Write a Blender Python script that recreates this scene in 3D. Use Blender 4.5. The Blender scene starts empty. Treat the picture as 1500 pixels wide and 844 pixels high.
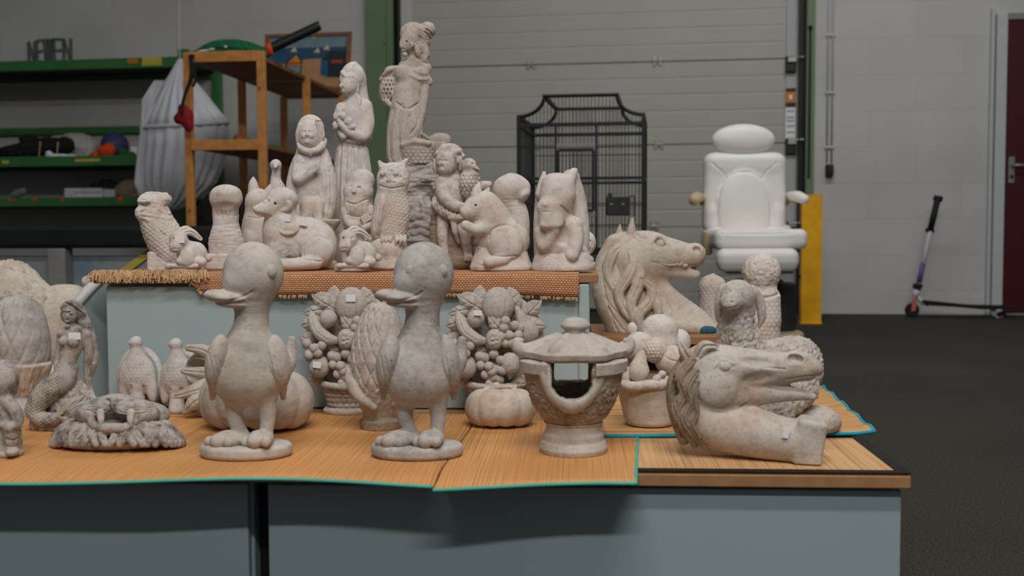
import bpy, bmesh, math, random
import numpy as np
from mathutils import Vector, Matrix
random.seed(7)
R = math.radians
SC = bpy.context.scene
COL = SC.collection
# ------------------------------------------------------------------ camera
W_, H_, F_ = 1500.0, 844.0, 1600.0
PITCH, ROLL = math.atan(0.057), 0.0046
CAM = np.array([0.0, 0.0, 0.63])
fwd = np.array([0, math.cos(PITCH), -math.sin(PITCH)])
_r0 = np.array([1.0, 0, 0]); _u0 = np.array([0, math.sin(PITCH), math.cos(PITCH)])
rgt = _r0 * math.cos(ROLL) - _u0 * math.sin(ROLL)
upv = _u0 * math.cos(ROLL) + _r0 * math.sin(ROLL)
cd = bpy.data.cameras.new('camera'); cam = bpy.data.objects.new('camera', cd); COL.objects.link(cam)
cd.sensor_width = 36.0; cd.lens = F_ / W_ * 36.0; cd.clip_start = 0.05; cd.clip_end = 100
M = Matrix.Identity(4)
for i in range(3):
    M[i][0] = rgt[i]; M[i][1] = upv[i]; M[i][2] = -fwd[i]; M[i][3] = CAM[i]
cam.matrix_world = M
SC.camera = cam
cd.dof.use_dof = True; cd.dof.focus_distance = 2.12; cd.dof.aperture_fstop = 5.2

def ray(px, py):
    return fwd * F_ + rgt * (px - W_ / 2) + upv * (H_ / 2 - py)
def at_y(px, py, y):
    d = ray(px, py); return CAM + d * ((y - CAM[1]) / d[1])
def at_z(px, py, z):
    d = ray(px, py); return CAM + d * ((z - CAM[2]) / d[2])
def at_plane(px, py, p0, n):
    d = ray(px, py); n = np.array(n, float); return CAM + d * (np.dot(np.array(p0, float) - CAM, n) / np.dot(d, n))
def proj(P):
    P = np.asarray(P, float) - CAM
    dz = P @ fwd
    return W_ / 2 + F_ * (P @ rgt) / dz, H_ / 2 - F_ * (P @ upv) / dz

# ------------------------------------------------------------------ objects
def new_obj(name, me, mat=None, parent=None, loc=(0, 0, 0)):
    o = bpy.data.objects.new(name, me); COL.objects.link(o)
    if mat is not None and me is not None: me.materials.append(mat)
    if parent is not None: o.parent = parent
    o.location = loc
    return o
def tag(o, label, cat, group=None):
    o['label'] = label; o['category'] = cat
    if group: o['group'] = group
    return o
def struct(o):
    o['kind'] = 'structure'; return o
def thing(name, label, cat, loc, group=None, rz=0.0):
    o = bpy.data.objects.new(name, None); COL.objects.link(o)
    o.location = Vector([float(v) for v in loc]); o.rotation_euler = (0, 0, rz)
    o.empty_display_size = 0.05
    return tag(o, label, cat, group)
def mesh_np(name, V, faces, smooth=True):
    me = bpy.data.meshes.new(name)
    V = np.asarray(V, np.float32)
    me.vertices.add(len(V)); me.vertices.foreach_set('co', V.ravel())
    F = np.asarray(faces, np.int32); n, k = F.shape
    me.loops.add(n * k); me.loops.foreach_set('vertex_index', F.ravel())
    me.polygons.add(n)
    me.polygons.foreach_set('loop_start', np.arange(0, n * k, k, dtype=np.int32))
    me.polygons.foreach_set('loop_total', np.full(n, k, np.int32))
    me.update(calc_edges=True); me.validate()
    if smooth: me.polygons.foreach_set('use_smooth', np.ones(len(me.polygons), bool))
    return me

class BM:
    """collects shapes for ONE mesh object; coordinates are local to `org`"""
    def __init__(s): s.b = bmesh.new()
    def box(s, c, h, rz=0.0, bev=0.0, rx=0.0, ry=0.0, seg=2):
        m = Matrix.Translation(Vector([float(v) for v in c])) @ Matrix.Rotation(rz, 4, 'Z') @ Matrix.Rotation(rx, 4, 'X') @ Matrix.Rotation(ry, 4, 'Y') @ Matrix.Diagonal((h[0] * 2, h[1] * 2, h[2] * 2, 1))
        r = bmesh.ops.create_cube(s.b, size=1.0, matrix=m)
        if bev > 0:
            es = set()
            for v in r['verts']: es.update(v.link_edges)
            bmesh.ops.bevel(s.b, geom=list(es), offset=bev, segments=seg, affect='EDGES', profile=0.5)
        return s
    def tube(s, pts, rad, n=8, cap=True, closed=False):
        pts = [Vector([float(c) for c in p]) for p in pts]
        N = len(pts); rads = rad if isinstance(rad, (list, tuple)) else [rad] * N
        rings = []
        prev = None
        for i, p in enumerate(pts):
            if closed: t = pts[(i + 1) % N] - pts[i - 1]
            else: t = (pts[min(i + 1, N - 1)] - pts[max(i - 1, 0)])
            t.normalize()
            if prev is None:
                a = Vector((0, 0, 1)) if abs(t.z) < 0.9 else Vector((1, 0, 0))
                u = t.cross(a).normalized()
            else:
                u = (prev - t * prev.dot(t)).normalized()
            prev = u; w = t.cross(u)
            rings.append([s.b.verts.new(p + (u * math.cos(2 * math.pi * k / n) + w * math.sin(2 * math.pi * k / n)) * rads[i]) for k in range(n)])
        m = N if closed else N - 1
        for i in range(m):
            a, c = rings[i], rings[(i + 1) % N]
            for k in range(n): s.b.faces.new((a[k], a[(k + 1) % n], c[(k + 1) % n], c[k]))
        if cap and not closed:
            s.b.faces.new(rings[0][::-1]); s.b.faces.new(rings[-1])
        return s
    def lathe(s, prof, c=(0, 0, 0), n=48, sx=1.0, sy=1.0):
        rings = []
        for r, z in prof:
            rings.append([s.b.verts.new((c[0] + max(r, 1e-5) * sx * math.cos(2 * math.pi * k / n), c[1] + max(r, 1e-5) * sy * math.sin(2 * math.pi * k / n), c[2] + z)) for k in range(n)])
        for a, d in zip(rings[:-1], rings[1:]):
            for k in range(n): s.b.faces.new((a[k], a[(k + 1) % n], d[(k + 1) % n], d[k]))
        s.b.faces.new(rings[0][::-1]); s.b.faces.new(rings[-1])
        return s
    def prism(s, poly, off):
        """planar polygon (3d points) swept by vector off"""
        off = Vector([float(v) for v in off])
        a = [s.b.verts.new(Vector([float(c) for c in p])) for p in poly]
        d = [s.b.verts.new(v.co + off) for v in a]
        n = len(a)
        s.b.faces.new(a[::-1]); s.b.faces.new(d)
        for i in range(n): s.b.faces.new((a[i], a[(i + 1) % n], d[(i + 1) % n], d[i]))
        return s
    def sheet(s, rows):
        g = [[s.b.verts.new(Vector([float(c) for c in p])) for p in r] for r in rows]
        for a, d in zip(g[:-1], g[1:]):
            for k in range(len(a) - 1): s.b.faces.new((a[k], a[k + 1], d[k + 1], d[k]))
        return s
    def build(s, name, mat, parent=None, loc=(0, 0, 0), smooth=False, rz=0.0, solid=0.0, angle=None):
        bmesh.ops.recalc_face_normals(s.b, faces=s.b.faces[:])
        me = bpy.data.meshes.new(name); s.b.to_mesh(me); s.b.free()
        if smooth:
            me.polygons.foreach_set('use_smooth', np.ones(len(me.polygons), bool))
            if angle: me.set_sharp_from_angle(angle=R(angle))
        o = new_obj(name, me, mat, parent, loc); o.rotation_euler = (0, 0, rz)
        if solid:
            md = o.modifiers.new('solid', 'SOLIDIFY'); md.thickness = solid; md.offset = 0
        return o
def L3(P, O): return tuple(float(a - b) for a, b in zip(P, O))

# ------------------------------------------------------------------ materials
def mat_new(name):
    m = bpy.data.materials.new(name); m.use_nodes = True
    nt = m.node_tree; nt.nodes.clear()
    out = nt.nodes.new('ShaderNodeOutputMaterial'); b = nt.nodes.new('ShaderNodeBsdfPrincipled')
    nt.links.new(b.outputs[0], out.inputs[0])
    return m, nt, b
def lin(c):
    return tuple(((v / 255) / 12.92 if v / 255 <= 0.04045 else ((v / 255 + 0.055) / 1.055) ** 2.4) for v in c) + (1.0,)
def N(nt, t, **kw):
    n = nt.nodes.new(t)
    for k, v in kw.items():
        if k in n.inputs: n.inputs[k].default_value = v
        else: setattr(n, k, v)
    return n
def ramp(nt, fac, stops):
    r = nt.nodes.new('ShaderNodeValToRGB')
    e = r.color_ramp.elements
    while len(e) < len(stops): e.new(0.5)
    for i, (p, c) in enumerate(stops):
        e[i].position = p; e[i].color = c
    nt.links.new(fac, r.inputs[0]); return r.outputs[0]
def plain(name, c, rough=0.6, metal=0.0, var=0.12, scale=12.0, bump=0.0, bscale=80.0, spec=0.4):
    m, nt, b = mat_new(name)
    tc = N(nt, 'ShaderNodeTexCoord')
    n = N(nt, 'ShaderNodeTexNoise', Scale=scale, Detail=5.0); nt.links.new(tc.outputs['Object'], n.inputs['Vector'])
    cl = lin(c); lo = tuple(v * (1 - var) for v in cl[:3]) + (1,); hi = tuple(min(1, v * (1 + var)) for v in cl[:3]) + (1,)
    nt.links.new(ramp(nt, n.outputs[0], [(0.3, lo), (0.7, hi)]), b.inputs['Base Color'])
    b.inputs['Roughness'].default_value = rough; b.inputs['Metallic'].default_value = metal
    b.inputs['Specular IOR Level'].default_value = spec
    if bump:
        n2 = N(nt, 'ShaderNodeTexNoise', Scale=bscale, Detail=4.0); nt.links.new(tc.outputs['Object'], n2.inputs['Vector'])
        bp = N(nt, 'ShaderNodeBump', Strength=bump, Distance=0.002); nt.links.new(n2.outputs[0], bp.inputs['Height'])
        nt.links.new(bp.outputs[0], b.inputs['Normal'])
    return m
def stone(name, base, stain, amount=0.5, sscale=14.0, bump=0.5, pores=0.4, bscale=260.0, grey=None):
    """cast stone: base colour, blotchy stains of their own shape, pores"""
    m, nt, b = mat_new(name)
    tc = N(nt, 'ShaderNodeTexCoord'); O = tc.outputs['Object']
    oi = N(nt, 'ShaderNodeObjectInfo')
    n1 = N(nt, 'ShaderNodeTexNoise', Scale=sscale, Detail=7.0, Roughness=0.65); nt.links.new(O, n1.inputs['Vector'])
    n2 = N(nt, 'ShaderNodeTexNoise', Scale=sscale * 6, Detail=6.0, Roughness=0.7); nt.links.new(O, n2.inputs['Vector'])
    v = N(nt, 'ShaderNodeTexVoronoi', Scale=420.0); nt.links.new(O, v.inputs['Vector'])
    bc, st = lin(base), lin(stain)
    hi = tuple(min(1, c * 1.10) for c in bc[:3]) + (1,)
    c1 = ramp(nt, n1.outputs[0], [(0.30, tuple(a * amount + d * (1 - amount) for a, d in zip(st, bc))), (0.52, bc), (0.75, hi)])
    mx = N(nt, 'ShaderNodeMix', data_type='RGBA', blend_type='MULTIPLY'); mx.inputs[0].default_value = 0.8
    f2 = ramp(nt, n2.outputs[0], [(0.28, (0.62, 0.60, 0.57, 1)), (0.5, (0.97, 0.97, 0.97, 1)), (0.8, (1, 1, 1, 1))])
    nt.links.new(c1, mx.inputs[6]); nt.links.new(f2, mx.inputs[7])
    mx2 = N(nt, 'ShaderNodeMix', data_type='RGBA', blend_type='MULTIPLY'); mx2.inputs[0].default_value = pores
    n3 = N(nt, 'ShaderNodeTexNoise', Scale=300.0, Detail=2.0); nt.links.new(O, n3.inputs['Vector'])
    f3 = ramp(nt, n3.outputs[0], [(0.30, (0.25, 0.23, 0.22, 1)), (0.36, (1, 1, 1, 1))])
    nt.links.new(mx.outputs[2], mx2.inputs[6]); nt.links.new(f3, mx2.inputs[7])
    nt.links.new(mx2.outputs[2], b.inputs['Base Color'])
    b.inputs['Roughness'].default_value = 0.92; b.inputs['Specular IOR Level'].default_value = 0.15
    n4 = N(nt, 'ShaderNodeTexNoise', Scale=bscale * 0.45, Detail=8.0, Roughness=0.75); nt.links.new(O, n4.inputs['Vector'])
    bp = N(nt, 'ShaderNodeBump', Strength=bump, Distance=0.0028); nt.links.new(n4.outputs[0], bp.inputs['Height'])
    nt.links.new(bp.outputs[0], b.inputs['Normal'])
    return m

# ------------------------------------------------------------------ sculpting: signed distance fields on a grid -> surface nets
_rng = np.random.default_rng(5)
_LAT = _rng.random((32, 32, 32)).astype(np.float32)
def vnoise(P):
    P = np.asarray(P, np.float64); i = np.floor(P).astype(np.int64); f = P - i; f = f * f * (3 - 2 * f)
    o = 0
    for a in (0, 1):
        for b in (0, 1):
            for c in (0, 1):
                w = (f[:, 0] if a else 1 - f[:, 0]) * (f[:, 1] if b else 1 - f[:, 1]) * (f[:, 2] if c else 1 - f[:, 2])
                o = o + w * _LAT[(i[:, 0] + a) & 31, (i[:, 1] + b) & 31, (i[:, 2] + c) & 31]
    return o * 2 - 1
def fbm(P, oct=3):
    s = 0; a = 1.0; t = 0
    for k in range(oct):
        s = s + a * vnoise(P * 2 ** k + 17.3 * k); t += a; a *= 0.5
    return s / t
def catmull(pts, n=6):
    P = np.array(pts, float)
    if len(P) < 3: return P
    Q = np.vstack([2 * P[0] - P[1], P, 2 * P[-1] - P[-2]])
    out = []
    for i in range(1, len(Q) - 2):
        for t in np.linspace(0, 1, n, endpoint=False):
            a, b, c, d = Q[i - 1], Q[i], Q[i + 1], Q[i + 2]
            out.append(0.5 * (2 * b + (c - a) * t + (2 * a - 5 * b + 4 * c - d) * t ** 2 + (3 * b - a - 3 * c + d) * t ** 3))
    out.append(P[-1]); return np.array(out)

class Statue:
    """origin on its support; pixel columns/rows of the photograph give sizes at the statue's own distance Y"""
    def __init__(s, name, label, cat, x, Y, z, group=None, single=False):
        s.Y, s.z = Y, z
        s.s = Y / F_
        # ground row under (x, Y)
        lo, hi = 0.0, 2000.0
        for _ in range(50):
            mid = (lo + hi) / 2
            if at_y(x, mid, Y)[2] > z: lo = mid
            else: hi = mid
        s.g = lo
        s.O = at_y(x, s.g, Y); s.O[2] = z
        s.x = x; s.single = single; s.name, s.label, s.cat, s.group = name, label, cat, group
        s.root = None if single else thing(name, label, cat, s.O, group)
    def P(s, px, py, d=0.0): return at_y(px, py, s.Y + d * s.s)
    def part(s, name, mat, vox=1.5, clip=True, parent=None, noise=0.25, nscale=9.0):
        return Sculpt(s, name, mat, vox, clip, parent, noise, nscale)
    def label_on(s, px, py, d, w=9, h=7, mat=None, rot=0.0, ry=0.0, parent=None):
        """white paper price sticker, thin card just proud of the stone"""
        b = BM(); P = s.P(px, py, d); u = s.s
        b.box(L3(P, s.O), (w * u, 0.0004, h * u), rz=ry, ry=rot, bev=0.0003, seg=1)
        return b.build('price_sticker', mat or M_['paper'], parent or s.root)

class Sculpt:
    def __init__(s, st, name, mat, vox, clip, parent, noise, nscale):
        s.st, s.name, s.mat, s.vox, s.clip, s.parent = st, name, mat, vox * 0.86 * st.s, clip, parent
        s.ops = []; s.noise, s.nscale = noise, nscale; s.post = []; s.lo = np.full(3, 1e9); s.hi = -s.lo
    def _bb(s, lo, hi, add):
        if add: s.lo = np.minimum(s.lo, lo); s.hi = np.maximum(s.hi, hi)
    def E(s, x, y, d, rx, ry, rd, rot=0.0, k=4, m='+', yaw=0.0):
        u = s.st.s; c = s.st.P(x, y, d); r = np.array([rx, rd, ry], float) * u
        a = R(rot); ca, sa = math.cos(a), math.sin(a); b = R(yaw); cb, sb = math.cos(b), math.sin(b)
        A = np.array([[ca * cb, ca * sb, -sa], [-sb, cb, 0], [sa * cb, sa * sb, ca]])
        e = np.sqrt(((A.T * r) ** 2).sum(1)); lo, hi = c - e, c + e
        def f(X, Y, Z):
            p = [X - c[0], Y - c[1], Z - c[2]]
            q = [A[i, 0] * p[0] + A[i, 1] * p[1] + A[i, 2] * p[2] for i in range(3)]
            k0 = np.sqrt((q[0] / r[0]) ** 2 + (q[1] / r[1]) ** 2 + (q[2] / r[2]) ** 2)
            k1 = np.sqrt((q[0] / r[0] ** 2) ** 2 + (q[1] / r[1] ** 2) ** 2 + (q[2] / r[2] ** 2) ** 2)
            return np.where(k0 < 1e-6, -r.min(), k0 * (k0 - 1) / np.maximum(k1, 1e-9))
        s.ops.append((f, lo, hi, k * u, m)); s._bb(lo, hi, m == '+'); return s
    def B(s, x, y, d, hx, hy, hd, rnd=2, rot=0.0, yaw=0.0, k=2, m='+'):
        u = s.st.s; c = s.st.P(x, y, d); h = np.array([hx, hd, hy], float) * u; rr = min(rnd * u, h.min() * 0.99)
        a = R(rot); ca, sa = math.cos(a), math.sin(a); b = R(yaw); cb, sb = math.cos(b), math.sin(b)
        A = np.array([[ca * cb, ca * sb, -sa], [-sb, cb, 0], [sa * cb, sa * sb, ca]])
        e = (np.abs(A.T) * h).sum(1); lo, hi = c - e, c + e
        def f(X, Y, Z):
            p = [X - c[0], Y - c[1], Z - c[2]]
            q = [np.abs(A[i, 0] * p[0] + A[i, 1] * p[1] + A[i, 2] * p[2]) - (h[i] - rr) for i in range(3)]
            return np.sqrt(sum(np.maximum(v, 0) ** 2 for v in q)) + np.minimum(np.maximum(q[0], np.maximum(q[1], q[2])), 0) - rr
        s.ops.append((f, lo, hi, k * u, m)); s._bb(lo, hi, m == '+'); return s
    def T(s, pts, k=3, m='+', n=5, flat=1.0):
        """tube through (x, y, d, r) points"""
        u = s.st.s
        Q = catmull([tuple(s.st.P(p[0], p[1], p[2])) + (p[3] * u,) for p in pts], n)
        rm = Q[:, 3].max(); lo = Q[:, :3].min(0) - rm; hi = Q[:, :3].max(0) + rm
        s.ops.append((('T', Q), lo, hi, k * u, m)); s._bb(lo, hi, m == '+'); return s
    def D(s, x, d, rx, rd, h, rnd=3, k=3, y=None, m='+'):
        """elliptical slab standing on the support (or with its bottom at row y)"""
        u = s.st.s; c = s.st.P(x, s.st.g if y is None else y, d)
        if y is None: c[2] = s.st.z
        R1, R2, hh, rr = rx * u, rd * u, h * u / 2, min(rnd, h / 2 - 0.01) * u
        cz = c[2] + hh
        lo = np.array([c[0] - R1, c[1] - R2, cz - hh]); hi = np.array([c[0] + R1, c[1] + R2, cz + hh])
        def f(X, Y, Z):
            qx, qy = (X - c[0]) / R1, (Y - c[1]) / R2
            k0 = np.sqrt(qx ** 2 + qy ** 2); k1 = np.sqrt((qx / R1) ** 2 + (qy / R2) ** 2)
            a = np.where(k0 < 1e-6, -min(R1, R2), k0 * (k0 - 1) / np.maximum(k1, 1e-9)) + rr; b = np.abs(Z - cz) - hh + rr
            return np.sqrt(np.maximum(a, 0) ** 2 + np.maximum(b, 0) ** 2) + np.minimum(np.maximum(a, b), 0) - rr
        s.ops.append((f, lo, hi, k * u, m)); s._bb(lo, hi, m == '+'); return s
    def LA(s, x, d, prof, k=2, m='+', sd=1.0, star=None):
        """turned shape: closed outline of (row, radius) pairs about the vertical through x"""
        u = s.st.s; c = s.st.P(x, s.st.g, d)
        pr = np.array([(r * u, at_y(x, y, s.st.Y + d * u)[2]) for y, r in prof])
        rm = pr[:, 0].max() * (1 if star is None else 1 + star[1])
        lo = np.array([c[0] - rm, c[1] - rm * sd, pr[:, 1].min()]); hi = np.array([c[0] + rm, c[1] + rm * sd, pr[:, 1].max()])
        poly = np.vstack([[(0, pr[0, 1])], pr, [(0, pr[-1, 1])]])
        def f(X, Y, Z):
            yy = (Y - c[1]) / sd; xx = X - c[0]
            rho = np.sqrt(xx ** 2 + yy ** 2)
            if star is not None:
                rho = rho / (1 + star[1] * np.cos(star[0] * np.arctan2(yy, xx)))
            rho, ZZ = np.broadcast_arrays(rho, Z)
            dm = np.full(rho.shape, 1e9); ins = np.zeros(rho.shape, bool)
            n = len(poly)
            for i in range(n):
                a, b = poly[i], poly[(i + 1) % n]
                e = b - a; L = e @ e + 1e-15
                if not (abs(a[0]) < 1e-12 and abs(b[0]) < 1e-12):
                    t = np.clip(((rho - a[0]) * e[0] + (ZZ - a[1]) * e[1]) / L, 0, 1)
                    dm = np.minimum(dm, (rho - a[0] - t * e[0]) ** 2 + (ZZ - a[1] - t * e[1]) ** 2)
                if a[1] != b[1]:
                    cr = ((a[1] > ZZ) != (b[1] > ZZ)) & (rho < (b[0] - a[0]) * (ZZ - a[1]) / (b[1] - a[1]) + a[0])
                    ins ^= cr
            dm = np.sqrt(dm); return np.where(ins, -dm, dm)
        s.ops.append((f, lo, hi, k * u, m)); s._bb(lo, hi, m == '+'); return s
    def turned_cut(s, x0, pts, r=1.2, k=1.5):
        """engraved line on a turned shape: (dx, y, d) about the vertical axis through x0"""
        u = s.st.s; Q = []
        for dx, y, d in pts:
            c = s.st.P(x0, y, 0.0); Q.append((c[0] + dx * u, c[1] + d * u, c[2], r * u))
        Q = np.array(Q); s.ops.append((('T', Q), Q[:, :3].min(0) - r * u, Q[:, :3].max(0) + r * u, k * u, '-')); return s
    def cut(s, pts, r=1.2, k=1.5):
        """engraved line: (x, y, d) points"""
        return s.T([(p[0], p[1], p[2], (p[3] if len(p) > 3 else r)) for p in pts], k=k, m='-')
    def front(s, x, y):
        """depth d (px) of the foremost surface at a pixel, by marching the ops so far (for grooves, stickers)"""
        u = s.st.s; ds = np.arange(-160, 160, 1.0); pts = np.array([s.st.P(x, y, d) for d in ds])
        v = np.full(len(ds), 1.0)
        for op in s.ops: v = s._apply(v, op, pts[:, 0], pts[:, 1], pts[:, 2])
        i = np.nonzero(v < 0)[0]
        return float(ds[i[0]]) if len(i) else None
    def groove(s, pts, r=1.2, k=1.2, lift=0.0, n=4):
        """engraved line that follows the front of the surface: (x, y) pixel points"""
        q = catmull(pts, n) if len(pts) > 2 else np.array([np.array(pts[0]) * (1 - t) + np.array(pts[1]) * t for t in np.linspace(0, 1, 6)])
        run = []
        for x, y in q:
            d = s.front(x, y)
            if d is not None: run.append((x, y, d - lift, r))
        if len(run) > 1: s.T(run, k=k, m='-', n=2)
        return s
    def ridge(s, pts, r=2.0, k=1.5, sink=0.5, n=4):
        """raised bead that follows the front of the surface"""
        q = catmull(pts, n) if len(pts) > 2 else np.array([np.array(pts[0]) * (1 - t) + np.array(pts[1]) * t for t in np.linspace(0, 1, 6)])
        run = []
        for x, y in q:
            d = s.front(x, y)
            if d is not None: run.append((x, y, d + sink, r))
        if len(run) > 1: s.T(run, k=k, n=2)
        return s
    def _apply(s, V, op, X, Y, Z):
        f, lo, hi, k, m = op
        if isinstance(f, tuple):
            Q = f[1]; d = None
            for i in range(len(Q) - 1):
                a, b = Q[i, :3], Q[i + 1, :3]; e = b - a; L = e @ e + 1e-12
                t = np.clip(((X - a[0]) * e[0] + (Y - a[1]) * e[1] + (Z - a[2]) * e[2]) / L, 0, 1)
                dd = np.sqrt((X - a[0] - t * e[0]) ** 2 + (Y - a[1] - t * e[1]) ** 2 + (Z - a[2] - t * e[2]) ** 2) - (Q[i, 3] + t * (Q[i + 1, 3] - Q[i, 3]))
                d = dd if d is None else np.minimum(d, dd)
        else: d = f(X, Y, Z)
        return s._mix(V, d, k, m)
    @staticmethod
    def _mix(V, d, k, m):
        k = max(k, 1e-6)
        if m == '+':
            h = np.clip(0.5 + 0.5 * (V - d) / k, 0, 1); return V * (1 - h) + d * h - k * h * (1 - h)
        nd = -d
        if m == '&': nd = d
        h = np.clip(0.5 - 0.5 * (V - nd) / k, 0, 1); return V * (1 - h) + nd * h + k * h * (1 - h)
    def tex(s, fn):
        """fn(px, py, d) -> outward displacement in px, applied to the finished vertices"""
        s.post.append(fn); return s
    def done(s):
        v = s.vox; st = s.st
        lo = s.lo - 3 * v; hi = s.hi + 3 * v
        if s.clip: lo[2] = max(lo[2], st.z - 3 * v)
        n = np.ceil((hi - lo) / v).astype(int) + 1
        ax = [lo[i] + v * np.arange(n[i]) for i in range(3)]
        V = np.full(n, 1.0, np.float64)
        for op in s.ops:
            f, a, b, k, m = op
            pad = k + 3 * v
            i0 = np.clip(np.floor((a - pad - lo) / v).astype(int), 0, n); i1 = np.clip(np.ceil((b + pad - lo) / v).astype(int) + 1, 0, n)
            if (i1 <= i0).any(): continue
            sl = tuple(slice(i0[j], i1[j]) for j in range(3))
            if isinstance(f, tuple):
                Q = f[1]; T = np.full([i1[j] - i0[j] for j in range(3)], 1.0)
                for i in range(len(Q) - 1):
                    p, q = Q[i, :3], Q[i + 1, :3]; rr = max(Q[i, 3], Q[i + 1, 3]) + pad
                    j0 = np.clip(np.floor((np.minimum(p, q) - rr - lo) / v).astype(int), i0, i1); j1 = np.clip(np.ceil((np.maximum(p, q) + rr - lo) / v).astype(int) + 1, i0, i1)
                    if (j1 <= j0).any(): continue
                    X = ax[0][j0[0]:j1[0], None, None]; Y = ax[1][None, j0[1]:j1[1], None]; Z = ax[2][None, None, j0[2]:j1[2]]
                    e = q - p; L = e @ e + 1e-12
                    t = np.clip(((X - p[0]) * e[0] + (Y - p[1]) * e[1] + (Z - p[2]) * e[2]) / L, 0, 1)
                    dd = np.sqrt((X - p[0] - t * e[0]) ** 2 + (Y - p[1] - t * e[1]) ** 2 + (Z - p[2] - t * e[2]) ** 2) - (Q[i, 3] + t * (Q[i + 1, 3] - Q[i, 3]))
                    ts = tuple(slice(j0[j] - i0[j], j1[j] - i0[j]) for j in range(3))
                    T[ts] = np.minimum(T[ts], dd)
                d = T
            else:
                d = f(ax[0][i0[0]:i1[0], None, None], ax[1][None, i0[1]:i1[1], None], ax[2][None, None, i0[2]:i1[2]])
            V[sl] = s._mix(V[sl], d, k, m)
        if s.clip: V = np.maximum(V, (st.z - ax[2])[None, None, :])
        V[V == 0] = 1e-9
        verts, quads = surface_nets(V, lo, v)
        # normals
        a, b, c, d = (verts[quads[:, i]] for i in range(4))
        fn = np.cross(c - a, d - b); nv = np.zeros_like(verts)
        for i in range(4): np.add.at(nv, quads[:, i], fn)
        nv /= np.maximum(np.linalg.norm(nv, axis=1, keepdims=True), 1e-12)
        disp = np.zeros(len(verts))
        if s.noise: disp += s.noise * fbm((verts - st.O) / (s.nscale * st.s), 3)
        if s.post:
            px, py = proj(verts); dd = (verts[:, 1] - st.Y) / st.s
            for f in s.post: disp += f(px, py, dd)
        low = verts[:, 2] < st.z + 0.5 * v
        if s.clip: disp[low] = 0
        verts = verts + nv * (disp * st.s)[:, None]
        if s.clip: verts[:, 2] = np.maximum(verts[:, 2], st.z)
        me = mesh_np(s.name, verts - st.O, quads)
        if st.single:
            o = new_obj(st.name, me, s.mat, None, Vector([float(q) for q in st.O])); tag(o, st.label, st.cat, st.group); st.root = o
        else:
            o = new_obj(s.name, me, s.mat, s.parent or st.root)
        return o

def surface_nets(V, lo, v):
    S = V < 0
    c = [S[i:S.shape[0] - 1 + i, j:S.shape[1] - 1 + j, k:S.shape[2] - 1 + k] for i in (0, 1) for j in (0, 1) for k in (0, 1)]
    tot = sum(x.astype(np.int8) for x in c)
    idx = np.argwhere((tot > 0) & (tot < 8))
    imap = np.full(np.array(V.shape) - 1, -1, np.int64); imap[tuple(idx.T)] = np.arange(len(idx))
    off = np.array([(i, j, k) for i in (0, 1) for j in (0, 1) for k in (0, 1)])
    g = np.stack([V[idx[:, 0] + o[0], idx[:, 1] + o[1], idx[:, 2] + o[2]] for o in off], 1)
    acc = np.zeros((len(idx), 3)); cnt = np.zeros(len(idx))
    for p in range(8):
        for q in range(p + 1, 8):
            if np.abs(off[p] - off[q]).sum() != 1: continue
            a, b = g[:, p], g[:, q]; mk = (a < 0) != (b < 0)
            t = np.where(mk, a / np.where(mk, a - b, 1), 0)
            acc += np.where(mk[:, None], off[p] + t[:, None] * (off[q] - off[p]), 0); cnt += mk
    verts = lo + (idx + acc / cnt[:, None]) * v
    quads = []
    for axis in range(3):
        s0 = [slice(None)] * 3; s1 = [slice(None)] * 3; s0[axis] = slice(0, -1); s1[axis] = slice(1, None)
        A, B_ = S[tuple(s0)], S[tuple(s1)]
        e = np.argwhere(A != B_)
        u, w = [(1, 2), (2, 0), (0, 1)][axis]
        ok = (e[:, u] > 0) & (e[:, w] > 0) & (e[:, u] < V.shape[u] - 1) & (e[:, w] < V.shape[w] - 1)
        e = e[ok]; ins = A[tuple(e.T)]
        def at(du, dw):
            q = e.copy(); q[:, u] += du; q[:, w] += dw; return imap[tuple(q.T)]
        q = np.stack([at(-1, -1), at(0, -1), at(0, 0), at(-1, 0)], 1)
        q[~ins] = q[~ins][:, ::-1]
        quads.append(q)
    return verts, np.vstack(quads)

# surface patterns (px units)
def scallops(w, h, amp, x0=0.0, tilt=0.0):
    """overlapping feather / scale rows"""
    def f(px, py, d):
        ct, stl = math.cos(R(tilt)), math.sin(R(tilt))
        X = (px - x0) * ct + py * stl; Y = -(px - x0) * stl + py * ct
        row = np.floor(Y / h); fx = ((X / w + 0.5 * (row % 2)) % 1) - 0.5; fy = (Y / h) % 1
        e = fy - (1 - 2.6 * fx ** 2)
        return amp * np.where(e < 0, fy * 0.8, -0.4)
    return f
def furry(amp, sx, sy, tilt=0.0, sd=None):
    def f(px, py, d):
        ct, stl = math.cos(R(tilt)), math.sin(R(tilt))
        X = px * ct + py * stl; Y = -px * stl + py * ct
        return amp * fbm(np.stack([X / sx, d / (sd or sx), Y / sy], 1), 2)
    return f
def within(fn, x0, y0, x1, y1, soft=4.0):
    def f(px, py, d):
        w = np.clip((px - x0) / soft, 0, 1) * np.clip((x1 - px) / soft, 0, 1) * np.clip((py - y0) / soft, 0, 1) * np.clip((y1 - py) / soft, 0, 1)
        return w * fn(px, py, d)
    return f
M_ = {}
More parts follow.
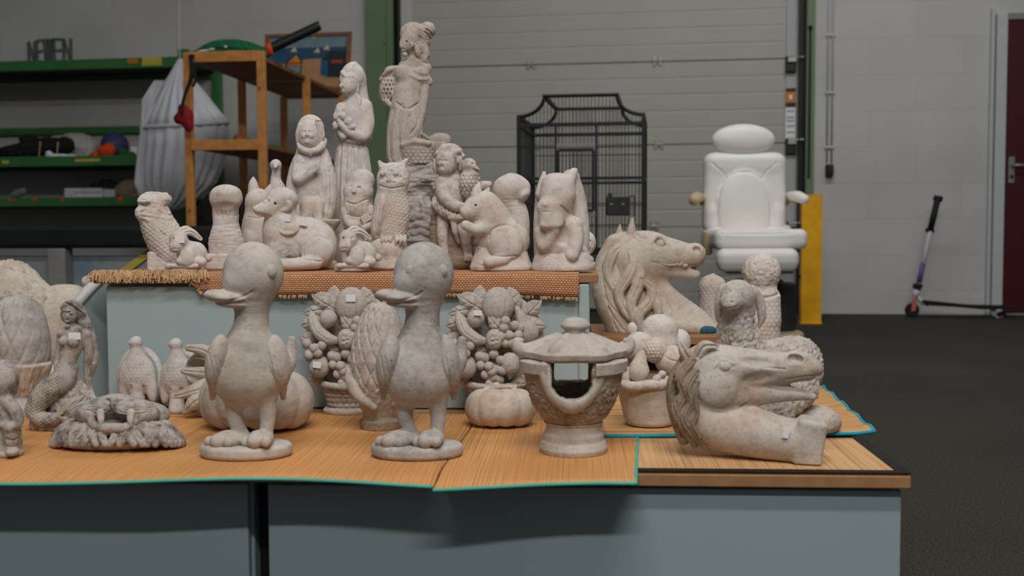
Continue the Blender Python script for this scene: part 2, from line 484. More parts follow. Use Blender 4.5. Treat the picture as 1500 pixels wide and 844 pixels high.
# ================================================================== materials used all over
M_['paper'] = plain('paper', (238, 238, 240), 0.8, var=0.03)
M_['stone_white'] = stone('stone_white', (219, 210, 203), (190, 160, 132), 0.55, 11.0, pores=0.15)
M_['stone_cream'] = stone('stone_cream', (212, 201, 188), (176, 140, 104), 0.7, 10.0, pores=0.2)
M_['stone_grey'] = stone('stone_grey', (190, 184, 178), (134, 130, 126), 0.8, 22.0, pores=0.4)
M_['stone_duck'] = stone('stone_duck', (200, 191, 182), (158, 142, 124), 0.5, 9.0, pores=0.3)
M_['stone_antique'] = stone('stone_antique', (184, 176, 168), (78, 72, 68), 0.95, 42.0, pores=0.4)
M_['stone_cherub'] = stone('stone_cherub', (210, 198, 190), (100, 84, 76), 0.85, 38.0, pores=0.2)
M_['stone_fruit'] = stone('stone_fruit', (196, 186, 178), (140, 126, 114), 0.6, 24.0, pores=0.3)
M_['stone_rust'] = stone('stone_rust', (202, 192, 182), (178, 134, 88), 0.6, 13.0, pores=0.5)
M_['stone_wash'] = stone('stone_wash', (156, 140, 122), (104, 88, 74), 0.6, 16.0)
M_['stone_dove'] = stone('stone_dove', (214, 209, 206), (184, 172, 160), 0.4, 14.0, pores=0.15)
M_['sign_grey'] = plain('sign_grey', (96, 104, 96), 0.6)
M_['stone_rough'] = stone('stone_rough', (180, 168, 154), (140, 104, 74), 0.75, 20.0, bump=1.0, pores=0.8)

def wall_material():
    m, nt, b = mat_new('painted_blocks')
    tc = N(nt, 'ShaderNodeTexCoord'); sp = N(nt, 'ShaderNodeSeparateXYZ'); nt.links.new(tc.outputs['Object'], sp.inputs[0])
    ad = N(nt, 'ShaderNodeMath', operation='ADD'); ad.inputs[1].default_value = 0.09 + 2.5; nt.links.new(sp.outputs[2], ad.inputs[0])
    cb = N(nt, 'ShaderNodeCombineXYZ'); nt.links.new(sp.outputs[0], cb.inputs[0]); nt.links.new(ad.outputs[0], cb.inputs[1])
    br = N(nt, 'ShaderNodeTexBrick', Scale=1.0); nt.links.new(cb.outputs[0], br.inputs['Vector'])
    br.inputs['Mortar Size'].default_value = 0.004; br.inputs['Mortar Smooth'].default_value = 0.6
    br.inputs['Brick Width'].default_value = 0.62; br.inputs['Row Height'].default_value = 0.25
    br.inputs['Color1'].default_value = lin((203, 200, 194)); br.inputs['Color2'].default_value = lin((199, 196, 190)); br.inputs['Mortar'].default_value = lin((197, 194, 188))
    n = N(nt, 'ShaderNodeTexNoise', Scale=1.6, Detail=6.0); nt.links.new(tc.outputs['Object'], n.inputs['Vector'])
    mx = N(nt, 'ShaderNodeMix', data_type='RGBA', blend_type='MULTIPLY'); mx.inputs[0].default_value = 1.0
    nt.links.new(br.outputs[0], mx.inputs[6]); nt.links.new(ramp(nt, n.outputs[0], [(0.3, (0.88, 0.88, 0.88, 1)), (0.6, (1, 1, 1, 1))]), mx.inputs[7])
    nt.links.new(mx.outputs[2], b.inputs['Base Color']); b.inputs['Roughness'].default_value = 0.7
    n2 = N(nt, 'ShaderNodeTexNoise', Scale=40.0, Detail=4.0); nt.links.new(tc.outputs['Object'], n2.inputs['Vector'])
    ma = N(nt, 'ShaderNodeMath', operation='MULTIPLY_ADD'); ma.inputs[1].default_value = -1.0; nt.links.new(br.outputs[1], ma.inputs[0])
    n2m = N(nt, 'ShaderNodeMath', operation='MULTIPLY'); n2m.inputs[1].default_value = 0.4; nt.links.new(n2.outputs[0], n2m.inputs[0]); nt.links.new(n2m.outputs[0], ma.inputs[2])
    bp = N(nt, 'ShaderNodeBump', Strength=0.3, Distance=0.005); nt.links.new(ma.outputs[0], bp.inputs['Height']); nt.links.new(bp.outputs[0], b.inputs['Normal'])
    return m
def carpet_material():
    m, nt, b = mat_new('dark_carpet')
    tc = N(nt, 'ShaderNodeTexCoord')
    n = N(nt, 'ShaderNodeTexNoise', Scale=220.0, Detail=4.0, Roughness=0.8); nt.links.new(tc.outputs['Object'], n.inputs['Vector'])
    n2 = N(nt, 'ShaderNodeTexNoise', Scale=1.2, Detail=3.0); nt.links.new(tc.outputs['Object'], n2.inputs['Vector'])
    mx = N(nt, 'ShaderNodeMix', data_type='RGBA', blend_type='MULTIPLY'); mx.inputs[0].default_value = 1.0
    nt.links.new(ramp(nt, n.outputs[0], [(0.3, lin((44, 43, 39))), (0.55, lin((72, 70, 63))), (0.75, lin((128, 123, 113)))]), mx.inputs[6])
    nt.links.new(ramp(nt, n2.outputs[0], [(0.3, (0.8, 0.8, 0.8, 1)), (0.7, (1, 1, 1, 1))]), mx.inputs[7])
    nt.links.new(mx.outputs[2], b.inputs['Base Color']); b.inputs['Roughness'].default_value = 0.95; b.inputs['Specular IOR Level'].default_value = 0.1
    bp = N(nt, 'ShaderNodeBump', Strength=0.7, Distance=0.004); nt.links.new(n.outputs[0], bp.inputs['Height']); nt.links.new(bp.outputs[0], b.inputs['Normal'])
    return m
M_['green'] = plain('green_steel', (58, 118, 62), 0.5, var=0.15, scale=6)
M_['column_green'] = plain('column_green', (112, 134, 100), 0.55, var=0.08, scale=3)
M_['black'] = plain('black_metal', (22, 23, 22), 0.5)
M_['steel'] = plain('galvanised', (150, 150, 146), 0.4, 0.6)
M_['door_grey'] = plain('door_grey', (178, 175, 165), 0.5, var=0.03, scale=2)
M_['red_door'] = plain('dark_red_paint', (72, 8, 16), 0.45, var=0.06, scale=2)
M_['frame_white'] = plain('frame_white', (196, 199, 198), 0.5, var=0.03)
M_['trim_grey'] = plain('grey_trim', (140, 138, 132), 0.5)
M_['strip_white'] = plain('strip_white', (178, 180, 180), 0.5, var=0.03)
M_['orange'] = plain('orange_print', (210, 128, 40), 0.6)
M_['dark_print'] = plain('dark_print', (48, 46, 46), 0.6)
M_['yellow'] = plain('yellow_paint', (236, 172, 12), 0.45, var=0.18, scale=9)
M_['pine'] = plain('pine', (206, 138, 72), 0.55, var=0.2, scale=18)
M_['pine_board'] = plain('pine_board', (128, 82, 44), 0.65, var=0.2, scale=12)
M_['rubber'] = plain('rubber', (24, 24, 24), 0.7)

# ================================================================== the room
WY = R(8.0); WE = np.array([math.cos(WY), -math.sin(WY), 0.0]); WN = np.array([-math.sin(WY), -math.cos(WY), 0.0])  # along the wall; out of the wall
W0 = at_z(1270, 460, 0.0)
def wl(px, py, off=0.0):            # point on the wall plane moved `off` metres into the room, seen at a pixel
    return at_plane(px, py, W0 + WN * off, WN)
def wc(u, off, z): return W0 + WE * u + WN * off + np.array([0, 0, z])
def wu(px, py=300, off=0.0):        # wall coordinate along the wall
    return float(np.dot(wl(px, py, off) - W0, WE))
def wz(px, py, off=0.0): return float(wl(px, py, off)[2])
b = BM(); b.box((0, 0, -0.05), (16, 12, 0.05))
struct(b.build('floor', carpet_material(), None, (0, 3.5, 0)))
UL, UR = wu(606), wu(1180)          # the opening of the loading door
ZT = 2.75
b = BM()
# wall with a real opening, 0.3 m thick
for (x0, x1, z0, z1) in ((-15.0, UL, 0, 4.0), (UR, 11.0, 0, 4.0), (UL, UR, ZT, 4.0)):
    b.box(((x0 + x1) / 2, 0.15, (z0 + z1) / 2), ((x1 - x0) / 2, 0.15, (z1 - z0) / 2))
bmesh.ops.remove_doubles(b.b, verts=b.b.verts[:], dist=1e-4)
struct(b.build('wall_back', wall_material(), None, W0, rz=-WY))

# loading door: sections, seams, hinges
dr = bpy.data.objects.new('door_1', None); COL.objects.link(dr); dr.location = W0; dr.rotation_euler = (0, 0, -WY); struct(dr)
DO = 0.02   # door plane, behind the wall face
seams = [wz(900, y, -DO) for y in (453, 333, 213, 92, -28, -110)]
for i in range(5):
    z0, z1 = seams[i] + 0.0015, seams[i + 1] - 0.0015
    bb = BM()
    nr = 5; hh = (z1 - z0) / nr
    # ribbed section profile swept along the door
    prof = [(0.012, z0), (0.001, z0 + 0.004)]
    for k in range(1, nr):
        a = z0 + k * hh
        prof += [(0.0, a - 0.010), (0.0022, a - 0.003), (0.0022, a + 0.003), (0.0, a + 0.010)]
    prof += [(0.001, z1 - 0.004), (0.012, z1)]
    bb.prism([(UL - 0.02, DO + y, z) for y, z in prof] + [(UL - 0.02, DO + 0.05, z1), (UL - 0.02, DO + 0.05, z0)], (UR - UL + 0.04, 0, 0))
    bb.build('door_section', M_['door_grey'], dr)
for px, py in ((778, 95), (963, 90), (783, 214), (965, 212), (958, 332)):
    u, z = wu(px, py), wz(px, py)
    h = BM()
    h.box((u, DO - 0.006, z), (0.034, 0.005, 0.012), bev=0.002)
    h.box((u - 0.022, DO - 0.008, z + 0.016), (0.010, 0.004, 0.022), bev=0.002); h.box((u + 0.022, DO - 0.008, z + 0.016), (0.010, 0.004, 0.022), bev=0.002)
    h.box((u - 0.022, DO - 0.008, z - 0.014), (0.008, 0.004, 0.014), bev=0.002); h.box((u + 0.022, DO - 0.008, z - 0.014), (0.008, 0.004, 0.014), bev=0.002)
    h.tube([(u - 0.034, DO - 0.013, z + 0.003), (u + 0.034, DO - 0.013, z + 0.003)], 0.006)
    h.build('door_hinge', M_['steel'], dr)
bb = BM(); bb.box(((UL + UR) / 2, DO + 0.02, seams[0] / 2), ((UR - UL) / 2, 0.02, seams[0] / 2)); bb.build('bottom_seal', M_['rubber'], dr)
# end stile, track, rollers on both sides
for (pa, pb, ta, tb) in ((1150, 1165, 1167, 1177), (590, 601, 582, 590)):
    ua, ub = wu(pa), wu(pb)
    bb = BM(); bb.box(((ua + ub) / 2, DO - 0.008, 1.35), ((ub - ua) / 2, 0.008, 1.4), bev=0.003); bb.build('end_stile', M_['strip_white'], dr)
    ua, ub = wu(ta), wu(tb); um = (ua + ub) / 2; hw = (ub - ua) / 2
    bb = BM()
    bb.prism([(um - hw, 0, 0), (um - hw, -0.06, 0), (um - hw + 0.008, -0.06, 0), (um - hw + 0.008, -0.008, 0), (um + hw - 0.008, -0.008, 0), (um + hw - 0.008, -0.07, 0), (um + hw, -0.07, 0), (um + hw, 0, 0)], (0, 0, 2.75))
    bb.build('door_track', M_['black'], dr)
for py in (92, 212, 333):
    u, z = wu(1158, py), wz(1158, py)
    bb = BM(); bb.box((u, -0.012, z - 0.012), (0.036, 0.022, 0.055), bev=0.004); bb.build('roller_bracket', M_['black'], dr)
    bb = BM(); bb.box((u + 0.006, -0.040, z + 0.018), (0.030, 0.012, 0.020), bev=0.004); bb.tube([(u - 0.02, -0.045, z + 0.03), (u + 0.085, -0.045, z + 0.03)], 0.008); bb.build('roller', M_['steel'], dr)
u = wu(1158, 150)
bb = BM(); bb.box((u, -0.006, wz(1158, 143)), (0.034, 0.002, 0.040)); o1 = bb.build('warning_label', M_['orange'], dr)
for py in (132, 153):
    bb = BM(); bb.box((u, -0.0065, wz(1158, py)), (0.034, 0.0025, 0.012)); bb.build('label_band', M_['dark_print'], o1)
bb = BM(); bb.prism([(u - 0.010, -0.0095, wz(1158, 139)), (u + 0.010, -0.0095, wz(1158, 139)), (u + 0.013, -0.0095, wz(1158, 143)), (u, -0.0095, wz(1158, 147)), (u - 0.013, -0.0095, wz(1158, 143))], (0, 0.001, 0)); bb.build('label_emblem', M_['paper'], o1)
bb = BM()
bb.box((u, -0.002, wz(1158, 182)), (0.034, 0.0015, 0.115)); o2 = bb.build('instruction_label', M_['paper'], dr)
bb = BM()
for k, py in enumerate((163, 172, 177, 185, 194, 203)):
    z = wz(1158, py)
    for j in range(4): bb.box((u - 0.02 + 0.013 * j + 0.002 * (k % 2), -0.004, z), (0.0045, 0.0006, 0.004 + 0.002 * ((j + k) % 2)))
bb.build('small_print', M_['dark_print'], o2)

# green steel columns of the hall frame
def column(name, pa, pb, slot):
    ua, ub = wu(pa), wu(pb); um, hw = (ua + ub) / 2, (ub - ua) / 2
    bb = BM(); bb.box((um, -0.02, 2.0), (hw, 0.03, 2.0), bev=0.004)
    o = bb.build(name, M_['column_green'], None, W0, rz=-WY); struct(o)
    if slot:
        bb = BM(); bb.box((um - 0.2 * hw, -0.052, (wz(1183, 45) + wz(1183, 262)) / 2), (0.010, 0.004, (wz(1183, 45) - wz(1183, 262)) / 2), bev=0.002)
        bb.tube([(um - 0.2 * hw, -0.056, wz(1183, 43) - 0.01), (um - 0.2 * hw, -0.056, wz(1183, 43) + 0.015)], 0.014)
        bb.build('slot_channel', M_['black'], o)
    else:
        bb = BM(); bb.box((um + 0.62 * hw, -0.056, 2.0), (0.010, 0.008, 2.0), bev=0.003); bb.build('flange', M_['column_green'], o)
        bb = BM(); bb.lathe([(0.0, 0), (0.012, 0.001), (0.010, 0.008), (0.002, 0.010)], n=16); q = bb.build('bolt', M_['steel'], o, (um + 0.4 * hw, -0.05, wz(575, 64)), smooth=True); q.rotation_euler = (R(90), 0, 0)
column('column_1', 541, 582, False)
column('column_2', 1178, 1190, True)

# dark red door on the right with its white frame
ud = wu(1470, 240)
d2 = bpy.data.objects.new('door_2', None); COL.objects.link(d2); d2.location = W0; d2.rotation_euler = (0, 0, -WY); struct(d2)
zt = wz(1476, 30)
bb = BM(); bb.box((ud + 0.46, 0.0 - 0.012, zt / 2 + 0.01), (0.455, 0.012, zt / 2 - 0.01), bev=0.003); bb.build('door_leaf', M_['red_door'], d2)
bb = BM(); bb.box((ud - 0.035, -0.02, (zt + 0.04) / 2), (0.035, 0.02, (zt + 0.04) / 2), bev=0.004); bb.build('door_jamb', M_['frame_white'], d2)
bb = BM(); bb.box((ud - 0.098, -0.028, (zt + 0.08) / 2), (0.010, 0.028, (zt + 0.08) / 2), bev=0.004); bb.build('door_architrave', M_['frame_white'], d2)
bb = BM(); bb.box((ud + 0.46, -0.018, zt + 0.022), (0.47, 0.018, 0.022), bev=0.004); bb.build('door_lintel', M_['trim_grey'], d2)
hz = wz(1480, 243)
bb = BM(); bb.box((ud + 0.045, -0.028, hz - 0.03), (0.020, 0.005, 0.09), bev=0.004); ho = bb.build('handle_plate', M_['steel'], d2)
bb = BM(); bb.tube([(ud + 0.045, -0.03, hz), (ud + 0.045, -0.075, hz), (ud + 0.06, -0.083, hz), (ud + 0.17, -0.083, hz)], 0.0095, n=12); bb.build('lever', M_['steel'], ho, smooth=True)
bb = BM(); bb.tube([(ud + 0.045, -0.030, hz - 0.075), (ud + 0.045, -0.040, hz - 0.075)], 0.012, n=14); bb.build('lock_cylinder', M_['black'], ho)

# twin conduit with a black switch box
t = thing('wall_conduit', 'thin white twin conduit running down the block wall to a small black box', 'conduit', wc(wu(1214, 250), 0, wz(1214, 250)), rz=-WY)
for k, dx in enumerate((-0.016, 0.016)):
    bb = BM(); bb.tube([(dx, -0.012, 0.06), (dx, -0.012, 2.4)], 0.007, n=8); bb.build('pipe', M_['frame_white'], t, smooth=True)
for py in (52, 136, 216):
    z = wz(1214, py) - wz(1214, 250)
    bb = BM(); bb.box((0, -0.010, z), (0.032, 0.010, 0.008), bev=0.003); bb.build('pipe_clip', M_['frame_white'], t)
bb = BM(); bb.box((0, -0.028, 0.0), (0.026, 0.028, 0.042), bev=0.008); bb.box((0, -0.05, -0.002), (0.018, 0.010, 0.028), bev=0.006); bb.build('switch_box', M_['black'], t)

# ================================================================== light: overhead hall lamps, daylight ambience
w = bpy.data.worlds.new('hall_daylight'); SC.world = w; w.use_nodes = True
bgn = w.node_tree.nodes['Background']; bgn.inputs[0].default_value = (0.86, 0.93, 1.0, 1); bgn.inputs[1].default_value = 0.12
def area(name, loc, rot, sx, sy, e, col=(1, 0.97, 0.93)):
    l = bpy.data.lights.new(name, 'AREA'); l.shape = 'RECTANGLE'; l.size = sx; l.size_y = sy; l.energy = e; l.color = col
    o = bpy.data.objects.new(name, l); COL.objects.link(o); o.location = loc; o.rotation_euler = rot; return o
area('ceiling_tube_lamp', (0.2, -1.9, 3.8), (R(38), 0, 0), 2.6, 0.14, 84, (1, 0.97, 0.93))
area('ceiling_tube_lamp', (0.2, 0.0, 3.9), (R(14), 0, 0), 2.6, 0.14, 74, (1, 0.97, 0.94))
area('ceiling_tube_lamp', (1.4, 4.4, 4.3), (R(16), 0, 0), 3.0, 0.3, 62, (0.96, 0.98, 1))
SC.view_settings.view_transform = 'Standard'; SC.view_settings.look = 'None'; SC.view_settings.gamma = 1.0; SC.view_settings.use_curve_mapping = False
SC.view_settings.exposure = 0.0
# ================================================================== the display: cabinets, board, mats, upper tier
def straw_material(name, c0, c1, c2, freq, spots=0.25, dirx=True):
    m, nt, b = mat_new(name)
    tc = N(nt, 'ShaderNodeTexCoord'); O = tc.outputs['Object']
    mp = N(nt, 'ShaderNodeMapping'); mp.inputs['Scale'].default_value = (freq, 2.0, 1) if dirx else (2.0, freq, 1)
    nt.links.new(O, mp.inputs[0])
    n = N(nt, 'ShaderNodeTexNoise', Scale=1.0, Detail=2.0, Roughness=0.6); nt.links.new(mp.outputs[0], n.inputs['Vector'])
    n2 = N(nt, 'ShaderNodeTexNoise', Scale=6.0, Detail=6.0); nt.links.new(O, n2.inputs['Vector'])
    mx = N(nt, 'ShaderNodeMix', data_type='RGBA', blend_type='MIX')
    nt.links.new(ramp(nt, n.outputs[0], [(0.32, lin(c0)), (0.48, lin(c1)), (0.66, lin(c2))]), mx.inputs[6]); mx.inputs[7].default_value = lin((196, 164, 128))
    nt.links.new(ramp(nt, n2.outputs[0], [(0.5, (0, 0, 0, 1)), (0.8, (spots, spots, spots, 1))]), mx.inputs[0])
    nt.links.new(mx.outputs[2], b.inputs['Base Color']); b.inputs['Roughness'].default_value = 0.65; b.inputs['Specular IOR Level'].default_value = 0.3
    wv = N(nt, 'ShaderNodeTexWave', Scale=freq / 6.0, bands_direction='X' if dirx else 'Y'); nt.links.new(O, wv.inputs['Vector'])
    bp = N(nt, 'ShaderNodeBump', Strength=0.5, Distance=0.0012); nt.links.new(wv.outputs[0], bp.inputs['Height']); nt.links.new(bp.outputs[0], b.inputs['Normal'])
    return m
M_['straw'] = straw_material('straw_mat', (186, 126, 70), (206, 146, 86), (214, 158, 102), 330)
M_['straw_pale'] = straw_material('straw_pale', (170, 122, 78), (206, 158, 108), (218, 176, 128), 210)
M_['straw_cross'] = straw_material('straw_cross', (96, 64, 38), (204, 150, 92), (222, 178, 122), 190, dirx=False)
M_['teal'] = plain('teal_binding', (86, 172, 152), 0.7)
M_['turquoise'] = plain('turquoise_binding', (30, 156, 178), 0.7)
M_['black_binding'] = plain('black_binding', (22, 20, 18), 0.8)
M_['cabinet'] = plain('cabinet_grey', (150, 167, 174), 0.38, var=0.03, scale=3)
M_['cabinet_tier'] = plain('cabinet_sage', (168, 184, 185), 0.42, var=0.03, scale=3)
M_['ply'] = plain('plywood', (158, 116, 78), 0.7, var=0.15, scale=30)
def burlap_material():
    m, nt, b = mat_new('burlap')
    tc = N(nt, 'ShaderNodeTexCoord'); O = tc.outputs['UV']
    br = N(nt, 'ShaderNodeTexBrick', Scale=1.0); nt.links.new(O, br.inputs['Vector'])
    br.inputs['Brick Width'].default_value = 0.0062; br.inputs['Row Height'].default_value = 0.0038; br.inputs['Mortar Size'].default_value = 0.0009; br.inputs['Mortar Smooth'].default_value = 0.5
    br.inputs['Color1'].default_value = lin((226, 184, 148)); br.inputs['Color2'].default_value = lin((212, 162, 122)); br.inputs['Mortar'].default_value = lin((160, 92, 52))
    nt.links.new(br.outputs[0], b.inputs['Base Color']); b.inputs['Roughness'].default_value = 0.9; b.inputs['Specular IOR Level'].default_value = 0.1
    iv = N(nt, 'ShaderNodeMath', operation='SUBTRACT'); iv.inputs[0].default_value = 1.0; nt.links.new(br.outputs[1], iv.inputs[1])
    bp = N(nt, 'ShaderNodeBump', Strength=0.8, Distance=0.0015); nt.links.new(iv.outputs[0], bp.inputs['Height']); nt.links.new(bp.outputs[0], b.inputs['Normal'])
    return m
M_['burlap'] = burlap_material()
M_['fringe'] = plain('burlap_fringe', (206, 168, 126), 0.95, var=0.2, scale=60)

ZB = 0.28                      # board top
TY = R(3.5); TE = np.array([math.cos(TY), -math.sin(TY), 0.0]); TV = np.array([math.sin(TY), math.cos(TY), 0.0])
TC = at_z(1335, 698, ZB)       # front right corner of the board
def tp(u, v, z=ZB): return TC + TE * u + TV * v + np.array([0, 0, z - ZB])      # u to the right (negative = left), v back
def tuv(px, py, z=ZB):
    q = at_z(px, py, z) - TC; return float(q @ TE), float(q @ TV)
BACK = 1.30
bb = BM(); bb.box((-1.0, BACK / 2, -0.009), (1.0, BACK / 2, 0.009), bev=0.002)
o = bb.build('display_board', M_['ply'], None, TC, rz=-TY); tag(o, 'wide plywood board on the low grey cabinets, bare edge at the front', 'board')
# cabinets under the board: two, with a dark gap
ug = tuv(367, 711, ZB - 0.018)[0]
def cabinet(name, label, u0, u1, v0, v1, z0, z1, mat, group=None, trim=True):
    t = thing(name, label, 'cabinet', tp((u0 + u1) / 2, (v0 + v1) / 2, z0), group, rz=-TY)
    w, d, h = (u1 - u0) / 2, (v1 - v0) / 2, (z1 - z0)
    b_ = BM()
    b_.box((0, 0.006, h / 2), (w, d - 0.006, h / 2), bev=0.004); b_.build('carcass', mat, t)
    b_ = BM(); b_.box((0, -d + 0.005, h / 2 - 0.002), (w - 0.004, 0.009, h / 2 - 0.004), bev=0.003); b_.build('front_panel', mat, t)
    return t, w, d, h
cabinet('low_cabinet', 'low blue grey cabinet under the board, the wide one at the carpet side', ug + 0.011, -0.004, 0.020, BACK - 0.04, 0.0, ZB - 0.018, M_['cabinet'], 'low grey cabinets under the board')
cabinet('low_cabinet', 'low blue grey cabinet under the board, the one below the mermaid and lion mask', -2.0, ug - 0.011, 0.022, BACK - 0.04, 0.0, ZB - 0.018, M_['cabinet'], 'low grey cabinets under the board')
bb = BM(); bb.box((0, 0, (ZB - 0.018) / 2), (0.0105, 0.010, (ZB - 0.018) / 2), bev=0.002); o = bb.build('gap_strip', M_['black'], None, tp(ug, 0.070, 0), rz=-TY)
tag(o, 'black upright strip filling the gap between the two low grey cabinets', 'strip')

# mats: outline in (px,py) on the board, hem as a part
ZM = ZB + 0.003
def mat_rows(fl, fr, bl, br, nu=60, nv=14, wave=None):
    """grid of (u,v,z) between four (u,v) corners"""
    rows = []
    for j in range(nv + 1):
        t_ = j / nv; r = []
        for i in range(nu + 1):
            s_ = i / nu
            u = (fl[0] * (1 - s_) + fr[0] * s_) * (1 - t_) + (bl[0] * (1 - s_) + br[0] * s_) * t_
            v = (fl[1] * (1 - s_) + fr[1] * s_) * (1 - t_) + (bl[1] * (1 - s_) + br[1] * s_) * t_
            z = 0.0
            if wave: u, v, z = wave(u, v, s_, t_)
            r.append((u, v, z))
        rows.append(r)
    return rows
def make_mat(name, label, rows, z, mat, hem, hem_sides, hw=0.004):
    t = thing(name, label, 'mat', tp(0, 0, z), rz=-TY, group=None)
    b_ = BM(); b_.sheet(rows); sh = b_.build('weave', mat, t, smooth=True, solid=0.0028)
    sides = {'f': rows[0], 'b': rows[-1], 'l': [r[0] for r in rows], 'r': [r[-1] for r in rows]}
    for k in hem_sides:
        b_ = BM(); p = sides[k]
        b_.tube([(q[0], q[1], q[2]) for q in p], hw, n=8); b_.build('bound_edge', hem, t, smooth=True)
    return t
def front_wave(drop0, amp, ph):
    def f(u, v, s_, t_):
        # the front strip hangs a little past the board edge
        over = max(0.0, -v)
        z = -over * amp * (0.5 + 0.5 * math.sin(u * 9 + ph))
        v2 = v + (0.0035 * math.sin(u * 14 + ph) if t_ < 0.01 else 0)
        return u, v2, z
    return f
zf = ZM - 0.002
def fe(px, py): return tuv(px, py, zf)
u0 = -1.95
seamF, seamB = tuv(632, 711, zf), tuv(700, 612, ZM)
lf, rf = fe(-60, 697), fe(931, 711)
make_mat('straw_mat', 'golden straw mat with a thin teal edge under the mermaid, lion mask and left duck', mat_rows((u0, lf[1] - 0.02), (seamF[0], fe(628, 706)[1]), (u0, 0.47), (seamB[0], 0.47), wave=front_wave(0, 0.16, 0.4)), ZM, M_['straw'], M_['teal'], 'f', 0.0028)
make_mat('straw_mat', 'golden straw mat with a teal hem under the stone lantern and small pumpkin', mat_rows((seamF[0] + 0.002, seamF[1]), rf, (seamB[0] + 0.002, 0.47), (tuv(938, 646, ZM)[0], 0.30), wave=front_wave(0, 0.12, 2.0)), ZM, M_['straw'], M_['teal'], 'fr', 0.0028)
# black edged mat on the right half
bl_, br_ = tuv(930, 650, ZM), tuv(1275, 640, ZM)
uK = rf[0] + 0.003
rows = mat_rows((uK, 0.006), (-0.008, 0.006), (uK, 0.26), (-0.012, 0.26))
make_mat('straw_mat', 'pale straw mat with a black border under the fallen horse head', rows, ZB + 0.0016, M_['straw_pale'], M_['black_binding'], '', 0.003)
bo = [o for o in bpy.data.objects if o.get('label', '').startswith('pale straw mat')][0]
bb = BM(); bb.box((uK / 2, 0.010, 0.0020), (-uK / 2, 0.008, 0.0012), bev=0.0008); bb.build('black_border', M_['black_binding'], bo)
bb = BM(); bb.box((-0.008, 0.14, 0.0020), (0.009, 0.125, 0.0012), bev=0.0008); bb.build('black_border', M_['black_binding'], bo)
# turquoise hemmed mat further back, its right end past the board
fl, fr = tuv(884, 640, ZM + 0.003), tuv(1281, 636, ZM + 0.003)
rb = tuv(1206, 570, ZM + 0.003)
def tq(u, v, s_, t_):
    return u, v + 0.0, max(0, s_ - 0.93) * 0.05 + (0.003 * math.sin(t_ * 26) if s_ > 0.97 else 0)
make_mat('straw_mat', 'straw mat with a turquoise hem under the lying lamb and fruit bucket', mat_rows(fl, fr, (fl[0], rb[1] + 0.02), rb, wave=tq), ZM + 0.004, M_['straw_cross'], M_['turquoise'], 'fr', 0.0032)

# ---- upper tier
ZT_B = 0.538
pl = tuv(154, 500, ZB + 0.12); 
VF = tuv(700, 600, ZB)[1]                       # front face of the tier
def tier_u(px, py):                              # along the tier's front face, seen at a pixel
    q = at_plane(px, py, tp(0, VF), TV); return float((q - TC) @ TE), float(q[2])
uL, uR = tier_u(155, 500)[0], tier_u(864, 430)[0]
TD = 0.50
zt_top = tier_u(600, 402)[1]
ZT_B = zt_top
t, w_, d_, h_ = cabinet('display_cabinet', 'pale sage grey cabinet carrying the upper row of statues', uL, uR, VF, VF + TD, ZB + 0.0002, ZT_B - 0.016, M_['cabinet_tier'])
bb = BM(); bb.box((w_ - 0.011, -d_ - 0.006, h_ / 2), (0.010, 0.006, h_ / 2 - 0.002), bev=0.003); bb.build('corner_post', M_['cabinet_tier'], t)
bb = BM(); bb.box(((uL + uR) / 2, VF + TD / 2, 0), ((uR - uL) / 2 + 0.016, TD / 2 + 0.014, 0.008), bev=0.002)
o = bb.build('tier_board', M_['ply'], None, TC + np.array([0, 0, ZT_B - 0.008 - ZB]), rz=-TY); tag(o, 'wooden board topping the sage grey cabinet, frayed cloth hanging over it', 'board')
# burlap runner: top sheet, then over the front edge
ZR = ZT_B + 0.0025
uA = tier_u(146, 405)[0]; uB = tier_u(848, 405)[0]; uM = tier_u(282, 405)[0]
rows = []
nu = 160
prof = [(VF + TD - 0.03, 0.0), (VF + 0.25, 0.0), (VF + 0.05, 0.0), (VF - 0.006, 0.0), (VF - 0.0155, -0.003), (VF - 0.019, -0.010), (VF - 0.019, -0.020), (VF - 0.019, -0.031), (VF - 0.019, -0.041)]
uvs = []
for (v, z) in prof:
    r = []
    for i in range(nu + 1):
        u = uA + (uB - uA) * i / nu
        k = min(1, max(0, (u - uM + 0.02) / 0.04)); zz = z * k * (1 + 0.08 * math.sin(u * 11)) * (0.84 + 0.16 * min(1, max(0, (u - uM) / (uB - uM)) * 1.3))
        vv = v if k > 0.5 or v > VF else VF - 0.004
        r.append((u, vv - 0.0012 * math.sin(u * 23) * (1 if v < VF else 0), zz + 0.0006 * math.sin(u * 31)))
    rows.append(r)
rt = thing('burlap_runner', 'orange brown woven burlap runner with frayed edge, hanging over the front of the upper tier', 'cloth', tp(0, 0, ZR), rz=-TY)
bm_ = BM(); bm_.sheet(rows); ob = bm_.build('weave', M_['burlap'], rt, smooth=True, solid=0.003)
me = ob.data; uvl = me.uv_layers.new(name='UVMap')
arc = [0.0]
for a, c in zip(prof[:-1], prof[1:]): arc.append(arc[-1] + math.hypot(a[0] - c[0], a[1] - c[1]))
for lp in me.loops:
    vi = lp.vertex_index; uvl.data[lp.index].uv = (uA + (uB - uA) * (vi % (nu + 1)) / nu, arc[vi // (nu + 1)])
bm_ = BM(); rnd = random.Random(3)
for i in range(420):                             # frayed threads along the hanging edge and the left front edge
    s_ = rnd.random(); u = uA + (uB - uA) * s_
    if u > uM:
        j = int(s_ * nu); p = rows[-1][j]; ln = rnd.uniform(0.003, 0.008)
        bm_.tube([(u, p[1], p[2] + 0.002), (u + rnd.uniform(-.002, .002), p[1] - 0.001, p[2] - ln * 0.5), (u + rnd.uniform(-.003, .003), p[1] - rnd.uniform(0, .002), p[2] - ln)], 0.0009, n=5)
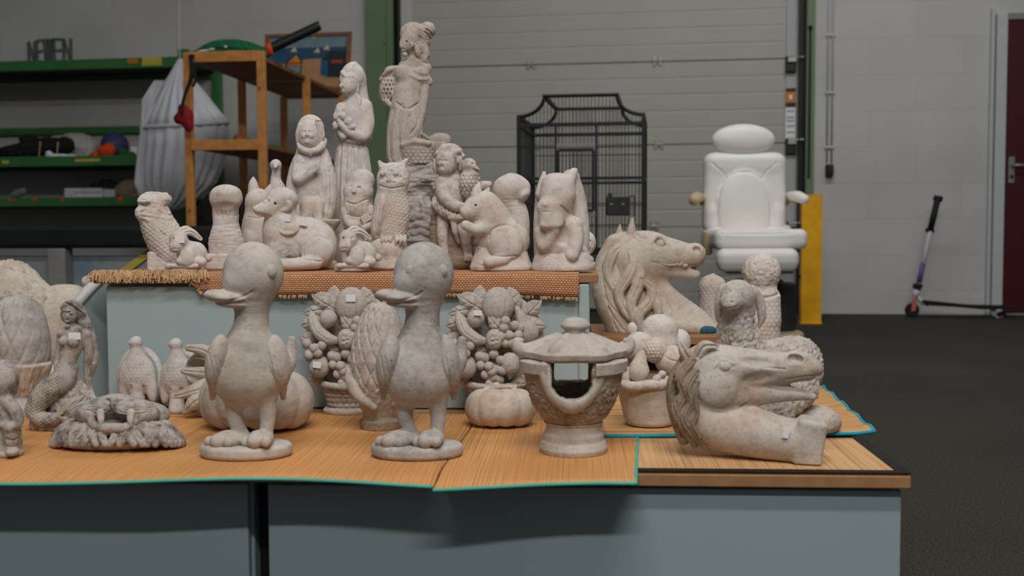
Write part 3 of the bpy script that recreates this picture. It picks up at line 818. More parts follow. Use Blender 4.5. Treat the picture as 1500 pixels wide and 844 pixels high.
for i in range(420):
    u = uA + (uM + 0.03 - uA) * rnd.random(); v = VF - 0.012 + rnd.uniform(-0.004, 0.006); ln = rnd.uniform(0.006, 0.02)
    a = rnd.uniform(-1.3, 1.3)
    bm_.tube([(u, v, 0.002), (u + ln * 0.4 * math.sin(a), v - 0.006, 0.003 + rnd.uniform(0, .005)), (u + ln * 0.8 * math.sin(a), v - 0.012, -rnd.uniform(0.0, 0.010)), (u + ln * math.sin(a), v - 0.013, -rnd.uniform(0.004, 0.018))], 0.0011, n=5)
fo = bm_.build('frayed_threads', M_['fringe'], rt); fo['kind'] = 'stuff'
ZS = ZR + 0.0024          # upper row stands here
ZL = ZM + 0.0016          # lower row stands here
ZQ = ZM + 0.0075           # on the turquoise mat
# leaning box side at the left of the tier
t = thing('storage_box', 'open grey panelled box standing left of the tier with a white padded top edge', 'box', (0, 0, 0))
bpy.data.objects.remove(t)
P = lambda px, py, y: at_y(px, py, y)
yb = 2.30
A0 = at_y(122, 435, yb - 0.10); A1 = at_y(150, 404, yb + 0.14)
t = thing('leaning_panel', 'grey panel with a white edge leaning beside the left end of the sage cabinet', 'panel', (A0[0], A0[1], ZL))
bb = BM()
q0 = at_y(100, 455, 2.12); q1 = at_y(149, 403, 2.21)
lo0 = np.array([q0[0], q0[1], ZL]); lo1 = np.array([q1[0], q1[1], ZL])
nrm = np.cross(q1 - q0, np.array([0, 0, 1.0])); nrm = nrm / np.linalg.norm(nrm) * 0.012
bb.prism([L3(p, t.location) for p in (lo0, lo1, q1, q0)], nrm); bb.build('board', M_['cabinet_tier'], t)
bb = BM(); bb.tube([L3(p, t.location) for p in (q0 + nrm / 2, (q0 + q1) / 2 + nrm / 2 + np.array([0, 0, 0.003]), q1 + nrm / 2, q1 + nrm / 2 + np.array([0.02, 0.004, -0.001]))], 0.011, n=10); bb.build('white_edge', M_['frame_white'], t, smooth=True)
# board and mat on the low shelf behind on the right
ZH = 0.372
hb = at_z(872, 494, ZH)
t = thing('back_crate', 'low wooden crate behind the stone bucket, the rearing horse bust standing on it', 'crate', (hb[0] + 0.222, hb[1] + 0.16, ZB + 0.001), rz=-TY)
bb = BM(); bb.box((0, 0, (ZH - ZB) - 0.010), (0.22, 0.16, 0.0095), bev=0.002); bb.build('top_board', M_['ply'], t)
for sx in (-1, 1):
    bb = BM(); bb.box((sx * 0.20, 0, (ZH - ZB - 0.0195) / 2), (0.012, 0.15, (ZH - ZB - 0.0195) / 2), bev=0.002); bb.build('side_board', M_['ply'], t)
bb = BM(); bb.box((0, 0.14, (ZH - ZB - 0.0195) / 2), (0.188, 0.01, (ZH - ZB - 0.0195) / 2), bev=0.002); bb.build('back_board', M_['black'], t)
# ================================================================== birdcage behind the display
YC = 5.6
def frame_origin(px, y, rz):
    q = at_y(px, 400, y); return np.array([q[0], q[1], 0.0])
t = thing('bird_cage', 'black wire bird cage with a domed shoulder top standing before the grey loading door', 'cage', frame_origin(857, YC, 0), rz=-R(8))
def cz(py, y=YC): return float(at_y(857, py, y)[2])
ux = YC / F_
cw, cdp = 86 * ux, 0.30          # half width of the front, half depth
zb, zr, ztop = cz(368), cz(190), cz(150)
zsh = cz(178)
rr = 0.009
MB_ = M_['black']
bb = BM()
FX = [-cw, cw]
for sx in FX:
    for sy in (-cdp, cdp):
        q = BM(); q.box((sx, sy, (zsh + 0.06) / 2), (rr, rr, (zsh - 0.06) / 2), bev=0.002); q.build('corner_post', MB_, t)
for nm, z, hh in (('frame_rail', zb, 0.012), ('frame_rail', zr, 0.009), ('frame_rail', cz(265), 0.007)):
    q = BM()
    for sy in (-cdp, cdp): q.box((0, sy, z), (cw, rr * 0.9, hh))
    for sx in FX: q.box((sx, 0, z), (rr * 0.9, cdp, hh))
    q.build(nm, MB_, t)
# curved shoulder hoops, front and back, and the flat crown
def hoop(sy):
    pts = []
    for k in range(9):
        a = k / 8 * math.pi / 2
        pts.append((-cw + (cw - 50 * ux) * math.sin(a), sy * (1 - 0.0 * k), ztop - (ztop - zsh) * (math.cos(a))))
    # concave curve
    pts = [(-cw + (cw - 50 * ux) * (1 - math.cos(k / 8 * math.pi / 2)), sy, zsh + (ztop - zsh) * math.sin(k / 8 * math.pi / 2) ** 1.0) for k in range(9)]
    pts = [(-cw + (cw - 50 * ux) * math.sin(k / 8 * math.pi / 2), sy, zsh + (ztop - zsh) * (1 - math.cos(k / 8 * math.pi / 2))) for k in range(9)]
    return pts
for sy in (-cdp, cdp):
    l = hoop(sy); r = [(-x, y, z) for x, y, z in l][::-1]
    q = BM(); q.tube(l + r, rr, n=8); q.build('top_hoop', MB_, t)
q = BM()
for sx in (-1, 1): q.box((sx * 50 * ux, 0, ztop), (rr, cdp, rr))
for sx in (-1, 1): q.box((sx * cw, 0, zsh), (rr, cdp, rr))
q.build('crown_frame', MB_, t)
def topz(x):
    a = abs(x)
    if a < 50 * ux: return ztop
    s_ = (cw - a) / (cw - 50 * ux); s_ = min(1, max(0, s_)); return zsh + (ztop - zsh) * (1 - math.cos(math.asin(s_)))
for sy, nm in ((-cdp, 'front_wires'), (cdp, 'back_wires')):
    q = BM()
    for k in range(1, 34):
        x = -cw + 2 * cw * k / 34; q.tube([(x, sy, zb), (x, sy, topz(x))], 0.0016, n=5)
    for py in (222, 300, 330): q.tube([(-cw, sy, cz(py)), (cw, sy, cz(py))], 0.0028, n=5)
    q.build(nm, MB_, t)
for sx in (-1, 1):
    q = BM()
    for k in range(1, 22):
        y = -cdp + 2 * cdp * k / 22; q.tube([(sx * cw, y, zb), (sx * cw, y, zsh)], 0.0016, n=5)
    q.tube([(sx * cw, -cdp, cz(300)), (sx * cw, cdp, cz(300))], 0.0028, n=5)
    q.build('side_wires', MB_, t)
def cx(px): return (px - 857) * ux
q = BM()
for px in (823, 879): q.box((cx(px), -cdp - 0.006, (cz(190) + zb) / 2), (0.006, 0.006, (cz(190) - zb) / 2))
q.build('door_post', MB_, t)
dq = BM()
for px in (827, 875): dq.box((cx(px), -cdp - 0.016, (cz(226) + cz(310)) / 2), (0.006, 0.006, (cz(226) - cz(310)) / 2))
for py in (226, 310): dq.box((cx(851), -cdp - 0.016, cz(py)), (24 * ux, 0.006, 0.007))
dd = dq.build('cage_door', MB_, t)
for py in (220, 316):
    q = BM(); q.box((cx(851), -cdp - 0.014, cz(py)), (27 * ux, 0.005, 0.010), bev=0.003); q.build('door_ledge', M_['trim_grey'], t)
q = BM()
for k in range(1, 9):
    x = cx(827) + (cx(875) - cx(827)) * k / 9; q.tube([(x, -cdp - 0.016, cz(226)), (x, -cdp - 0.016, cz(310))], 0.0016, n=5)
q.build('door_wires', MB_, dd)
q = BM(); q.box((cx(908), -cdp - 0.022, cz(304)), (15 * ux, 0.020, 13 * ux), bev=0.006); q.box((cx(898), -cdp - 0.03, cz(289)), (3 * ux, 0.012, 3 * ux), bev=0.003)
fh = q.build('feeder_hatch', M_['dark_print'], t)
for px in (900, 916):
    q = BM(); q.lathe([(0, 0), (0.008, 0.001), (0.006, 0.006), (0.001, 0.008)], n=12); k_ = q.build('hatch_screw', M_['steel'], fh, (cx(px), -cdp - 0.041, cz(302))); k_.rotation_euler = (R(90), 0, 0)
q = BM()
for px in (925, 931): q.tube([(cx(px), -cdp - 0.010, cz(290)), (cx(px), -cdp - 0.010, cz(318))], 0.003, n=5)
q.tube([(cx(925), -cdp - 0.010, cz(290)), (cx(931), -cdp - 0.010, cz(290))], 0.003, n=5); q.build('hatch_rail', MB_, t)
q = BM(); q.box((0, 0, zb - 0.055), (cw + 0.012, cdp + 0.012, 0.032), bev=0.012); q.build('base_tray', MB_, t)
for sx in FX:
    for sy in (-cdp, cdp):
        q = BM(); q.tube([(sx - 0.012, sy, 0.027), (sx + 0.012, sy, 0.027)], 0.027, n=20); q.box((sx, sy, 0.055), (0.009, 0.012, 0.012), bev=0.003); q.build('caster', M_['rubber'], t)

# ================================================================== treatment chair
YT = 6.0; us = YT / F_
M_['vinyl'] = plain('white_vinyl', (242, 237, 230), 0.38, var=0.03, scale=4)
M_['cream_plastic'] = plain('cream_plastic', (206, 184, 142), 0.45, var=0.06)
ST = Statue('treatment_chair', 'white padded treatment chair with oval headrest and foot pad beside the yellow post', 'chair', 1092, YT, 0.0)
p = ST.part('backrest', M_['vinyl'], 1.6, noise=0); p.B(1090, 283, 8, 60, 57, 14, rnd=12, k=3).B(1090, 320, 8, 57, 20, 14, rnd=12, k=10)
p.B(1090, 240, 8, 52, 14, 13, rnd=11, k=10); p.E(1090, 300, -8, 40, 50, 8, k=5)
p.groove([(1052, 338), (1051, 300), (1058, 270), (1074, 255), (1090, 252), (1106, 255), (1122, 270), (1129, 300), (1128, 338)], r=1.6, k=2)
p.groove([(1042, 238), (1058, 252), (1064, 262)], r=0.8); p.groove([(1138, 238), (1122, 252), (1116, 262)], r=0.8); p.done()
p = ST.part('headrest', M_['vinyl'], 1.6, noise=0); p.E(1089, 205, 4, 46, 23, 14, k=2); p.done()
p = ST.part('headrest_post', M_['steel'], 1.6, noise=0); p.B(1089, 228, 14, 8, 14, 3, rnd=1); p.done()
p = ST.part('seat', M_['vinyl'], 1.6, noise=0); p.B(1102, 350, -40, 64, 14, 62, rnd=10, k=4).B(1100, 338, 6, 58, 8, 12, rnd=7, k=8); p.groove([(1046, 342), (1100, 343), (1158, 342)], r=1.0); p.done()
p = ST.part('leg_rest', M_['vinyl'], 1.6, noise=0); p.B(1109, 379, -112, 56, 14, 14, rnd=12, k=4).B(1109, 389, -108, 52, 8, 14, rnd=7, k=6); p.done()
p = ST.part('leg_rest_frame', M_['cream_plastic'], 1.6, noise=0); p.B(1112, 398, -96, 46, 3, 10, rnd=2); p.B(1102, 376, -30, 40, 8, 50, rnd=2, k=4); p.done()
for (xa, xb, sgn) in ((1012, 1029, -1), (1150, 1184, 1)):
    p = ST.part('armrest', M_['vinyl'] if sgn > 0 else M_['cream_plastic'], 1.5, noise=0)
    if sgn > 0: p.T([(1156, 287, 10, 6), (1168, 288, -30, 8), (1178, 292, -50, 7)], k=4)
    else: p.T([(1030, 290, 10, 5), (1021, 289, -20, 8), (1017, 293, -40, 8)], k=4)
    p.done()
    p = ST.part('armrest_arm', M_['cream_plastic'], 1.5, noise=0)
    p.T([(1090 + sgn * 58, 300, 16, 4), (1090 + sgn * 66, 294, 8, 4), (1090 + sgn * 72, 294, -6, 4)], k=3); p.done()
for (x, sgn) in ((1034, -1), (1164, 1)):
    p = ST.part('side_lever', M_['cream_plastic'], 1.5, noise=0); p.T([(x + 4 * -sgn, 368, -34, 6), (x, 358, -40, 6), (x + 1 * sgn, 340, -48, 3)], k=4); p.done()
p = ST.part('pedestal', M_['dark_print'], 2.0, noise=0)
p.D(1135, -10, 30, 26, 84, rnd=6).D(1110, -10, 36, 26, 90, rnd=6); p.done()
p = ST.part('pedestal_foot', M_['cream_plastic'], 2.0, noise=0)
p.D(1118, -20, 58, 56, 14, rnd=7, k=12); p.done()

# ================================================================== yellow guard post
q0 = at_y(1190, 475, 6.95); gp = at_z(1190, 475, 0.0)
t = thing('guard_post', 'yellow steel guard post with scuffs standing at the right edge of the loading door', 'post', (gp[0], gp[1] + 0.06, 0), rz=-R(8))
hp = float(at_y(1190, 285, gp[1])[2]); uw = gp[1] / F_ * 14.5
bb = BM(); bb.prism([(-uw, -0.06, 0.012), (uw, -0.06, 0.012), (uw, 0.06, 0.012), (uw - 0.008, 0.06, 0.012), (uw - 0.008, -0.052, 0.012), (-uw + 0.008, -0.052, 0.012), (-uw + 0.008, 0.06, 0.012), (-uw, 0.06, 0.012)], (0, 0, hp - 0.012)); bb.build('post', M_['yellow'], t)
bb = BM(); bb.box((0, 0, 0.006), (uw + 0.004, 0.064, 0.006), bev=0.002); bb.build('foot_plate', M_['yellow'], t)
for z in (0.30, 0.62):
    bb = BM(); bb.tube([(-uw - 0.006, -0.01, z), (-uw + 0.01, -0.01, z)], 0.012, n=12); bb.build('bolt', M_['black'], t)

# ================================================================== kick scooter leaning on the wall
g = at_z(1336, 466, 0.0)
us = g[1] / F_
t = thing('kick_scooter', 'white kick scooter with black grips and pink wheel forks leaning on the block wall', 'scooter', (g[0], g[1], 0))
def sc(px, py, d=0.0):
    return L3(at_y(px, py, g[1] + d), t.location)
M_['pink'] = plain('pink_plastic', (206, 112, 108), 0.5); M_['cream_wheel'] = plain('cream_wheel', (206, 186, 152), 0.5)
M_['purple'] = plain('purple_print', (108, 88, 150), 0.5); M_['white_paint'] = plain('white_paint', (206, 204, 206), 0.4)
def wheel(px, py, d, r):
    c = sc(px, py, d)
    b_ = BM(); b_.lathe([(r * 0.72, -0.012), (r * 0.93, -0.012), (r, -0.006), (r, 0.006), (r * 0.93, 0.012), (r * 0.72, 0.012)], n=32)
    o = b_.build('wheel', M_['rubber'], t, c, smooth=True, angle=40); o.rotation_euler = (R(90), 0, 0)
    b_ = BM(); b_.lathe([(0.008, -0.010), (r * 0.72, -0.010), (r * 0.72, 0.010), (0.008, 0.010)], n=32); b_.build('wheel_hub', M_['cream_wheel'], o)
    b_ = BM(); b_.tube([(0, 0, -0.016), (0, 0, 0.016)], 0.010, n=12); b_.build('axle', M_['pink'], o)
wheel(1336, 454.5, 0, 10.5 * us)
wheel(1466, 464, 0.02, 7.5 * us)
bb = BM(); bb.tube([sc(1345, 420), sc(1372, 295)], 0.016, n=14); bar = bb.build('steering_tube', M_['white_paint'], t, smooth=True)
bb = BM(); bb.tube([sc(1346.2, 414), sc(1352.5, 385)], 0.0172, n=14); bb.build('tube_print', M_['purple'], bar, smooth=True)
bb = BM(); bb.tube([sc(1362.5, 338), sc(1373.5, 292)], 0.021, n=14); bb.build('grip', M_['rubber'], t, smooth=True)
for py, px in ((338, 1362), (291, 1374)):
    bb = BM(); c = np.array(sc(px, py)); dv = np.array(sc(px + 5.5, py + 1)) - c; bb.tube([c - dv, c + dv], 0.014 if py > 300 else 0.02, n=12); bb.build('grip_collar', M_['rubber'], t, smooth=True)
bb = BM(); bb.tube([sc(1343, 424), sc(1345.5, 416)], 0.026, n=14); c = sc(1344, 419); bb.box((c[0], c[1], c[2]), (0.024, 0.03, 0.012), bev=0.004); bb.build('clamp', M_['rubber'], t)
bb = BM(); bb.tube([sc(1340, 436), sc(1343.5, 423)], 0.021, n=14); bb.tube([sc(1341, 432), sc(1352, 444), sc(1360, 446)], 0.014, n=10); bb.build('head_tube', M_['white_paint'], t, smooth=True)
for d in (-0.022, 0.022):
    bb = BM(); bb.prism([sc(1337, 438, d), sc(1344, 438, d), sc(1341, 455, d), sc(1335, 456, d)], (0, 0.006, 0)); bb.build('fork', M_['pink'], t)
bb = BM(); pts = [(1353, 441), (1362, 441), (1400, 445), (1432, 448), (1494, 449), (1494, 453), (1440, 453.5), (1400, 450), (1364, 448)]
bb.prism([sc(x, y, -0.06) for x, y in pts], (0, 0.12, 0)); bb.build('deck', M_['rubber'], t)
for d in (-0.025, 0.045):
    bb = BM(); bb.prism([sc(1450, 453, d), sc(1460, 453, d), sc(1458, 460, d), sc(1466, 468, d), sc(1454, 462, d)], (0, 0.006, 0)); bb.build('rear_bracket', M_['white_paint'], t)

# ================================================================== green shelving on the left wall
YS = WN * 0.62
def sp(px, py, off=0.62): return wl(px, py, off)
SO = wc(wu(140, 300, 0.62), 0.62, 0.0)
def sl(px, py, off=0.62):            # local coords in a frame rotated with the wall
    q = wl(px, py, off) - SO; return (float(q @ WE), float(-(q @ WN)), float(q[2]))
t = thing('shelving_rack', 'long green steel shelving rack against the block wall at the left', 'shelving', SO, rz=-WY)
xL, xR = -2.2, sl(268, 90)[0]
for (ya, yb_, back) in ((86, 101, 1), (228, 243, 1), (289, 302, 1)):
    z1, z0 = sl(140, ya)[2], sl(140, yb_)[2]
    bb = BM(); bb.box(((xL + xR) / 2, 0.02, (z0 + z1) / 2), ((xR - xL) / 2, 0.02, (z1 - z0) / 2), bev=0.004); bb.build('shelf_beam', M_['green'], t)
    bb = BM(); bb.box(((xL + xR) / 2, 0.30, z1 - 0.02), ((xR - xL) / 2, 0.26, 0.012), bev=0.002); bb.build('shelf_deck', M_['dark_print'], t)
    bb = BM(); bb.box(((xL + xR) / 2, 0.58, (z0 + z1) / 2), ((xR - xL) / 2, 0.02, (z1 - z0) / 2), bev=0.004); bb.build('shelf_beam', M_['green'], t)
bb = BM(); z_ = wz(120, 191, 0.06); bb.box(((xL + xR) / 2, 0.575, z_), ((xR - xL) / 2, 0.018, 0.026), bev=0.004); bb.build('rear_rail', M_['green'], t)
for y in (0.02, 0.58):
    bb = BM(); zt_ = sl(268, 72)[2]; bb.box((xR, y, zt_ / 2), (0.035, 0.028, zt_ / 2), bev=0.004); bb.box((xR, y - 0.0295, zt_ / 2), (0.012, 0.003, zt_ / 2 - 0.01)); bb.build('upright', M_['green'], t)
M_['label_yellow'] = plain('yellow_sticker', (206, 184, 74), 0.7); M_['label_orange'] = plain('orange_sticker', (220, 92, 36), 0.7)
for (xa, xb, ya, yb_, mm) in ((187, 202, 86, 93, 'orange'), (208, 237, 84, 96, 'label_yellow'), (110, 147, 232.5, 237, 'label_yellow'), (3, 13, 235, 240, 'label_yellow'), (172, 180, 288.5, 294, 'label_orange'), (89, 94, 289, 294, 'label_orange'), (48, 54, 290, 294.5, 'label_orange'), (12, 16, 290, 295, 'label_orange'), (20, 23, 290, 295, 'label_orange')):
    a = sl((xa + xb) / 2, (ya + yb_) / 2); w = (sl(xb, ya)[0] - sl(xa, ya)[0]) / 2; h = (sl(xa, ya)[2] - sl(xa, yb_)[2]) / 2
    bb = BM(); bb.box((a[0], -0.0015, a[2]), (abs(w), 0.001, abs(h))); bb.build('shelf_sticker', M_[mm], t)
def on_shelf(name, label, cat, px, py, depth=0.28):
    """thing standing on a shelf; returns local helper"""
    off = 0.62 - depth
    q = wl(px, py, off)
    return q
# shelf tops (world z)
zS = [sl(140, 86)[2] - 0.008, sl(140, 228)[2] - 0.008, sl(140, 289)[2] - 0.008]
def SHs(name, label, cat, x, depth, k, single=False, group=None):
    """a sculpted thing on shelf k with its centre `depth` behind the front beam"""
    y = float((SO - WN * depth + WE * (wu(x, 300, 0.62 - depth) - wu(140, 300, 0.62)))[1])
    return Statue(name, label, cat, x, y, zS[k] + 0.001, group, single)
M_['sack'] = plain('white_sack', (190, 186, 178), 0.85, var=0.15, scale=8); M_['blue_ball'] = plain('slate_blue', (58, 68, 104), 0.6)
M_['orange_cloth'] = plain('orange_cloth', (224, 70, 18), 0.75, var=0.2, scale=30); M_['green_cloth'] = plain('green_cloth', (12, 92, 52), 0.8, var=0.25, scale=20)
M_['dark_cloth'] = plain('dark_cloth', (26, 26, 20), 0.9, var=0.4, scale=20); M_['beige_cloth'] = plain('beige_cloth', (150, 134, 112), 0.9, var=0.1); M_['pale_blue'] = plain('pale_blue', (110, 126, 128), 0.8)
M_['red_cloth'] = plain('red_cloth', (140, 14, 18), 0.75, var=0.2)
def off_y(st, py): return py
s1 = SHs('sack', 'crumpled white sack on the middle green shelf behind the dark bundle', 'sack', 114, 0.43, 1, True); g_ = s1.g
p = s1.part('b', M_['sack'], 1.3, noise=1.6, nscale=9); p.E(110, g_ - 20, 0, 30, 21, 24, k=6).E(130, g_ - 16, -4, 16, 17, 20, k=8).E(82, g_ - 27, 4, 14, 9, 14, rot=-20, k=8).B(112, g_ - 4, 0, 28, 5, 20, rnd=4, k=6)
p.groove([(122, g_ - 36), (126, g_ - 24), (120, g_ - 8)], r=1.6).groove([(104, g_ - 36), (108, g_ - 20), (104, g_ - 6)], r=1.0).done()
s1 = SHs('exercise_ball', 'slate blue ball behind the orange cloth on the middle green shelf', 'ball', 168, 0.34, 1, True); g_ = s1.g
p = s1.part('b', M_['blue_ball'], 1.2, noise=0); p.E(168, g_ - 20, 0, 20, 20, 20).groove([(150, g_ - 16), (168, g_ - 20), (187, g_ - 16)], r=0.7).done()
s1 = SHs('cloth_bundle', 'bright orange crumpled cloth in front of the slate blue ball', 'cloth', 155, 0.10, 1, True); g_ = s1.g
p = s1.part('b', M_['orange_cloth'], 1.0, noise=1.6, nscale=5); p.E(156, g_ - 9, 0, 12, 10, 9, k=5).E(160, g_ - 14, 0, 7, 6, 7, k=5).E(137, g_ - 3, 0, 6, 4, 6, k=5).T([(138, g_ - 3, 0, 3), (150, g_ - 5, 0, 4)], k=4).done()
s1 = SHs('cloth_bundle', 'small dark green crumpled cloth beside the slate blue ball', 'cloth', 180, 0.12, 1, True); g_ = s1.g
p = s1.part('b', M_['green_cloth'], 1.0, noise=1.5, nscale=5); p.E(178, g_ - 7, 0, 6, 8, 7, k=5).E(188, g_ - 4, 0, 12, 5, 8, k=5).E(178, g_ - 10, -8, 2.5, 4, 4, m='-', k=2).done()
s1 = SHs('paper_card', 'small white card standing on the middle green shelf beside the canopy', 'card', 197, 0.2, 1, True); g_ = s1.g
p = s1.part('b', M_['paper'], 0.8, noise=0.2); p.B(197, g_ - 9, 0, 6, 7, 1.2, rnd=0.6, rot=8).B(198, g_ - 2, 3, 5, 2, 4, rnd=0.6).done()
s1 = SHs('twig_bundle', 'dark bundle of dried twigs tied with string on the middle green shelf', 'bundle', 48, 0.17, 1); g_ = s1.g
p = s1.part('bundle', M_['dark_cloth'], 1.1, noise=1.4, nscale=5)
p.T([(-14, g_ - 8, 0, 6), (22, g_ - 12, 0, 10), (55, g_ - 17, 0, 13), (80, g_ - 20, 0, 12)], k=4).E(95, g_ - 20, -2, 14, 13, 12, k=4).E(42, g_ - 30, 0, 14, 7, 8, k=5)
rq = random.Random(4)
for i in range(16):
    a = rq.uniform(-12, 50); p.T([(a, g_ - rq.uniform(4, 14), rq.uniform(-10, 0), 1.4), (a + 14, g_ - rq.uniform(2, 20), rq.uniform(-14, -4), 1.3), (a + 30, g_ - rq.uniform(6, 26), rq.uniform(-12, 2), 1.0)], k=1)
p.done()
for x in (58, 84):
    p = s1.part('binding_string', M_['fringe'], 0.8, noise=0); p.T([(x, g_ - 32, 4, 1.0), (x + 1, g_ - 24, -13, 1.0), (x, g_ - 14, -14, 1.0), (x - 1, g_ - 3, -10, 1.0)], k=1); p.done()
s1 = SHs('tissue_wad', 'white crumpled tissue lying before the white sack on the green shelf', 'tissue', 80, 0.09, 1, True); g_ = s1.g
p = s1.part('b', M_['paper'], 0.9, noise=1.3, nscale=4); p.E(72, g_ - 5, 0, 5, 6, 5, k=3).E(80, g_ - 3, 0, 8, 3, 5, k=3).E(92, g_ - 3, 0, 9, 3, 4, k=3).E(104, g_ - 2.5, 0, 8, 2.4, 4, k=3).done()
s1 = SHs('storage_tray', 'flat white plastic tray on the lower green shelf', 'tray', 134, 0.20, 2, True); g_ = s1.g
p = s1.part('b', M_['white_paint'], 0.9, noise=0); p.B(128, g_ - 8, 0, 28, 7.5, 16, rnd=2, k=2).B(162, g_ - 8, 4, 10, 6, 12, rnd=2, k=2).B(128, g_ - 7.5, -18, 20, 2.2, 4, rnd=1.5, m='-', k=1).done()
s1 = SHs('cloth_bag', 'slack beige cloth bag at the end of the lower green shelf by the canopy', 'bag', 197, 0.30, 2); g_ = s1.g
p = s1.part('bag_body', M_['beige_cloth'], 1.0, noise=0.9, nscale=7); p.E(188, g_ - 14, 0, 20, 15, 16, rot=-25, k=4).E(176, g_ - 9, 0, 8, 9, 10, k=6).E(205, g_ - 20, 0, 12, 14, 12, k=8).B(190, g_ - 3, 0, 16, 3, 10, rnd=2, k=5).done()
p = s1.part('drawstring', M_['dark_cloth'], 0.8, noise=0); p.T([(172, g_ - 17, -6, 1), (174, g_ - 9, -13, 1), (172, g_ - 2, -12, 1)], k=1).done()
s1 = SHs('cloth_bundle', 'pale blue folded cloth at the far left of the lower green shelf', 'cloth', 24, 0.12, 2, True); g_ = s1.g
p = s1.part('b', M_['pale_blue'], 1.0, noise=0.7, nscale=6); p.T([(12, g_ - 3, 0, 3), (24, g_ - 8, 0, 6), (34, g_ - 12, 0, 5)], k=4).done()
s1 = SHs('tool_case', 'black tool case at the back of the lower green shelf', 'case', 160, 0.40, 2); g_ = s1.g
p = s1.part('case_body', M_['dark_print'], 1.1, noise=0); p.B(156, g_ - 13, 0, 22, 12, 8, rnd=3).groove([(135, g_ - 13), (156, g_ - 13), (177, g_ - 13)], r=0.6).done()
p = s1.part('case_handle', M_['black'], 0.9, noise=0, clip=False); p.T([(148, g_ - 24, 0, 1.4), (150, g_ - 28, 0, 1.4), (162, g_ - 28, 0, 1.4), (164, g_ - 24, 0, 1.4)], k=1).done()
# cut metal letters standing on the top shelf
q = wl(72, 86, 0.5)
t2 = thing('metal_letter_sign', 'dark cut metal letters standing on top of the green shelving rack', 'sign', (q[0], q[1], zS[0] + 0.002), rz=-WY)
def mlx(px): return (px - 72) * q[1] / F_
H0 = float(wl(72, 57, 0.5)[2]) - zS[0]
def stroke(b_, x0, z0, x1, z1, w):
    n_ = np.array([z1 - z0, -(x1 - x0)]); n_ = n_ / np.linalg.norm(n_) * w
    b_.prism([(x0 - n_[0], -0.004, z0 - n_[1]), (x0 + n_[0], -0.004, z0 + n_[1]), (x1 + n_[0], -0.004, z1 + n_[1]), (x1 - n_[0], -0.004, z1 - n_[1])], (0, 0.008, 0))
bb = BM(); wd = 0.0115
for (a, c) in ((40.5, 50), (95, 106)):                       # N, N
    x0, x1 = mlx(a), mlx(c); hh = H0 * (0.90 if a < 50 else 0.98)
    stroke(bb, x0, 0, x0, hh, wd); stroke(bb, x0, hh, x1, 0, wd); stroke(bb, x1, 0, x1, hh, wd)
x0, x1 = mlx(53), mlx(62)
stroke(bb, x0, 0, x0, H0 * 0.94, wd)
for z in (0.05, 0.47, 0.9): stroke(bb, x0, H0 * z, x1, H0 * (z + 0.03), wd)
xs = [mlx(v) for v in (64, 67.5, 70.5, 73.5, 77)]
for i in range(4): stroke(bb, xs[i], H0 * (1.0 if i % 2 == 0 else 0.05), xs[i + 1], H0 * (0.05 if i % 2 == 0 else 1.0), wd)
x0, x1 = mlx(79), mlx(92)
stroke(bb, x0, 0.01, x0, H0 * 1.0, wd * 1.4)
for z in (0.05, 0.50, 0.95): stroke(bb, x0, H0 * z, x1, H0 * z, wd)
bb.box((mlx(73), 0, 0.006), (mlx(107) - mlx(73), 0.010, 0.006))
bb.build('cut_letters', M_['sign_grey'], t2)

# ================================================================== pine rack with its load
YR0 = 5.9
def rp(px, py, y=YR0): return at_y(px, py, y)
fL, fR = rp(273, 82), rp(384, 79)
RO = np.array([(fL[0] + fR[0]) / 2, YR0, 0.0]); RZ = -R(6)
RE = np.array([math.cos(RZ), math.sin(RZ), 0]); RV = np.array([-math.sin(RZ), math.cos(RZ), 0])
wR = (fR[0] - fL[0]) / 2 - 0.0
t = thing('pine_rack', 'pine wood shelf rack with a green bag and a framed picture on top', 'rack', RO, rz=RZ)
zt_ = float(rp(330, 84)[2]); LR = 1.65; ph = 0.021
zps = float(rp(384, 76)[2])
zmid = float(rp(330, 213)[2])
for k in range(3):
    for sx in (-1, 1):
        y = LR * k / 2
        bb = BM(); bb.box((sx * wR, y, (zps - 0.02 * k) / 2), (ph, ph, (zps - 0.02 * k) / 2), bev=0.004); bb.build('post', M_['pine'], t)
for z, nm in ((zt_, 'shelf_board'), (zmid, 'shelf_board'), (0.35, 'shelf_board')):
    bb = BM(); bb.box((0, LR / 2, z - 0.004), (wR - 0.0, LR / 2 + 0.02, 0.011), bev=0.002); bb.build(nm, M_['pine_board'], t)
    for y in (-0.026, LR + 0.026):
        bb = BM(); bb.box((0, y, z), (wR - ph, 0.009, 0.028), bev=0.003); bb.build('cross_bar', M_['pine'], t)
bb = BM(); bb.box((0, LR / 2, zt_ - 0.018), (wR * 0.85, 0.006, 0.004)); bb.build('edge_strip', M_['frame_white'], t)
for (px, py) in ((384, 130), (278, 308), (315, 87)):
    bb = BM(); c = rp(px, py); d_ = c - RO; bb.tube([(float(d_ @ RE), -0.030, c[2]), (float(d_ @ RE), -0.020, c[2])], 0.006, n=10); bb.build('dowel_plug', M_['pine_board'], t)
def RS(name, label, cat, x, y, z, single=False): return Statue(name, label, cat, x, y, z, None, single)
zt1 = zt_ + 0.0085
s1 = RS('leaf_blower', 'green bag with orange joint and long black tube on top of the pine rack', 'garden tool', 330, 6.06, zt1); g_ = s1.g
p = s1.part('collection_bag', M_['green_cloth'], 1.2, noise=1.1, nscale=10); p.E(338, g_ - 13, 0, 44, 17, 26, k=6).E(300, g_ - 6, -4, 26, 8, 20, k=10).E(372, g_ - 9, 0, 22, 11, 18, k=8).B(335, g_ - 3, 0, 48, 4, 20, rnd=3, k=8).T([(380, g_ - 10, 0, 9), (392, g_ - 14, 0, 7)], k=5)
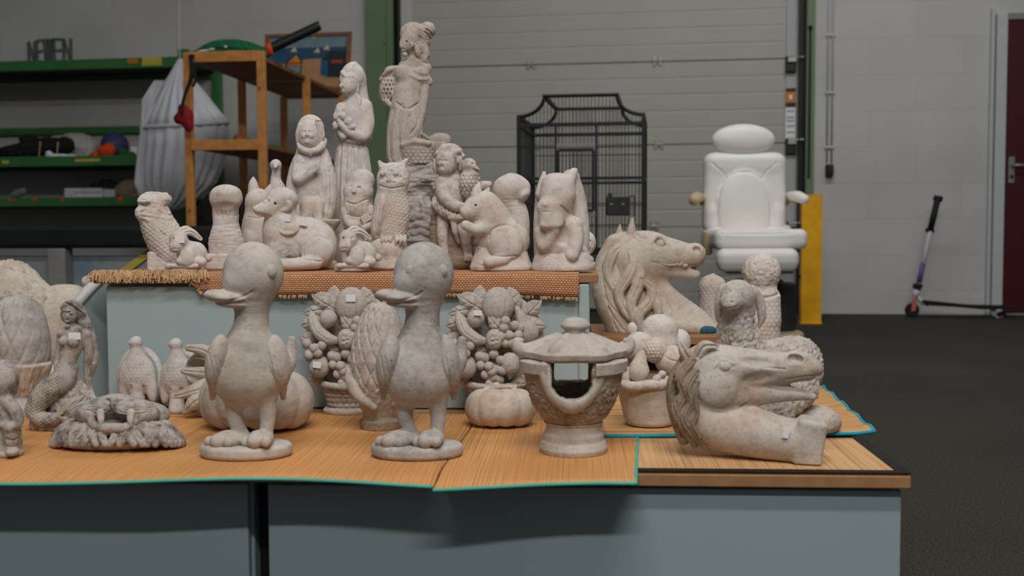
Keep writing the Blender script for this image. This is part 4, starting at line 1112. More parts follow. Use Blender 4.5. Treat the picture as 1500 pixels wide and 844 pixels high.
p.groove([(300, g_ - 15), (330, g_ - 17), (368, g_ - 14)], r=1.2).groove([(350, g_ - 28), (358, g_ - 14), (350, g_ - 2)], r=1.0).done()
p = s1.part('orange_joint', M_['orange_cloth'], 0.9, noise=0, clip=False); p.E(395, g_ - 16, 0, 7, 10, 10).done()
p = s1.part('tube', M_['black'], 1.0, noise=0, clip=False); p.T([(398, g_ - 18, 0, 7.5), (462, g_ - 48, 10, 7)], k=1).E(466, g_ - 50, 10.5, 6, 7, 6, k=3).E(471, g_ - 52, 11, 5, 5, 5, m='-', k=1).done()
p = s1.part('bag_print', M_['paper'], 0.7, noise=0.2, clip=False)
dS = -22
for x, w in ((297, 9), (311, 5), (331, 3)): p.E(x, g_ - 13 - (x - 297) * 0.18, -18 - (x - 297) * 0.15, w, 1.8, 6, rot=-8)
p.done()
# framed beach picture leaning on the wall at the far end
def fpt(px, py, off=0.0): return at_y(px, py, 7.50 + off)
c0 = fpt(452, 110)
t3 = thing('framed_picture', 'brown framed beach picture with sails and huts on the far end of the pine rack', 'picture', (c0[0], 7.50, zt1))
def f3(px, py, off=0.0): return L3(fpt(px, py, off), t3.location)
M_['frame_brown'] = plain('frame_brown', (132, 80, 38), 0.5, var=0.15); M_['sky_blue'] = plain('print_sky', (108, 134, 142), 0.6); M_['sea_blue'] = plain('print_sea', (22, 72, 104), 0.6, var=0.2, scale=40)
M_['sand'] = plain('print_sand', (176, 130, 88), 0.6); M_['hut_teal'] = plain('print_teal', (12, 84, 116), 0.6); M_['sail'] = plain('print_sail', (204, 182, 150), 0.6); M_['deep'] = plain('print_deep', (12, 32, 42), 0.6)
M_['hut_orange'] = plain('print_orange', (206, 136, 44), 0.6); M_['hut_red'] = plain('print_red', (170, 60, 24), 0.6); M_['hut_grey'] = plain('print_grey', (116, 130, 150), 0.6)
Q4 = {'tl': (388, 50.5), 'tr': (515, 46), 'br': (511, 131), 'bl': (388, 131)}
def pq(u, v):
    tl, tr, br, bl = (np.array(Q4[k]) for k in ('tl', 'tr', 'br', 'bl'))
    return (tl * (1 - u) + tr * u) * (1 - v) + (bl * (1 - u) + br * u) * v
def poly3(b_, pts, off, th=0.0012): b_.prism([f3(x, y, off) for x, y in pts], (0, th, 0))
def band(name, mat, u0, u1, v0, v1, off, par):
    b_ = BM(); poly3(b_, [pq(u0, v0), pq(u1, v0), pq(u1, v1), pq(u0, v1)], off); return b_.build(name, mat, par)
bk = band('picture_print', M_['sky_blue'], 0.03, 0.97, 0.03, 0.97, 0.0, t3)
for (u0, u1, v0, v1) in ((0, 1, 0, 0.055), (0, 1, 0.945, 1), (0, 0.045, 0.055, 0.945), (0.95, 1, 0.055, 0.945)):
    b_ = BM(); b_.prism([f3(*pq(u0, v0), -0.012), f3(*pq(u1, v0), -0.012), f3(*pq(u1, v1), -0.012), f3(*pq(u0, v1), -0.012)], (0, 0.026, 0)); b_.build('picture_frame', M_['frame_brown'], t3)
band('print_sea', M_['sea_blue'], 0.045, 0.95, 0.26, 0.46, -0.0015, bk)
band('print_sand', M_['sand'], 0.045, 0.95, 0.46, 0.95, -0.0015, bk)
def pp(name, mat, pts, off=-0.003):
    b_ = BM(); poly3(b_, pts, off); b_.build(name, mat, bk)
pp('print_bay', M_['sea_blue'], [(400, 82), (444, 82), (450, 86), (404, 96)])
pp('print_hut', M_['hut_teal'], [(392, 84), (402, 80), (412, 86), (412, 104), (392, 104)], -0.0035)
pp('print_hut', M_['deep'], [(418, 92), (434, 78), (443, 88), (441, 110), (418, 110)], -0.0035)
pp('print_gable', M_['hut_orange'], [(421, 93), (434, 80), (441, 91), (441, 96), (421, 96)], -0.0045)
pp('print_roof_band', M_['hut_red'], [(421, 91), (441, 91), (441, 94), (421, 94)], -0.0055)
pp('print_hut_wall', M_['hut_grey'], [(421, 97), (440, 97), (439, 109), (421, 109)], -0.0045)
pp('print_roof', M_['deep'], [(470, 88), (484, 74), (506, 74), (507, 88)], -0.0035)
pp('print_hut', M_['hut_teal'], [(470, 88), (480, 88), (480, 113), (469, 110)], -0.0035)
pp('print_hut', M_['deep'], [(480, 88), (507, 88), (507, 113), (480, 113)], -0.0035)
pp('print_roof_band', M_['hut_red'], [(485, 88), (502, 88), (502, 92), (485, 92)], -0.0045)
for (x, y) in ((430, 74), (464, 75), (478, 71), (460, 55)): pp('print_sail', M_['sail'], [(x - 5, y + 2), (x + 2, y - 6), (x + 5, y + 2)] if y > 60 else [(x - 3, y + 1), (x, y - 2), (x + 3, y + 1)], -0.004)
# things on the middle shelf of the rack
s1 = RS('cloth_bundle', 'dark green crumpled cloth on the middle shelf of the pine rack', 'cloth', 368, 6.42, zmid + 0.0085, True); g_ = s1.g
p = s1.part('b', M_['green_cloth'], 1.1, noise=1.3, nscale=7); p.E(366, g_ - 8, 0, 13, 9, 14, k=5).E(392, g_ - 4, 0, 18, 5, 12, k=6).B(372, g_ - 2, 0, 16, 3, 10, rnd=2, k=5).done()
s1 = RS('wooden_mallet', 'dark brown round wooden block on the middle shelf of the pine rack', 'block', 347, 6.12, zmid + 0.0085, True); g_ = s1.g
p = s1.part('b', M_['pine_board'], 1.0, noise=0.3); p.E(349, g_ - 9, 0, 8, 9, 9, k=4).B(360, g_ - 6, 0, 6, 3, 3, rnd=2, k=3).B(337, g_ - 3, 0, 6, 4, 6, rnd=3, k=3).done()
# red pouch hanging by a black strap from the rack's corner post
s1 = Statue('strap_pouch', 'red pouch hanging by a black strap from the near corner of the pine rack', 'pouch', 274, 5.80, 0.9); 
p = s1.part('pouch', M_['red_cloth'], 1.0, noise=0.8, nscale=6, clip=False); p.E(272, 170, 0, 11, 13, 8, k=4).E(262, 174, 0, 8, 8, 6, k=6).E(276, 184, 0, 7, 9, 6, k=6).E(267, 158, 0, 6, 6, 5, k=5).done()
p = s1.part('strap', M_['dark_cloth'], 0.8, noise=0, clip=False); p.T([(279, 83, 0, 3), (281, 100, -1, 3), (279, 118, -1, 3), (272, 136, -2, 2.4), (268, 150, -4, 2.4), (266, 166, -8, 2.4)], k=2).T([(281, 82, 0, 2.5), (283, 82, 20, 2.5)], k=2).T([(285, 100, 0, 2), (286, 118, 0, 2), (283, 126, 0, 2)], k=2).done()
# gauze bed canopy
M_['gauze'] = plain('white_gauze', (214, 214, 218), 0.9, var=0.06, scale=5)
YG = 7.25; sG = YG / F_
ap = at_y(263, 86, YG); rc = at_y(271, 186, YG)
t = thing('bed_canopy', 'white gauze bed canopy hanging in folds between the green shelving and the pine rack', 'canopy', (rc[0], YG, float(at_y(240, 312, YG)[2])))
def gl(px, py, d=0.0): return L3(at_y(px, py, YG + d), t.location)
def ringpts(py, cxp, rx, amp, n=144, ph=0.0, fr=22, tilt=0.0):
    out = []
    for k in range(n + 1):
        a = 2 * math.pi * k / n
        rr_ = 1 + amp * math.sin(fr * a + ph) + amp * 0.6 * math.sin(13 * a + 1.3)
        out.append(gl(cxp + rx * rr_ * math.cos(a), py + tilt * math.cos(a) * 10, rx * sG * rr_ * math.sin(a) * 0.9))
    return out
cone = [ringpts(86, 264, 2.5, 0.1), ringpts(110, 263, 14, 0.10), ringpts(140, 265, 36, 0.06), ringpts(168, 268, 56, 0.03), ringpts(182, 270, 64, 0.015, tilt=-0.4)]
bb = BM(); bb.sheet(cone); bb.build('cone_top', M_['gauze'], t, smooth=True, solid=0.002)
bb = BM(); bb.tube([p for p in ringpts(183, 270, 64, 0.0, tilt=-0.4)][:-1], 0.014, n=8, closed=True); bb.build('hoop', M_['gauze'], t, smooth=True)
drape = [ringpts(184, 270, 64, 0.012, tilt=-0.4), ringpts(210, 269, 65, 0.03, tilt=-0.3), ringpts(240, 264, 62, 0.045), ringpts(268, 258, 54, 0.06), ringpts(290, 252, 36, 0.08), ringpts(304, 246, 20, 0.10), ringpts(312, 244, 8, 0.1)]
bb = BM(); bb.sheet(drape); bb.build('drape', M_['gauze'], t, smooth=True, solid=0.002)
side = []
for k, (py, xa, xb) in enumerate(((118, 226, 240), (146, 208, 228), (186, 206, 224), (230, 200, 222), (268, 196, 220), (296, 206, 222))):
    side.append([gl(xa + (xb - xa) * i / 20, py, -0.10 + 0.02 * math.sin(i * 1.9 + k * 0.3)) for i in range(21)])
bb = BM(); bb.sheet(side); bb.build('side_veil', M_['gauze'], t, smooth=True, solid=0.002)
bb = BM(); bb.tube([gl(264, 90), gl(263, 70, 0.15), gl(262, -120, 0.15)], 0.003, n=6); bb.build('hanging_cord', M_['gauze'], t)
# added dark lump, standing for the shaded space low in the rack
s1 = RS('dark_space_filler', 'dark olive sacking standing in for the dark space at the foot of the pine rack', 'filler', 330, 6.3, 0.361, True)
p = s1.part('b', M_['dark_cloth'], 1.8, noise=2.0, nscale=12); p.E(330, 330, 0, 46, 52, 40, k=10).E(352, 345, 20, 34, 40, 36, k=14).E(315, 380, -10, 40, 34, 40, k=14).done()
# black trestle table in the mid distance with boards under it
YD = 4.2
tb = at_y(130, 350, YD)
ztp = float(at_y(100, 332, YD)[2]); zbt = float(at_y(100, 364, YD)[2])
t = thing('dark_table', 'long black covered table standing behind the left end of the display', 'table', (tb[0], YD + 0.3, 0), rz=-R(4))
xr = float(at_y(306, 350, YD)[0] - tb[0])
M_['black_cover'] = plain('black_cover', (16, 20, 22), 0.6, var=0.3, scale=6)
bb = BM(); bb.box((xr - 0.85, 0.0, (ztp + zbt) / 2), (1.10, 0.30, (ztp - zbt) / 2), bev=0.015); bb.build('covered_top', M_['black_cover'], t)
for px in (88, 360, -150):
    lx = float(at_y(px, 380, YD)[0] - tb[0])
    bb = BM(); bb.box((lx, -0.262, zbt / 2), (0.035, 0.035, zbt / 2), bev=0.004); bb.build('table_leg', M_['trim_grey'], t)
M_['blue_board'] = None
def board_mat():
    m, nt, b = mat_new('mottled_blue_board')
    tc = N(nt, 'ShaderNodeTexCoord'); n = N(nt, 'ShaderNodeTexNoise', Scale=3.0, Detail=5.0); nt.links.new(tc.outputs['Object'], n.inputs['Vector'])
    nt.links.new(ramp(nt, n.outputs[0], [(0.33, lin((96, 124, 150))), (0.42, lin((140, 150, 152))), (0.68, lin((158, 162, 160)))]), b.inputs['Base Color']); b.inputs['Roughness'].default_value = 0.6; return m
M_['blue_board'] = board_mat()
q = at_y(120, 400, YD + 0.09)
t = thing('mottled_board', 'blue grey mottled board leaning upright under the black covered table', 'board', (q[0], YD + 0.09, 0), rz=-R(4))
bb = BM(); bb.box((0.0, 0, 0.28), (0.42, 0.012, 0.24), bev=0.003); bb.build('sheet', M_['blue_board'], t)
bb = BM(); bb.box((0.0, 0.0, 0.02), (0.425, 0.016, 0.0199), bev=0.003); bb.build('bottom_rail', M_['pine'], t)
bb = BM(); c = at_y(205, 384, YD + 0.09); bb.box((float(c[0] - q[0]), -0.019, float(c[2])), (0.10, 0.006, 0.014), ry=-R(35), bev=0.002); bb.build('wood_strip', M_['label_yellow'], t)
# ================================================================== statues on the lower level
def low(name, label, cat, x, yf, rd, z=None, group=None, single=False):
    z = ZL if z is None else z
    q = at_z(x, yf, z); Y = float(q[1]); Y = Y + rd * Y / F_
    return Statue(name, label, cat, x, Y, z, group, single)

# ---- two plain duck statues standing at the front
def duck_statue(x, yf, label, mat, flip, dx, sc_=1.0, tilt=0.0):
    st = low('duck_statue', label, 'statue', x, yf, 48, group=None)
    g = st.g; h = lambda v: g - v * sc_          # rows above the ground
    X = lambda v: x + v * sc_
    p = st.part('base', mat, 1.5, noise=0.8, nscale=16); p.D(x, 0, 68 * sc_, 48, 19, rnd=7).done()
    b = st.part('body', mat, 1.35, noise=0.5, nscale=12)
    # feet and legs
    for (fx, fd, tx, td, lx) in ((-10, -2, -46, -26, -18), (24, -6, 8, -36, 30)):
        b.T([(X(lx), h(84), 2, 15), (X(lx + 1), h(52), 2, 11), (X(fx + 4), h(30), 0, 10)], k=6)
        b.T([(X(fx + 6), h(27), 4, 10), (X((fx + tx) / 2), h(25), (fd + td) / 2, 12), (X(tx + 4), h(21), td, 11)], k=4)
        b.T([(X(fx), h(24), -2, 8), (X(tx - 8), h(20), td + 10, 8)], k=4).T([(X(fx + 8), h(24), -6, 8), (X(tx + 20), h(20), td - 4, 8)], k=4)
    # plump body, breast, tail
    b.E(X(2), h(116), 2, 52, 46, 44, k=10).E(X(6), h(152), 2, 42, 40, 36, k=14).E(X(-14), h(120), -14, 36, 40, 30, k=12)
    b.T([(X(40), h(120), 16, 24), (X(60), h(140), 30, 14), (X(66), h(168), 36, 7)], k=10)
    # neck and head
    b.T([(X(6), h(170), 0, 29), (X(8), h(205), 0, 25), (X(8), h(235), -2, 30)], k=10)
    b.E(X(10), h(266), 0, 44, 47, 42, k=8)
    b.E(X(-14), h(252), -20, 20, 18, 18, k=10)
    # broad bill pointing left
    b.E(X(-30), h(232), -24, 32, 8, 25, rot=5, k=5).E(X(-20), h(222), -20, 25, 6, 20, rot=4, k=3).E(X(-46), h(236), -30, 14, 7, 18, rot=0, k=6)
    b.groove([(X(-60), h(229)), (X(-40), h(226)), (X(-18), h(228)), (X(2), h(236)), (X(8), h(240))], r=1.6)
    b.done()
    for (sx, d) in ((-1, -18), (1, 4)):
        w = st.part('wing', mat, 1.3, noise=0.4, nscale=10)
        cxw = X(-42) if sx < 0 else X(46)
        w.E(cxw, h(138), d - 4, 17, 40, 28, rot=-10 * sx, k=6).T([(cxw, h(130), d, 15), (cxw + 6 * sx, h(100), d + 14, 8), (cxw + 8 * sx, h(84), d + 22, 4)], k=8)
        for k in range(4): w.groove([(cxw - 14 + k * 9, h(150 - 6 * k)), (cxw - 8 + k * 8, h(125 - 4 * k)), (cxw - 4 + k * 7, h(100))], r=1.1)
        w.done()
    for (ex, d) in ((-8, -37), (36, -31)):
        e = st.part('eye', mat, 1.0, noise=0.1, clip=False); e.E(X(ex), h(270), d + 2, 8.5, 9.5, 5.0); e.done()
    return st
duck_statue(361, 677, 'pale stone duck statue on a round base in front of the large pumpkin', M_['stone_duck'], False, 0)
duck_statue(611, 677, 'mottled grey stone duck statue on a round base in front of the lattice urn', M_['stone_grey'], False, 0)

# ---- large ribbed pumpkin behind the left duck
st = low('stone_pumpkin', 'large ribbed stone pumpkin behind the pale duck statue', 'pumpkin', 376, 638, 62)
g = st.g
p = st.part('body', M_['stone_duck'], 1.5, noise=0.9, nscale=14)
for k in range(11):
    a = 2 * math.pi * (k + 0.35) / 11; p.E(376 + 52 * math.cos(a), g - 40, 44 * math.sin(a), 33, 42, 32, k=2)
p.E(376, g - 40, 0, 50, 40, 46, k=6).done()
p = st.part('stem', M_['stone_duck'], 1.3, noise=0.6); p.T([(376, g - 74, 0, 9), (378, g - 92, 0, 7), (384, g - 104, 0, 8)], k=3).done()
# ---- small pumpkin
st = low('stone_pumpkin', 'small pale ribbed stone pumpkin with a cut top left of the lantern', 'pumpkin', 733, 631, 42)
g = st.g
p = st.part('body', M_['stone_cream'], 1.3, noise=0.6, nscale=12)
for k in range(9):
    a = 2 * math.pi * (k + 0.2) / 9; p.E(733 + 28 * math.cos(a), g - 26, 24 * math.sin(a), 25, 28, 22, k=1.6)
p.E(733, g - 27, 0, 30, 27, 28, k=5).T([(712, g - 55, -4, 3), (730, g - 56, -8, 2.5), (755, g - 57, -4, 3)], k=3).done()
p = st.part('stem', M_['stone_cream'], 1.2, noise=0.6); p.T([(728, g - 50, -2, 8), (727, g - 57, -2, 7)], k=3).E(727, g - 58, -4, 6, 3, 5, k=2).done()

# ---- stone lantern
st = low('stone_lantern', 'stone garden lantern with curled roof and arched opening at the front of the table', 'lantern', 840, 671, 50)
g = st.g; ml = M_['stone_duck']
p = st.part('foot', ml, 1.3, noise=0.5, nscale=12)
p.LA(840, 0, [(g, 49), (g - 7, 51), (g - 15, 48), (g - 18, 45), (g - 26, 45), (g - 31, 41), (g - 40, 40), (g - 44, 44)]).done()
p = st.part('bowl', M_['stone_rough'], 1.3, noise=1.5, nscale=5)
top = g - 128
p.LA(840, 0, [(g - 40, 38), (g - 52, 48), (g - 70, 60), (g - 92, 68), (g - 112, 72), (g - 122, 74), (top, 75)])
p.LA(840, 0, [(g - 58, 30), (g - 74, 46), (g - 100, 56), (top - 6, 60)], m='-', k=3)
p.B(837, g - 118, -54, 28, 24, 40, rnd=2, m='-', k=3).E(837, g - 98, -54, 28, 22, 44, m='-', k=3)
p.B(837, g - 124, 54, 26, 22, 34, rnd=6, m='-', k=3)
p.tex(within(furry(3.0, 5, 4), 700, g - 106, 990, g - 42, 8)); p.done()
p = st.part('opening_rim', ml, 1.2, noise=0.5, clip=False)
p.T([(799, g - 122, -54, 10), (803, g - 106, -56, 12), (815, g - 83, -59, 13), (837, g - 69, -60, 14), (860, g - 83, -59, 13), (873, g - 106, -56, 12), (877, g - 122, -54, 10)], k=3).B(837, g - 118, -54, 28, 24, 60, rnd=2, m='-', k=4).E(837, g - 98, -54, 28, 22, 60, m='-', k=4)
p.done()
p = st.part('rim_band', ml, 1.3, noise=0.5, clip=False)
p.LA(840, 0, [(g - 118, 68), (g - 119, 79), (g - 135, 80), (g - 137, 68)]); p.LA(840, 0, [(g - 110, 61), (g - 142, 61)], m='-', k=1).B(837, g - 126, -60, 34, 20, 40, rnd=2, m='-', k=1).B(837, g - 126, 60, 26, 20, 40, rnd=2, m='-', k=1); p.done()
p = st.part('roof', ml, 1.4, noise=0.6, nscale=12, clip=False)
p.LA(840, 0, [(g - 136, 64), (g - 140, 72), (g - 148, 74), (g - 158, 56), (g - 166, 42), (g - 170, 30), (g - 172, 20)], star=(6, 0.06))
for k in range(6):
    a = math.pi / 3 * k + 0.12; ca, sa = math.cos(a), math.sin(a)
    if abs(sa) > 0.5: p.T([(840 + 24 * ca, g - 167, 24 * sa, 6), (840 + 50 * ca, g - 155, 48 * sa, 7), (840 + 70 * ca, g - 146, 64 * sa, 8.5)], k=5)
    else: p.T([(840 + 24 * ca, g - 167, 24 * sa, 7), (840 + 50 * ca, g - 155, 50 * sa, 9), (840 + 70 * ca, g - 148, 68 * sa, 10), (840 + 80 * ca, g - 150, 76 * sa, 10), (840 + 84 * ca, g - 159, 80 * sa, 7), (840 + 77 * ca, g - 162, 74 * sa, 4)], k=4)
p.done()
p = st.part('finial', ml, 1.2, noise=0.4, clip=False); p.E(843, g - 184, 0, 22, 9, 20, k=3).E(843, g - 190, 0, 17, 6, 16, k=4).LA(843, 0, [(g - 168, 16), (g - 180, 14)], k=3).done()

# ---- lattice urn behind the grey duck
st = low('lattice_urn', 'tall stone urn with a diagonal lattice pattern behind the grey duck statue', 'urn', 558, 632, 30)
g = st.g
p = st.part('foot', M_['stone_wash'], 1.3, noise=0.4); p.LA(558, 0, [(g, 30), (g - 12, 31), (g - 16, 26), (g - 22, 24)]).done()
p = st.part('body', M_['stone_fruit'], 1.35, noise=0.5, nscale=10)
p.LA(558, 0, [(g - 18, 24), (g - 40, 34), (g - 70, 44), (g - 100, 45), (g - 130, 40), (g - 155, 32), (g - 172, 24), (g - 180, 17), (g - 183, 12)])
for sgn in (-1, 1):
    for k in range(-6, 7):
        pts = []
        for j in range(12):
            tt = j / 11; y = g - 62 - 112 * tt; rr_ = np.interp(g - y, [18, 40, 70, 100, 130, 155, 172, 183], [24, 34, 44, 45, 40, 32, 24, 12])
            a = math.pi * 1.5 + k * 0.42 + sgn * tt * 1.25
            if math.sin(a) < 0.15: pts.append((rr_ * math.cos(a), y, rr_ * math.sin(a)))
        if len(pts) > 3: p.turned_cut(558, pts, r=1.7, k=1.5)
p.tex(within(furry(2.2, 6, 9, 20), 500, g - 62, 620, g - 20, 8)); p.done()
p = st.part('side_leaf', M_['stone_fruit'], 1.2, noise=0.6)
p.T([(548, g - 30, -34, 5), (526, g - 46, -30, 8), (514, g - 66, -22, 8), (510, g - 84, -18, 4)], k=4).E(522, g - 58, -26, 7, 16, 9, rot=-30, k=5).done()

# ---- fruit basket reliefs: one mould, two casts against the cabinet front
def fruit_relief(x0, label, Y):
    st = Statue('fruit_basket', label, 'ornament', x0, Y, ZL, 'fruit basket reliefs leaning on the sage cabinet')
    dx = x0 - 725; m = M_['stone_fruit']; v = 1.1
    X = lambda q: q + dx
    def leaf(pts, w, name='leaf', d0=0):
        """pointed leaf from (x,y,d) base to tip with a vein"""
        a, b_ = np.array(pts[0], float), np.array(pts[-1], float); mid = (a + b_) / 2; ln = math.hypot(*(b_ - a)[:2]); ang = math.degrees(math.atan2(b_[1] - a[1], b_[0] - a[0]))
        p = st.part(name, m, v, noise=0.5, nscale=5)
        p.E(X(mid[0] - (b_[0] - a[0]) * 0.08), mid[1], (pts[0][2] + pts[-1][2]) / 2, ln * 0.46, w, 5, rot=ang, k=3)
        p.T([(X(mid[0]), mid[1], mid[2], w * 0.55), (X(b_[0]), b_[1], b_[2], 1.2)], k=4)
        p.groove([(X(a[0]), a[1]), (X(b_[0]), b_[1])], r=1.1)
        for s_ in (-1, 1):
            for q in (0.3, 0.55):
                c = a + (b_ - a) * q; nx, ny = -(b_ - a)[1] / ln, (b_ - a)[0] / ln
                e = c + (b_ - a) * 0.14 + np.array([nx, ny, 0]) * s_ * w * 0.75; p.groove([(X(c[0]), c[1]), (X(e[0]), e[1])], r=0.7)
        return p.done()
    p = st.part('backing', m, 1.5, noise=1.0, nscale=8); p.E(X(727), 496, 16, 70, 70, 14, k=6).E(X(722), 552, 14, 52, 30, 14, k=8).done()
    for pts, w in (([(700, 466, 6), (703, 418, 8)], 10), ([(708, 456, 2), (668, 432, 6)], 11), ([(752, 462, 4), (746, 420, 8)], 11), ([(765, 470, 2), (793, 440, 6)], 9), ([(758, 474, 0), (802, 478, 4)], 10),
                   ([(684, 470, 0), (652, 478, 4)], 9), ([(690, 452, 4), (655, 460, 6)], 7), ([(676, 508, 0), (652, 492, 4)], 11), ([(676, 520, 0), (655, 522, 6)], 10), ([(686, 548, -4), (664, 566, 0)], 9), ([(776, 520, 0), (800, 530, 6)], 11), ([(766, 548, -2), (790, 566, 2)], 9),
                   ([(738, 490, -20), (716, 462, -14)], 8), ([(700, 500, -14), (712, 520, -16)], 6), ([(748, 562, -12), (772, 562, -8)], 7)):
        leaf(pts, w * 1.35)
    def fruit(name, f, nz=0.35):
        p = st.part(name, m, v, noise=nz, nscale=6); f(p); p.done()
    fruit('melon', lambda p: p.E(X(730), 448, -4, 24, 28, 20).groove([(X(736), 424), (X(742), 448), (X(738), 474)], r=1))
    fruit('apple', lambda p: p.E(X(698), 467, -18, 13, 13, 13).E(X(698), 455, -20, 3, 2, 3, m='-', k=3))
    fruit('banana', lambda p: p.T([(X(671), 458, -10, 3), (X(675), 470, -16, 8), (X(684), 486, -22, 9.5), (X(698), 497, -24, 9), (X(712), 500, -22, 5)], k=2).groove([(X(673), 466), (X(682), 486), (X(700), 499)], r=0.8))
    fruit('fig', lambda p: p.E(X(726), 497, -26, 13, 15, 12).E(X(726), 500, -38, 8, 9, 4, m='-', k=3).E(X(724), 497, -34, 3, 3, 3, k=1).E(X(729), 502, -34, 3, 3, 3, k=1).E(X(724), 504, -34, 3, 3, 3, k=1).E(X(730), 496, -34, 2.5, 2.5, 3, k=1))
    fruit('pear', lambda p: p.E(X(774), 488, -12, 16, 17, 15).T([(X(770), 478, -12, 12), (X(762), 462, -8, 7), (X(758), 452, -6, 4)], k=6))
    fruit('lemon', lambda p: p.E(X(749), 533, -22, 15, 17, 14).T([(X(749), 550, -22, 4), (X(748), 554, -22, 2)], k=4), 0.8)
    fruit('peach', lambda p: p.E(X(684), 538, -18, 16, 17, 15).groove([(X(678), 524), (X(681), 538), (X(677), 552)], r=1))
    fruit('plum', lambda p: p.E(X(788), 520, -10, 10, 11, 10))
    for gr in (((740, 480), (756, 477), (748, 491), (761, 491), (742, 502), (752, 503), (735, 493), (764, 480), (742, 470)), ((667, 504), (679, 511), (690, 507), (671, 521), (684, 518)), ((712, 524), (725, 519), (735, 528), (718, 537), (730, 541), (706, 535), (713, 549), (725, 553), (738, 543), (733, 556), (722, 545), (704, 522), (719, 562))):
        p = st.part('grape_bunch', m, 1.0, noise=0.2)
        rq = random.Random(len(gr)); mx, my = sum(c[0] for c in gr) / len(gr), sum(c[1] for c in gr) / len(gr)
        p.E(X(mx), my, -12, max(abs(c[0] - mx) for c in gr) * 0.9, max(abs(c[1] - my) for c in gr) * 0.9, 10, k=2)
        for (a, c) in gr: p.E(X(a), c, -22 - rq.uniform(0, 5) - 4 * (1 - min(1, math.hypot(a - mx, c - my) / 20)), 7.2, 7.2, 7.2, k=0.8)
        p.done()
    g = st.g
    p = st.part('basket', m, 1.1, noise=0.3)
    p.LA(X(722), 4, [(g - 8, 30), (g - 20, 33), (g - 36, 38), (g - 42, 40)], sd=0.75)
    for k in range(5):
        y = g - 9 - k * 7.4; rr_ = np.interp(g - y, [8, 20, 36, 42], [30, 33, 38, 40])
        p.turned_cut(X(722), [(rr_ * math.cos(t_), y, 4 + 0.75 * rr_ * math.sin(t_)) for t_ in np.linspace(math.pi * 1.02, math.pi * 1.98, 15)], r=1.7, k=1)
        for j in range(9):
            t_ = math.pi * (1.08 + (j + 0.5 * (k % 2)) * 0.1); p.turned_cut(X(722), [(rr_ * math.cos(t_), y, 4 + 0.75 * rr_ * math.sin(t_)), (rr_ * math.cos(t_), y - 7.4, 4 + 0.75 * (rr_ + 1.2) * math.sin(t_))], r=1.4, k=1)
    p.done()
    p = st.part('basket_foot', m, 1.2, noise=0.4); p.LA(X(722), 2, [(g, 36), (g - 5, 37), (g - 9, 33)], sd=0.75).done()
    p = st.part('basket_rim', m, 1.2, noise=1.2, nscale=5, clip=False); p.T([(X(684), g - 44, 2, 5), (X(696), g - 40, -20, 5), (X(722), g - 38, -28, 5.5), (X(748), g - 40, -20, 5), (X(762), g - 44, 2, 5)], k=3).done()
    return st
YB = float(at_plane(725, 600, tp(0, VF), TV)[1]) - 0.070
fb = fruit_relief(725, 'stone fruit basket relief with banana and grapes, between the grey duck and the lantern', YB)
fb.label_on(702, 459, -33, 6, 3.5)
def copy_tree(o, parent=None):
    c = o.copy(); COL.objects.link(c)
    if parent is not None: c.parent = parent
    for ch in [k for k in bpy.data.objects if k.parent == o]: copy_tree(ch, c)
    return c
kids = {}
c = fb.root.copy(); COL.objects.link(c)
for ch in list(fb.root.children):
    if ch.name.startswith('price_sticker'): continue
    k = ch.copy(); COL.objects.link(k); k.parent = c
YB2 = float(at_plane(512, 600, tp(0, VF), TV)[1]) - 0.070
q = at_y(725 - 213, fb.g, YB2); c.location = (q[0], YB2, ZL); c.rotation_euler = (0, 0, -TY); fb.root.rotation_euler = (0, 0, -TY)
c['label'] = 'stone fruit basket relief with banana and grapes, between the large pumpkin and the lattice urn'
stb = Statue.__new__(Statue); stb.__dict__.update(fb.__dict__); stb.root = c
fb.label_on(733, 437, -25, 7, 5, parent=c); fb.label_on(684, 536, -35, 6, 4.5, parent=c, rot=R(8))

# ---- fruit bucket on the turquoise mat
st = low('fruit_bucket', 'white stone bucket heaped with fruit right of the stone lantern', 'ornament', 952, 628, 44, z=ZQ)
g = st.g
p = st.part('bucket', M_['stone_cream'], 1.4, noise=0.5, nscale=12); p.LA(952, 0, [(g, 34), (g - 4, 37), (g - 50, 48), (g - 62, 50), (g - 66, 48)]).done()
mw = M_['stone_white']
for nm, f in (('melon', lambda p: p.E(966, g - 136, 0, 28, 24, 24).E(966, g - 118, 0, 32, 16, 26, k=8)),
              ('apple', lambda p: p.E(936, g - 112, -14, 22, 22, 20)),
              ('peach', lambda p: p.E(984, g - 92, -24, 25, 22, 22).groove([(970, g - 100), (984, g - 92), (1004, g - 90)], r=0.8)),
              ('pear', lambda p: p.E(936, g - 76, -36, 15, 16, 14).T([(936, g - 84, -36, 11), (940, g - 100, -30, 8), (942, g - 108, -26, 5)], k=5)),
              ('plum', lambda p: p.E(913, g - 70, -28, 13, 16, 13)),
              ('lemon', lambda p: p.E(913, g - 100, 0, 14, 20, 14)),
              ('pineapple', lambda p: p.E(960, g - 106, -28, 18, 18, 16).tex(within(scallops(5, 5, 1.6), 940, g - 130, 972, g - 86, 4))),
              ('apricot', lambda p: p.E(926, g - 138, 2, 8, 10, 9)),
              ('quince', lambda p: p.E(996, g - 118, 4, 16, 20, 18))):
    p = st.part(nm, mw, 1.2, noise=0.6, nscale=7, clip=False); f(p); p.done()
p = st.part('leaf_garland', mw, 1.2, noise=0.9, nscale=5, clip=False)
p.T([(906, g - 60, -30, 7), (926, g - 54, -44, 7), (950, g - 56, -50, 7), (974, g - 58, -46, 7), (996, g - 60, -34, 7)], k=4)
for (x, y) in ((936, 52), (948, 58), (962, 66), (966, 54), (978, 64), (982, 52), (970, 72), (992, 56)): p.E(x, g - y, -52 + abs(x - 955) * 0.3, 6, 5, 5, k=1.5)
p.done()

